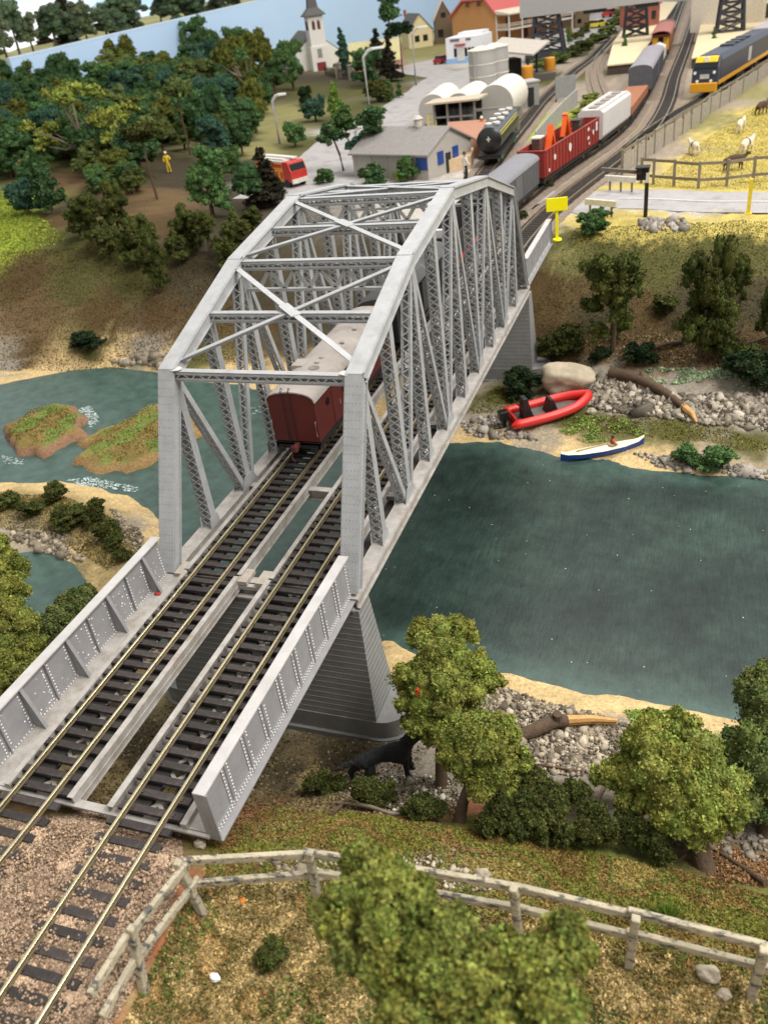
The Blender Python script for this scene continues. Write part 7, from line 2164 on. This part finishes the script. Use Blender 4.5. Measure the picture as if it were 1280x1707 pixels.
hill_tree('spire', 'brown', 207, 46, 335, 60, 'dark spruce among the trees beyond the blue board, right one', 1.0, None)
def sky_material():
    m = bpy.data.materials.new('painted sky'); m.use_nodes = True
    nt = m.node_tree; N, L = nt.nodes, nt.links; b = N['Principled BSDF']; b.inputs['Roughness'].default_value = .9; b.inputs['Specular IOR Level'].default_value = 0
    tc = N.new('ShaderNodeTexCoord'); mp = N.new('ShaderNodeMapping'); mp.inputs['Scale'].default_value = (.012, .012, .03); L.new(tc.outputs['Object'], mp.inputs[0])
    n = N.new('ShaderNodeTexNoise'); n.inputs['Scale'].default_value = 1.6; n.inputs['Detail'].default_value = 7; L.new(mp.outputs[0], n.inputs['Vector'])
    r = N.new('ShaderNodeValToRGB'); r.color_ramp.elements[0].position = .40; r.color_ramp.elements[0].color = (*lin('#b4d3f2'), 1); r.color_ramp.elements[1].position = .56; r.color_ramp.elements[1].color = (*lin('#f1f3f6'), 1)
    L.new(n.outputs['Fac'], r.inputs[0]); L.new(r.outputs[0], b.inputs['Base Color']); L.new(r.outputs[0], b.inputs['Emission Color']); b.inputs['Emission Strength'].default_value = .55  # emission added so the backdrop looks lit; it is no lamp
    return m
V, F = [], []
us = np.linspace(-500, 1900, 25)
for u in us:
    a_ = ray(u, 0); a_ = math.atan2(a_[1], a_[0])
    for z in (-20, 60, 160):
        V.append((CAM_P[0] + 520 * math.cos(a_), CAM_P[1] + 520 * math.sin(a_), z))
for i in range(len(us) - 1):
    for k in range(2): F.append((i * 3 + k, i * 3 + k + 1, (i + 1) * 3 + k + 1, (i + 1) * 3 + k))
mb = MB(); mb.add(V, F); tag(mb.build('sky', sky_material(), smooth=True), kind='structure')
# ================================================================ boats, dog, logs, islands, near fence
def island(label, px, col_edge, h=.75):
    P = [at_z(u, v, WATER_Z) for u, v in px]
    c = np.mean(P, axis=0)
    t = thing('river_island', label, 'island', (c[0], c[1], WATER_Z))
    n = 56; rings = 9
    ang = [math.atan2(p[1] - c[1], p[0] - c[0]) for p in P]
    rad = [math.hypot(p[1] - c[1], p[0] - c[0]) for p in P]
    o_ = np.argsort(ang); ang = np.array(ang)[o_]; rad = np.array(rad)[o_]
    V, C, F = [], [], []
    gr = lin('#6b763a'); ed = lin(col_edge); so = lin('#7a6a3c')
    for j in range(rings + 1):
        f = 1 - j / rings
        for i in range(n):
            a_ = -math.pi + 2 * math.pi * i / n
            r = np.interp(a_, np.concatenate([ang - 2 * math.pi, ang, ang + 2 * math.pi]), np.tile(rad, 3))
            wob = 1 + .30 * mnoise.fractal(Vector((math.cos(a_) * 2.2, math.sin(a_) * 2.2, c[0])), 1, 2, 4)
            z = h * (1 - f ** 7) + .35 * mnoise.noise(Vector((r * f * math.cos(a_) * .7, r * f * math.sin(a_) * .7, 3))) * (f < .99) - (.4 if j == 0 else 0)
            V.append((r * f * wob * math.cos(a_), r * f * wob * math.sin(a_), z))
            k = mnoise.fractal(Vector((r * f * math.cos(a_) * .5, r * f * math.sin(a_) * .5, 9)), 1, 2, 4)
            if f > .80 + .12 * mnoise.noise(Vector((math.cos(a_) * 4, math.sin(a_) * 4, 2))): cc = np.array(ed)
            else: cc = np.array(gr) if k > .02 else np.array(so)
            C.append(cc * (1 + .25 * mnoise.noise(Vector((V[-1][0] * 2, V[-1][1] * 2, 1)))))
    for j in range(rings):
        for i in range(n):
            i2 = (i + 1) % n
            F.append((j * n + i, j * n + i2, (j + 1) * n + i2, (j + 1) * n + i))
    np_mesh('mound', np.array(V), np.array(F), ground_mat, np.clip(np.array(C), .01, 1), t, smooth=True)
    m_ = 3200
    a_ = nrs.uniform(-math.pi, math.pi, m_); f = np.sqrt(nrs.uniform(0, .6, m_))
    r = np.interp(a_, np.concatenate([ang - 2 * math.pi, ang, ang + 2 * math.pi]), np.tile(rad, 3)) * f
    Q = np.stack([r * np.cos(a_), r * np.sin(a_), h * (1 - f ** 7) + .02 + np.array([.35 * mnoise.noise(Vector((x * .7, y * .7, 3))) for x, y in zip(r * np.cos(a_), r * np.sin(a_))])], 1)
    kk = np.array([mnoise.fractal(Vector((q[0] * .5, q[1] * .5, 9)), 1, 2, 4) for q in Q])
    pal = np.array([lin('#6f8040'), lin('#7f8e48'), lin('#7a6c3e'), lin('#8a7a45')])
    ci = np.where(kk > .02, nrs.randint(0, 2, m_), nrs.randint(2, 4, m_))
    s_ = scatter('turf', Q, LEAF_V, LEAF_F, nrs.uniform(.08, .22, m_), flake_m, pal[ci] * nrs.uniform(.7, 1.3, (m_, 1)), parent=t)
    tag(s_, kind='stuff')
island('reddish rocky islet with bright green turf at the left edge of the river', [(2, 735), (20, 745), (70, 762), (110, 748), (148, 712), (135, 690), (110, 680), (70, 680), (40, 700), (10, 722)], '#85664f')
island('long sandy orange islet with turf just left of the end post', [(150, 788), (190, 792), (240, 783), (285, 762), (335, 735), (335, 700), (300, 690), (262, 672), (215, 705), (165, 722), (143, 740)], '#937850')
foam_m = mat('white water paint', lin('#b9c9c4'), rough=.5, var=.1)
def foam(label, px, n, s):
    P = np.array([at_z(u, v, WATER_Z + .012)[:2] for u, v in px])
    Q = poly_fill(P, n)
    dirp = np.array([1.0, .3])
    mb = MB()
    for x, y in Q:
        l_ = s * rnd.uniform(.08, .3); a_ = rnd.gauss(.3, .35); b_ = l_ * rnd.uniform(.25, .6)
        mb.prism([(x + l_ * math.cos(t + .0) * math.cos(a_) - b_ * math.sin(t) * math.sin(a_), y + l_ * math.cos(t) * math.sin(a_) + b_ * math.sin(t) * math.cos(a_)) for t in (0, 1.1, 2.2, 3.3, 4.4, 5.4)], WATER_Z + .005, WATER_Z + .03)
    tag(mb.build('white_water', foam_m), kind='stuff')
foam('', [(130, 682), (150, 676), (168, 700), (152, 712)], 150, .6)
foam('', [(115, 800), (150, 795), (230, 812), (228, 820), (130, 808)], 170, .7)
foam('', [(5, 760), (40, 766), (38, 776), (8, 772)], 50, .5)
foam('', [(418, 680), (445, 676), (446, 690), (420, 692)], 14, .5)
# boulder
def rock(name, label, cat, px, r, col, seed, cs='#b8aa90', squash=.7, sink=.3):
    p = ground(*px)
    t = MB()
    dv, df = ICO[4]
    sd = np.array([seed, seed * 2, 1.0])
    k = np.array([1 + .3 * mnoise.noise(Vector(d * 1.3 + sd)) + .12 * mnoise.noise(Vector(d * 3 + sd)) + .04 * mnoise.noise(Vector(d * 9 + sd)) for d in dv])
    V = dv * np.array(r) * k[:, None]
    o = np_mesh(name, V, df, mat('rock ' + col, lin(col), rough=.9, var=.22, scale=1.5, bump=.5), smooth=True)
    o.location = p + Vector((0, 0, r[2] * (1 - sink)))
    return tag(o, label, cat)
rock('boulder', 'large pale tan boulder beside the far pier plinth', 'boulder', (945, 648), (2.2, 1.5, 1.2), '#aea089', 3.3)
for i, (px, r, l) in enumerate((((985, 690), .35, 'flat grey stone at the bow of the red dinghy'), ((1180, 1630), .32, 'smooth pale stone lying by the white fence at the right'), ((335, 1412), .22, 'upright grey stone at the corner of the white fence'), ((805, 1462), .24, 'round pale stone on the grass above the white fence'), ((1205, 1662), .2, 'small white stone beside the smooth pale one'))):
    rock('stone', l, 'stone', px, (r, r * .7, r * .8), '#a89c88', 5.1 + i)
t = rock('litter_flake', 'white crumpled flake on the dry straw near the left fence post', 'flake', (360, 1632), (.16, .11, .1), '#e6e2da', 2.2)
rock('litter_flake', 'orange leaf flake lying on the straw inside the fence corner', 'flake', (404, 1502), (.10, .12, .04), '#c97a2c', 4.2)
rock('litter_flake', 'pale leaf shaped flake beside the second fence post', 'flake', (562, 1496), (.1, .14, .12), '#d8d2c6', 6.2)
rock('red_scrap', 'small red scrap on the deck beside the left plate girder', 'scrap', (0, 0), (.16, .09, .06), '#a8322c', 8.0).location = (-1.95, 24.2, -.40)
# logs and sticks
def log(name, label, px, rs_, lift, m=bark_m, end=None, n=9):
    P = []
    for (u, v), l_ in zip(px, lift):
        g = ground(u, v); P.append(g + Vector((0, 0, l_ * (1.5 if m is twig_m else 1))))
    t = thing(name, label, 'log' if 'log' in name else 'branch', P[0]); org = Vector(t.location)
    path = smooth_path([p - org for p in P], 4)
    k = len(path)
    rr = np.interp(np.linspace(0, 1, k), np.linspace(0, 1, len(rs_)), rs_)
    rr = [r * (1 + rnd.uniform(-.1, .1)) for r in rr]
    mb = MB(); mb.tube(path, rr, n); mb.build('bark' if end else 'stick', m, t, smooth=True)
    return t, path, rr, org
pale_wood = mat('torn pale wood', lin('#c79a5e'), rough=.8, var=.25, scale=3, bump=.5, stretch=(1, 1, 4))
t, path, rr, org = log('fallen_log', 'long grey brown fallen log with a torn pale end on the far rocks', [(1018, 628), (1060, 640), (1105, 662), (1140, 688)], [.5, .42, .36, .3, .26], [.35, .45, .45, .4], end=True)
P2 = ground(1160, 708) - org + Vector((0, 0, .2))
mb = MB(); mb.tube([path[-1] - (path[-1] - path[-2]) * .4, (path[-1] + P2) / 2 + Vector((0.1, 0, .1)), P2], [.27, .2, .07], 8); mb.build('torn_end', pale_wood, t, smooth=True)
mb = MB(); mb.tube([path[5], path[5] + Vector((-.25, .5, .6))], [.22, .12], 7); mb.build('branch_stub', bark_m, t, smooth=True)
t, path, rr, org = log('fallen_log', 'broken log with orange torn wood and a knot on the near stone bank', [(860, 1238), (890, 1228), (920, 1216), (945, 1212)], [.26, .30, .33, .27], [.35, .4, .45, .42], end=True)
P2 = ground(1028, 1212) - org + Vector((0, 0, .35))
for dz, r_ in ((.05, .17), (-.12, .13)):
    mb = MB(); mb.tube([path[-1] - (path[-1] - path[-3]) * .3 + Vector((0, 0, dz)), (path[-1] + P2) / 2 + Vector((0, .1, dz)), P2 + Vector((0, 0, dz))], [r_ * 1.3, r_, r_ * .5], 7); mb.build('torn_wood', pale_wood, t, smooth=True)
mb = MB(); mb.tube([path[9], path[9] + Vector((.05, -.05, .55))], [.26, .2], 8); mb.build('knot', bark_m, t, smooth=True)
ST = [('dead_branch', 'pale grey forked branch in the dark scrub behind the ridge', [(955, 1395), (985, 1372), (1008, 1340)], [.06, .1, .07], [.3, .5, .7], twig_m),
      ('dead_branch', 'reddish brown stick leaning below the olive tree right of the dog', [(805, 1340), (840, 1372), (875, 1402)], [.05, .06, .05], [.6, .4, .2], mat('red brown stick', lin('#5e4336'), rough=.9, var=.2)),
      ('dead_branch', 'grey branch lying on the rubble in front of the dark bushes', [(560, 1345), (610, 1352), (650, 1362), (690, 1364)], [.05, .09, .07, .04], [.15, .2, .15, .1], twig_m),
      ('dead_branch', 'short brown branch crossing the grey one on the rubble', [(555, 1360), (580, 1340), (600, 1325)], [.08, .07, .03], [.15, .2, .3], bark_m),
      ('dead_branch', 'thin red brown stick below the broken log on the stones', [(895, 1278), (940, 1286), (990, 1292)], [.04, .05, .04], [.15, .15, .12], mat('red brown stick', (0, 0, 0))),
      ('dead_branch', 'bare branch reaching left from the thick bent trunk', [(1050, 1390), (1080, 1382), (1110, 1360)], [.05, .07, .05], [.5, .7, .9], twig_m),
      ('dead_branch', 'dark rotten branch on the brown litter at the right edge', [(1200, 1425), (1240, 1452), (1275, 1475)], [.06, .1, .12], [.1, .12, .12], bark_m),
      ('dead_branch', 'curved root like branch beside the thick bent trunk', [(1125, 1440), (1150, 1425), (1158, 1395)], [.04, .07, .05], [.1, .3, .8], bark_m),
      ('dead_branch', 'bundle of brown sticks behind the boulder on the far slope', [(1070, 592), (1110, 580), (1140, 575)], [.12, .16, .12], [.25, .3, .3], bark_m),
      ('dead_branch', 'thin brown stick at the right of the far slope', [(1200, 592), (1240, 580), (1280, 566)], [.1, .12, .1], [.2, .25, .25], bark_m)]
for nm, lb, px, r_, lf, m_ in ST: log(nm, lb, px, r_, lf, m_)
# ---- red inflatable boat
a, b = ground(842, 712), ground(985, 668)
ctr = (a + b) / 2; d = b - a
t = thing('inflatable_boat', 'red rigid inflatable boat with black outboard and pods on the far bank', 'boat', (ctr.x, ctr.y, min(a.z, b.z) + .02), math.atan2(d.y, d.x))
Lb_ = math.hypot(d.x, d.y)
sc = Lb_ / 6.0
t.scale = (sc, sc, sc)
t.rotation_euler = (.05, -.03, math.atan2(d.y, d.x))
rubber = mat('red rubber tube', lin('#d0281f'), rough=.4, var=.06)
path = [(-2.9, -.95, .62), (-1.5, -1.0, .62), (0, -1.0, .64), (1.4, -.85, .72), (2.3, -.45, .84), (2.75, 0, .92), (2.3, .45, .84), (1.4, .85, .72), (0, 1.0, .64), (-1.5, 1.0, .62), (-2.9, .95, .62)]
pp = smooth_path(path, 6)
r_ = [.30 * min(1, .35 + i / 3, .35 + (len(pp) - 1 - i) / 3) for i in range(len(pp))]
mb = MB(); mb.tube(pp, r_, 14); mb.build('tube', rubber, t, smooth=True)
mb = MB()
pv = smooth_path([Vector(p) + Vector((0, 0, -.05)) for p in path], 6)
mb.tube(offset(pv, .27), .045, 6); mb.build('rubbing_strake', mat('dark red strake', lin('#8f1a16'), rough=.5), t)
mb = MB(); hull = []
for x, w2, zk in ((-2.7, .8, .12), (-1, .85, .08), (.8, .8, .12), (2.0, .4, .35), (2.6, .05, .7)):
    hull += [(x, -w2, .55), (x, 0, zk), (x, w2, .55)]
fs = []
for i in range(4):
    for k in range(2): fs.append((i * 3 + k, i * 3 + k + 1, (i + 1) * 3 + k + 1, (i + 1) * 3 + k))
fs += [(0, 1, 2)]
mb.add(hull, fs); mb.build('hull', mat('dull red hull', lin('#a5231d'), rough=.5), t)
mb = MB(); mb.prism([(-2.6, -.75), (.9, -.8), (2.0, -.4), (2.3, 0), (2.0, .4), (.9, .8), (-2.6, .75)], .46, .52); mb.build('floor', mat('grey boat floor', lin('#5a5550'), rough=.7, var=.2), t)
mb = MB(); mb.box((-2.55, 0, .75), (.1, 1.5, .5)); mb.build('transom', rubber, t)
mb = MB(); mb.box((-3.1, 0, 1.0), (.62, .5, .6)); mb.box((-3.05, 0, .45), (.25, .2, .8)); mb.box((-3.15, 0, .1), (.5, .08, .2)); mb.build('outboard_motor', mat('black outboard', lin('#161616'), rough=.35), t, bevel=.07)
bp_ = mat('black pod', lin('#1d1d1e'), rough=.45)
mb = MB(); mb.prism([(-1.9, .5), (-1.1, .5), (-1.3, 1.0), (-1.5, 1.9), (-1.85, 1.95), (-1.9, 1.2)], -.32, .32, 'XZ'); mb.build('helm_seat', bp_, t, bevel=.05)
mb = MB(); mb.prism([(-.3, .5), (.55, .5), (.25, 1.35), (.0, 1.45), (-.15, .95)], -.35, .35, 'XZ'); mb.build('console', bp_, t, bevel=.05)
mb = MB(); mb.tube([(-1.9, -.3, 1.2), (-2.2, -.3, 1.7), (-2.2, .3, 1.7), (-1.9, .3, 1.2)], .04, 6); mb.build('rail_frame', bp_, t)
# ---- canoe
a, b = at_z(934, 768, -8.45), at_z(1073, 742, -8.35)
a, b = Vector(a), Vector(b)
ctr = (a + b) / 2; d = b - a
Lk = math.hypot(d.x, d.y)
t = thing('canoe', 'slim canoe with cream deck and blue hull pulled onto the sand', 'canoe', (ctr.x, ctr.y, -8.5), math.atan2(d.y, d.x))
t.rotation_euler = (0, -.02, math.atan2(d.y, d.x)); t.scale = (1, 1, 1.25)
secs = [(-.5, .02, .42), (-.42, .22, .34), (-.25, .42, .3), (0, .5, .28), (.25, .42, .3), (.42, .22, .36), (.5, .02, .5)]
hv, hf, dvv = [], [], []
for f, w2, z in secs:
    x = f * Lk
    hv += [(x, -w2, z + .12), (x, -w2 * .75, z - .2), (x, 0, z - .36), (x, w2 * .75, z - .2), (x, w2, z + .12)]
    dvv += [(x, -w2 * 1.03, z + .12), (x, 0, z + .25), (x, w2 * 1.03, z + .12)]
for i in range(len(secs) - 1):
    for k in range(4): hf.append((i * 5 + k, i * 5 + k + 1, (i + 1) * 5 + k + 1, (i + 1) * 5 + k))
df2 = []
for i in range(len(secs) - 1):
    for k in range(2): df2.append((i * 3 + k, i * 3 + k + 1, (i + 1) * 3 + k + 1, (i + 1) * 3 + k))
mb = MB(); mb.add(hv, hf); mb.build('hull', mat('blue canoe hull', lin('#1d4c9b'), rough=.35), t, smooth=True)
mb = MB(); mb.add(dvv, df2); mb.build('deck', mat('cream canoe deck', lin('#e3d8b8'), rough=.5), t, smooth=True)
mb = MB(); mb.lathe([(.30, 0), (.34, .06), (.26, .1)], (.7, 0, .52), 14); ck = mb.build('cockpit_rim', mat('tan cockpit', lin('#a89674'), rough=.6), t)
mb = MB(); mb.bar((-1.9, -.1, .56), (.4, .1, .58), .08, .05); mb.build('paddle', mat('tan cockpit', (0, 0, 0)), t)
pz = Vector((ctr.x, ctr.y, 0)) + Vector((d.x, d.y, 0)).normalized() * .7
t = thing('person', 'person in a red top seated in the canoe cockpit', 'person', (pz.x, pz.y, -8.08), math.atan2(d.y, d.x) + 1.57)
J = {'hip': ((0, 0, .1), .16), 'ch': ((0, 0, .48), .17), 'nk': ((0, 0, .68), .07), 'hd': ((0, -.02, .8), .1), 'hd2': ((0, -.02, .9), .08), 'ls': ((-.2, 0, .58), .08), 'le': ((-.3, -.12, .35), .06), 'lh': ((-.2, -.35, .3), .05), 'rs': ((.2, 0, .58), .08), 're': ((.3, -.12, .35), .06), 'rh': ((.2, -.35, .3), .05)}
skin_mesh('body', J, [('hip', 'ch'), ('ch', 'nk'), ('nk', 'hd'), ('hd', 'hd2'), ('ch', 'ls'), ('ls', 'le'), ('le', 'lh'), ('ch', 'rs'), ('rs', 're'), ('re', 'rh')], 'hip', mat('red top', lin('#b4553f'), rough=.8), t)
mb = MB(); mb.lathe([(.02, .72), (.09, .74), (.115, .82), (.09, .92), (.01, .95)], (0, -.02, 0), 12); mb.build('face', mat('dark hair', (0, 0, 0)), t, smooth=True)
# ---- big black dog
gA, gB = ground(605, 1310), ground(690, 1292)
d = gB - gA
t = thing('black_dog', 'large shaggy black dog standing in front of the near pier facing right', 'dog', ((gA + gB) / 2), math.atan2(d.y, d.x))
ln = math.hypot(d.x, d.y) / 1.25
t.scale = (ln, ln, ln)
fur = mat('shaggy black fur', lin('#1e2022'), rough=.65, var=.3, scale=14, bump=1.0, bscale=26, stretch=(1, 3, 3))
J = {'rump': ((-.55, 0, .86), (.17, .2)), 'loin': ((-.2, 0, .92), (.17, .19)), 'chest': ((.3, 0, .95), (.21, .25)), 'sh': ((.5, 0, 1.04), (.17, .2)), 'nk': ((.66, 0, 1.24), (.15, .16)), 'hd': ((.8, 0, 1.42), .15), 'mz': ((1.02, 0, 1.36), .085), 'ns': ((1.12, 0, 1.34), .06),
     'tl1': ((-.74, 0, .88), .075), 'tl2': ((-1.0, 0, .80), .065), 'tl3': ((-1.28, 0, .72), .03), 'e1': ((.76, -.1, 1.56), .05), 'e1t': ((.76, -.13, 1.66), .02), 'e2': ((.76, .1, 1.56), .05), 'e2t': ((.76, .13, 1.66), .02)}
E = [('rump', 'loin'), ('loin', 'chest'), ('chest', 'sh'), ('sh', 'nk'), ('nk', 'hd'), ('hd', 'mz'), ('mz', 'ns'), ('rump', 'tl1'), ('tl1', 'tl2'), ('tl2', 'tl3'), ('hd', 'e1'), ('e1', 'e1t'), ('hd', 'e2'), ('e2', 'e2t')]
for s_, n, fx, hx in ((-1, 'l', .0, .12), (1, 'r', .12, -.14)):
    J.update({'f1' + n: ((.46 + fx, s_ * .15, .72), .10), 'f2' + n: ((.46 + fx, s_ * .15, .36), .065), 'f3' + n: ((.48 + fx, s_ * .15, .06), .06), 'f4' + n: ((.58 + fx, s_ * .15, .04), .05),
              'h1' + n: ((-.46 + hx, s_ * .16, .62), .13), 'h2' + n: ((-.72 + hx, s_ * .16, .36), .07), 'h3' + n: ((-.66 + hx, s_ * .16, .06), .06), 'h4' + n: ((-.55 + hx, s_ * .16, .04), .05)})
    E += [('chest', 'f1' + n), ('f1' + n, 'f2' + n), ('f2' + n, 'f3' + n), ('f3' + n, 'f4' + n), ('rump', 'h1' + n), ('h1' + n, 'h2' + n), ('h2' + n, 'h3' + n), ('h3' + n, 'h4' + n)]
dog = skin_mesh('body', J, E, 'loin', fur, t, 3)
tx = bpy.data.textures.new('fur', 'CLOUDS'); tx.noise_scale = .09
dm = dog.modifiers.new('shag', 'DISPLACE'); dm.texture = tx; dm.strength = .07; dm.mid_level = .5
mb = MB(); mb.prism([(1.06, 1.26), (1.2, 1.22), (1.16, 1.17), (1.02, 1.2)], -.03, .03, 'XZ'); mb.build('tongue', mat('pale tongue', lin('#c08a78'), rough=.5), t)
# ---- white weathered fence in front
wf_ = mat('flaking white paint', lin('#aaa088'), rough=.9, var=.25, scale=2.5, bump=.5, bscale=9, stain=lin('#54524e'), stainscale=4.0, stainat=.555, stainw=.04, stretch=(.5, 1, 1))
wf2 = mat('bare orange timber', lin('#b98a5c'), rough=.9, var=.2, scale=3)
PX = [(190, 1740), (240, 1655, 0), (338, 1522, 1), (530, 1507, 1), (698, 1535, 1), (866, 1568, 1), (1047, 1612, 1), (1250, 1665, 1), (1420, 1705, 1)]
FP = [ground(p[0], p[1]) for p in PX]
t = thing('white_fence', 'weathered cream post and rail fence with flaking paint in the foreground field', 'fence', FP[2]); org = Vector(t.location)
HF = 2.35
for i, p in enumerate(FP):
    if i == 0: continue
    mb = MB(); q = p - org
    lx, ly = rnd.uniform(-.12, .12), rnd.uniform(-.1, .1)
    if i == 1: lx, ly = .1, .45
    mb.bar(q - Vector((0, 0, .2)), q + Vector((lx - .18 if i == 2 else lx, ly, HF + .08)), .23, .23, up=(0, 1, 0)); mb.build('post', wf_, t, bevel=.04)
for i in range(len(FP) - 1):
    for z, hh in ((HF - .18, .27), (HF - 1.12, .25)):
        a_, b_ = FP[i] - org, FP[i + 1] - org
        off = Vector((0, .2, 0))
        e = (b_ - a_).normalized() * .12
        mb = MB(); mb.bar(a_ - e + off + Vector((0, 0, z + rnd.uniform(-.08, .08))), b_ + e + off + Vector((0, 0, z + rnd.uniform(-.08, .08))), .16, hh); mb.build('rail', wf_, t, bevel=.03)
# weeds growing here and there
p = ground(1112, 1528)
t = MB()
for i in range(150):
    a_, r_ = rnd.uniform(0, 6.3), abs(rnd.gauss(0, .16)); l_ = rnd.uniform(.35, .75); o_ = rnd.uniform(.1, .5)
    x, y = r_ * math.cos(a_), r_ * math.sin(a_); e = rnd.uniform(0, 6.3)
    t.add([(x - .018 * math.cos(e), y - .018 * math.sin(e), -.05), (x + .018 * math.cos(e), y + .018 * math.sin(e), -.05), (x + o_ * math.cos(a_) * .6, y + o_ * math.sin(a_) * .6, l_)], [(0, 1, 2)])
o = t.build('grass_tuft', mat('bright grass blades', lin('#6f8f34'), rough=.8, var=.4, scale=9)); o.location = p
tag(o, 'bright spiky grass tuft on the ridge above the white fence', 'grass tuft')
for (u, v, h, l) in ((455, 1600, 26, 'small dark green clump on the straw inside the fence'),):
    plant('bush', 'lime' if h == 30 else 'olived', u, v, h, l, None, 1.2)
mb = MB()
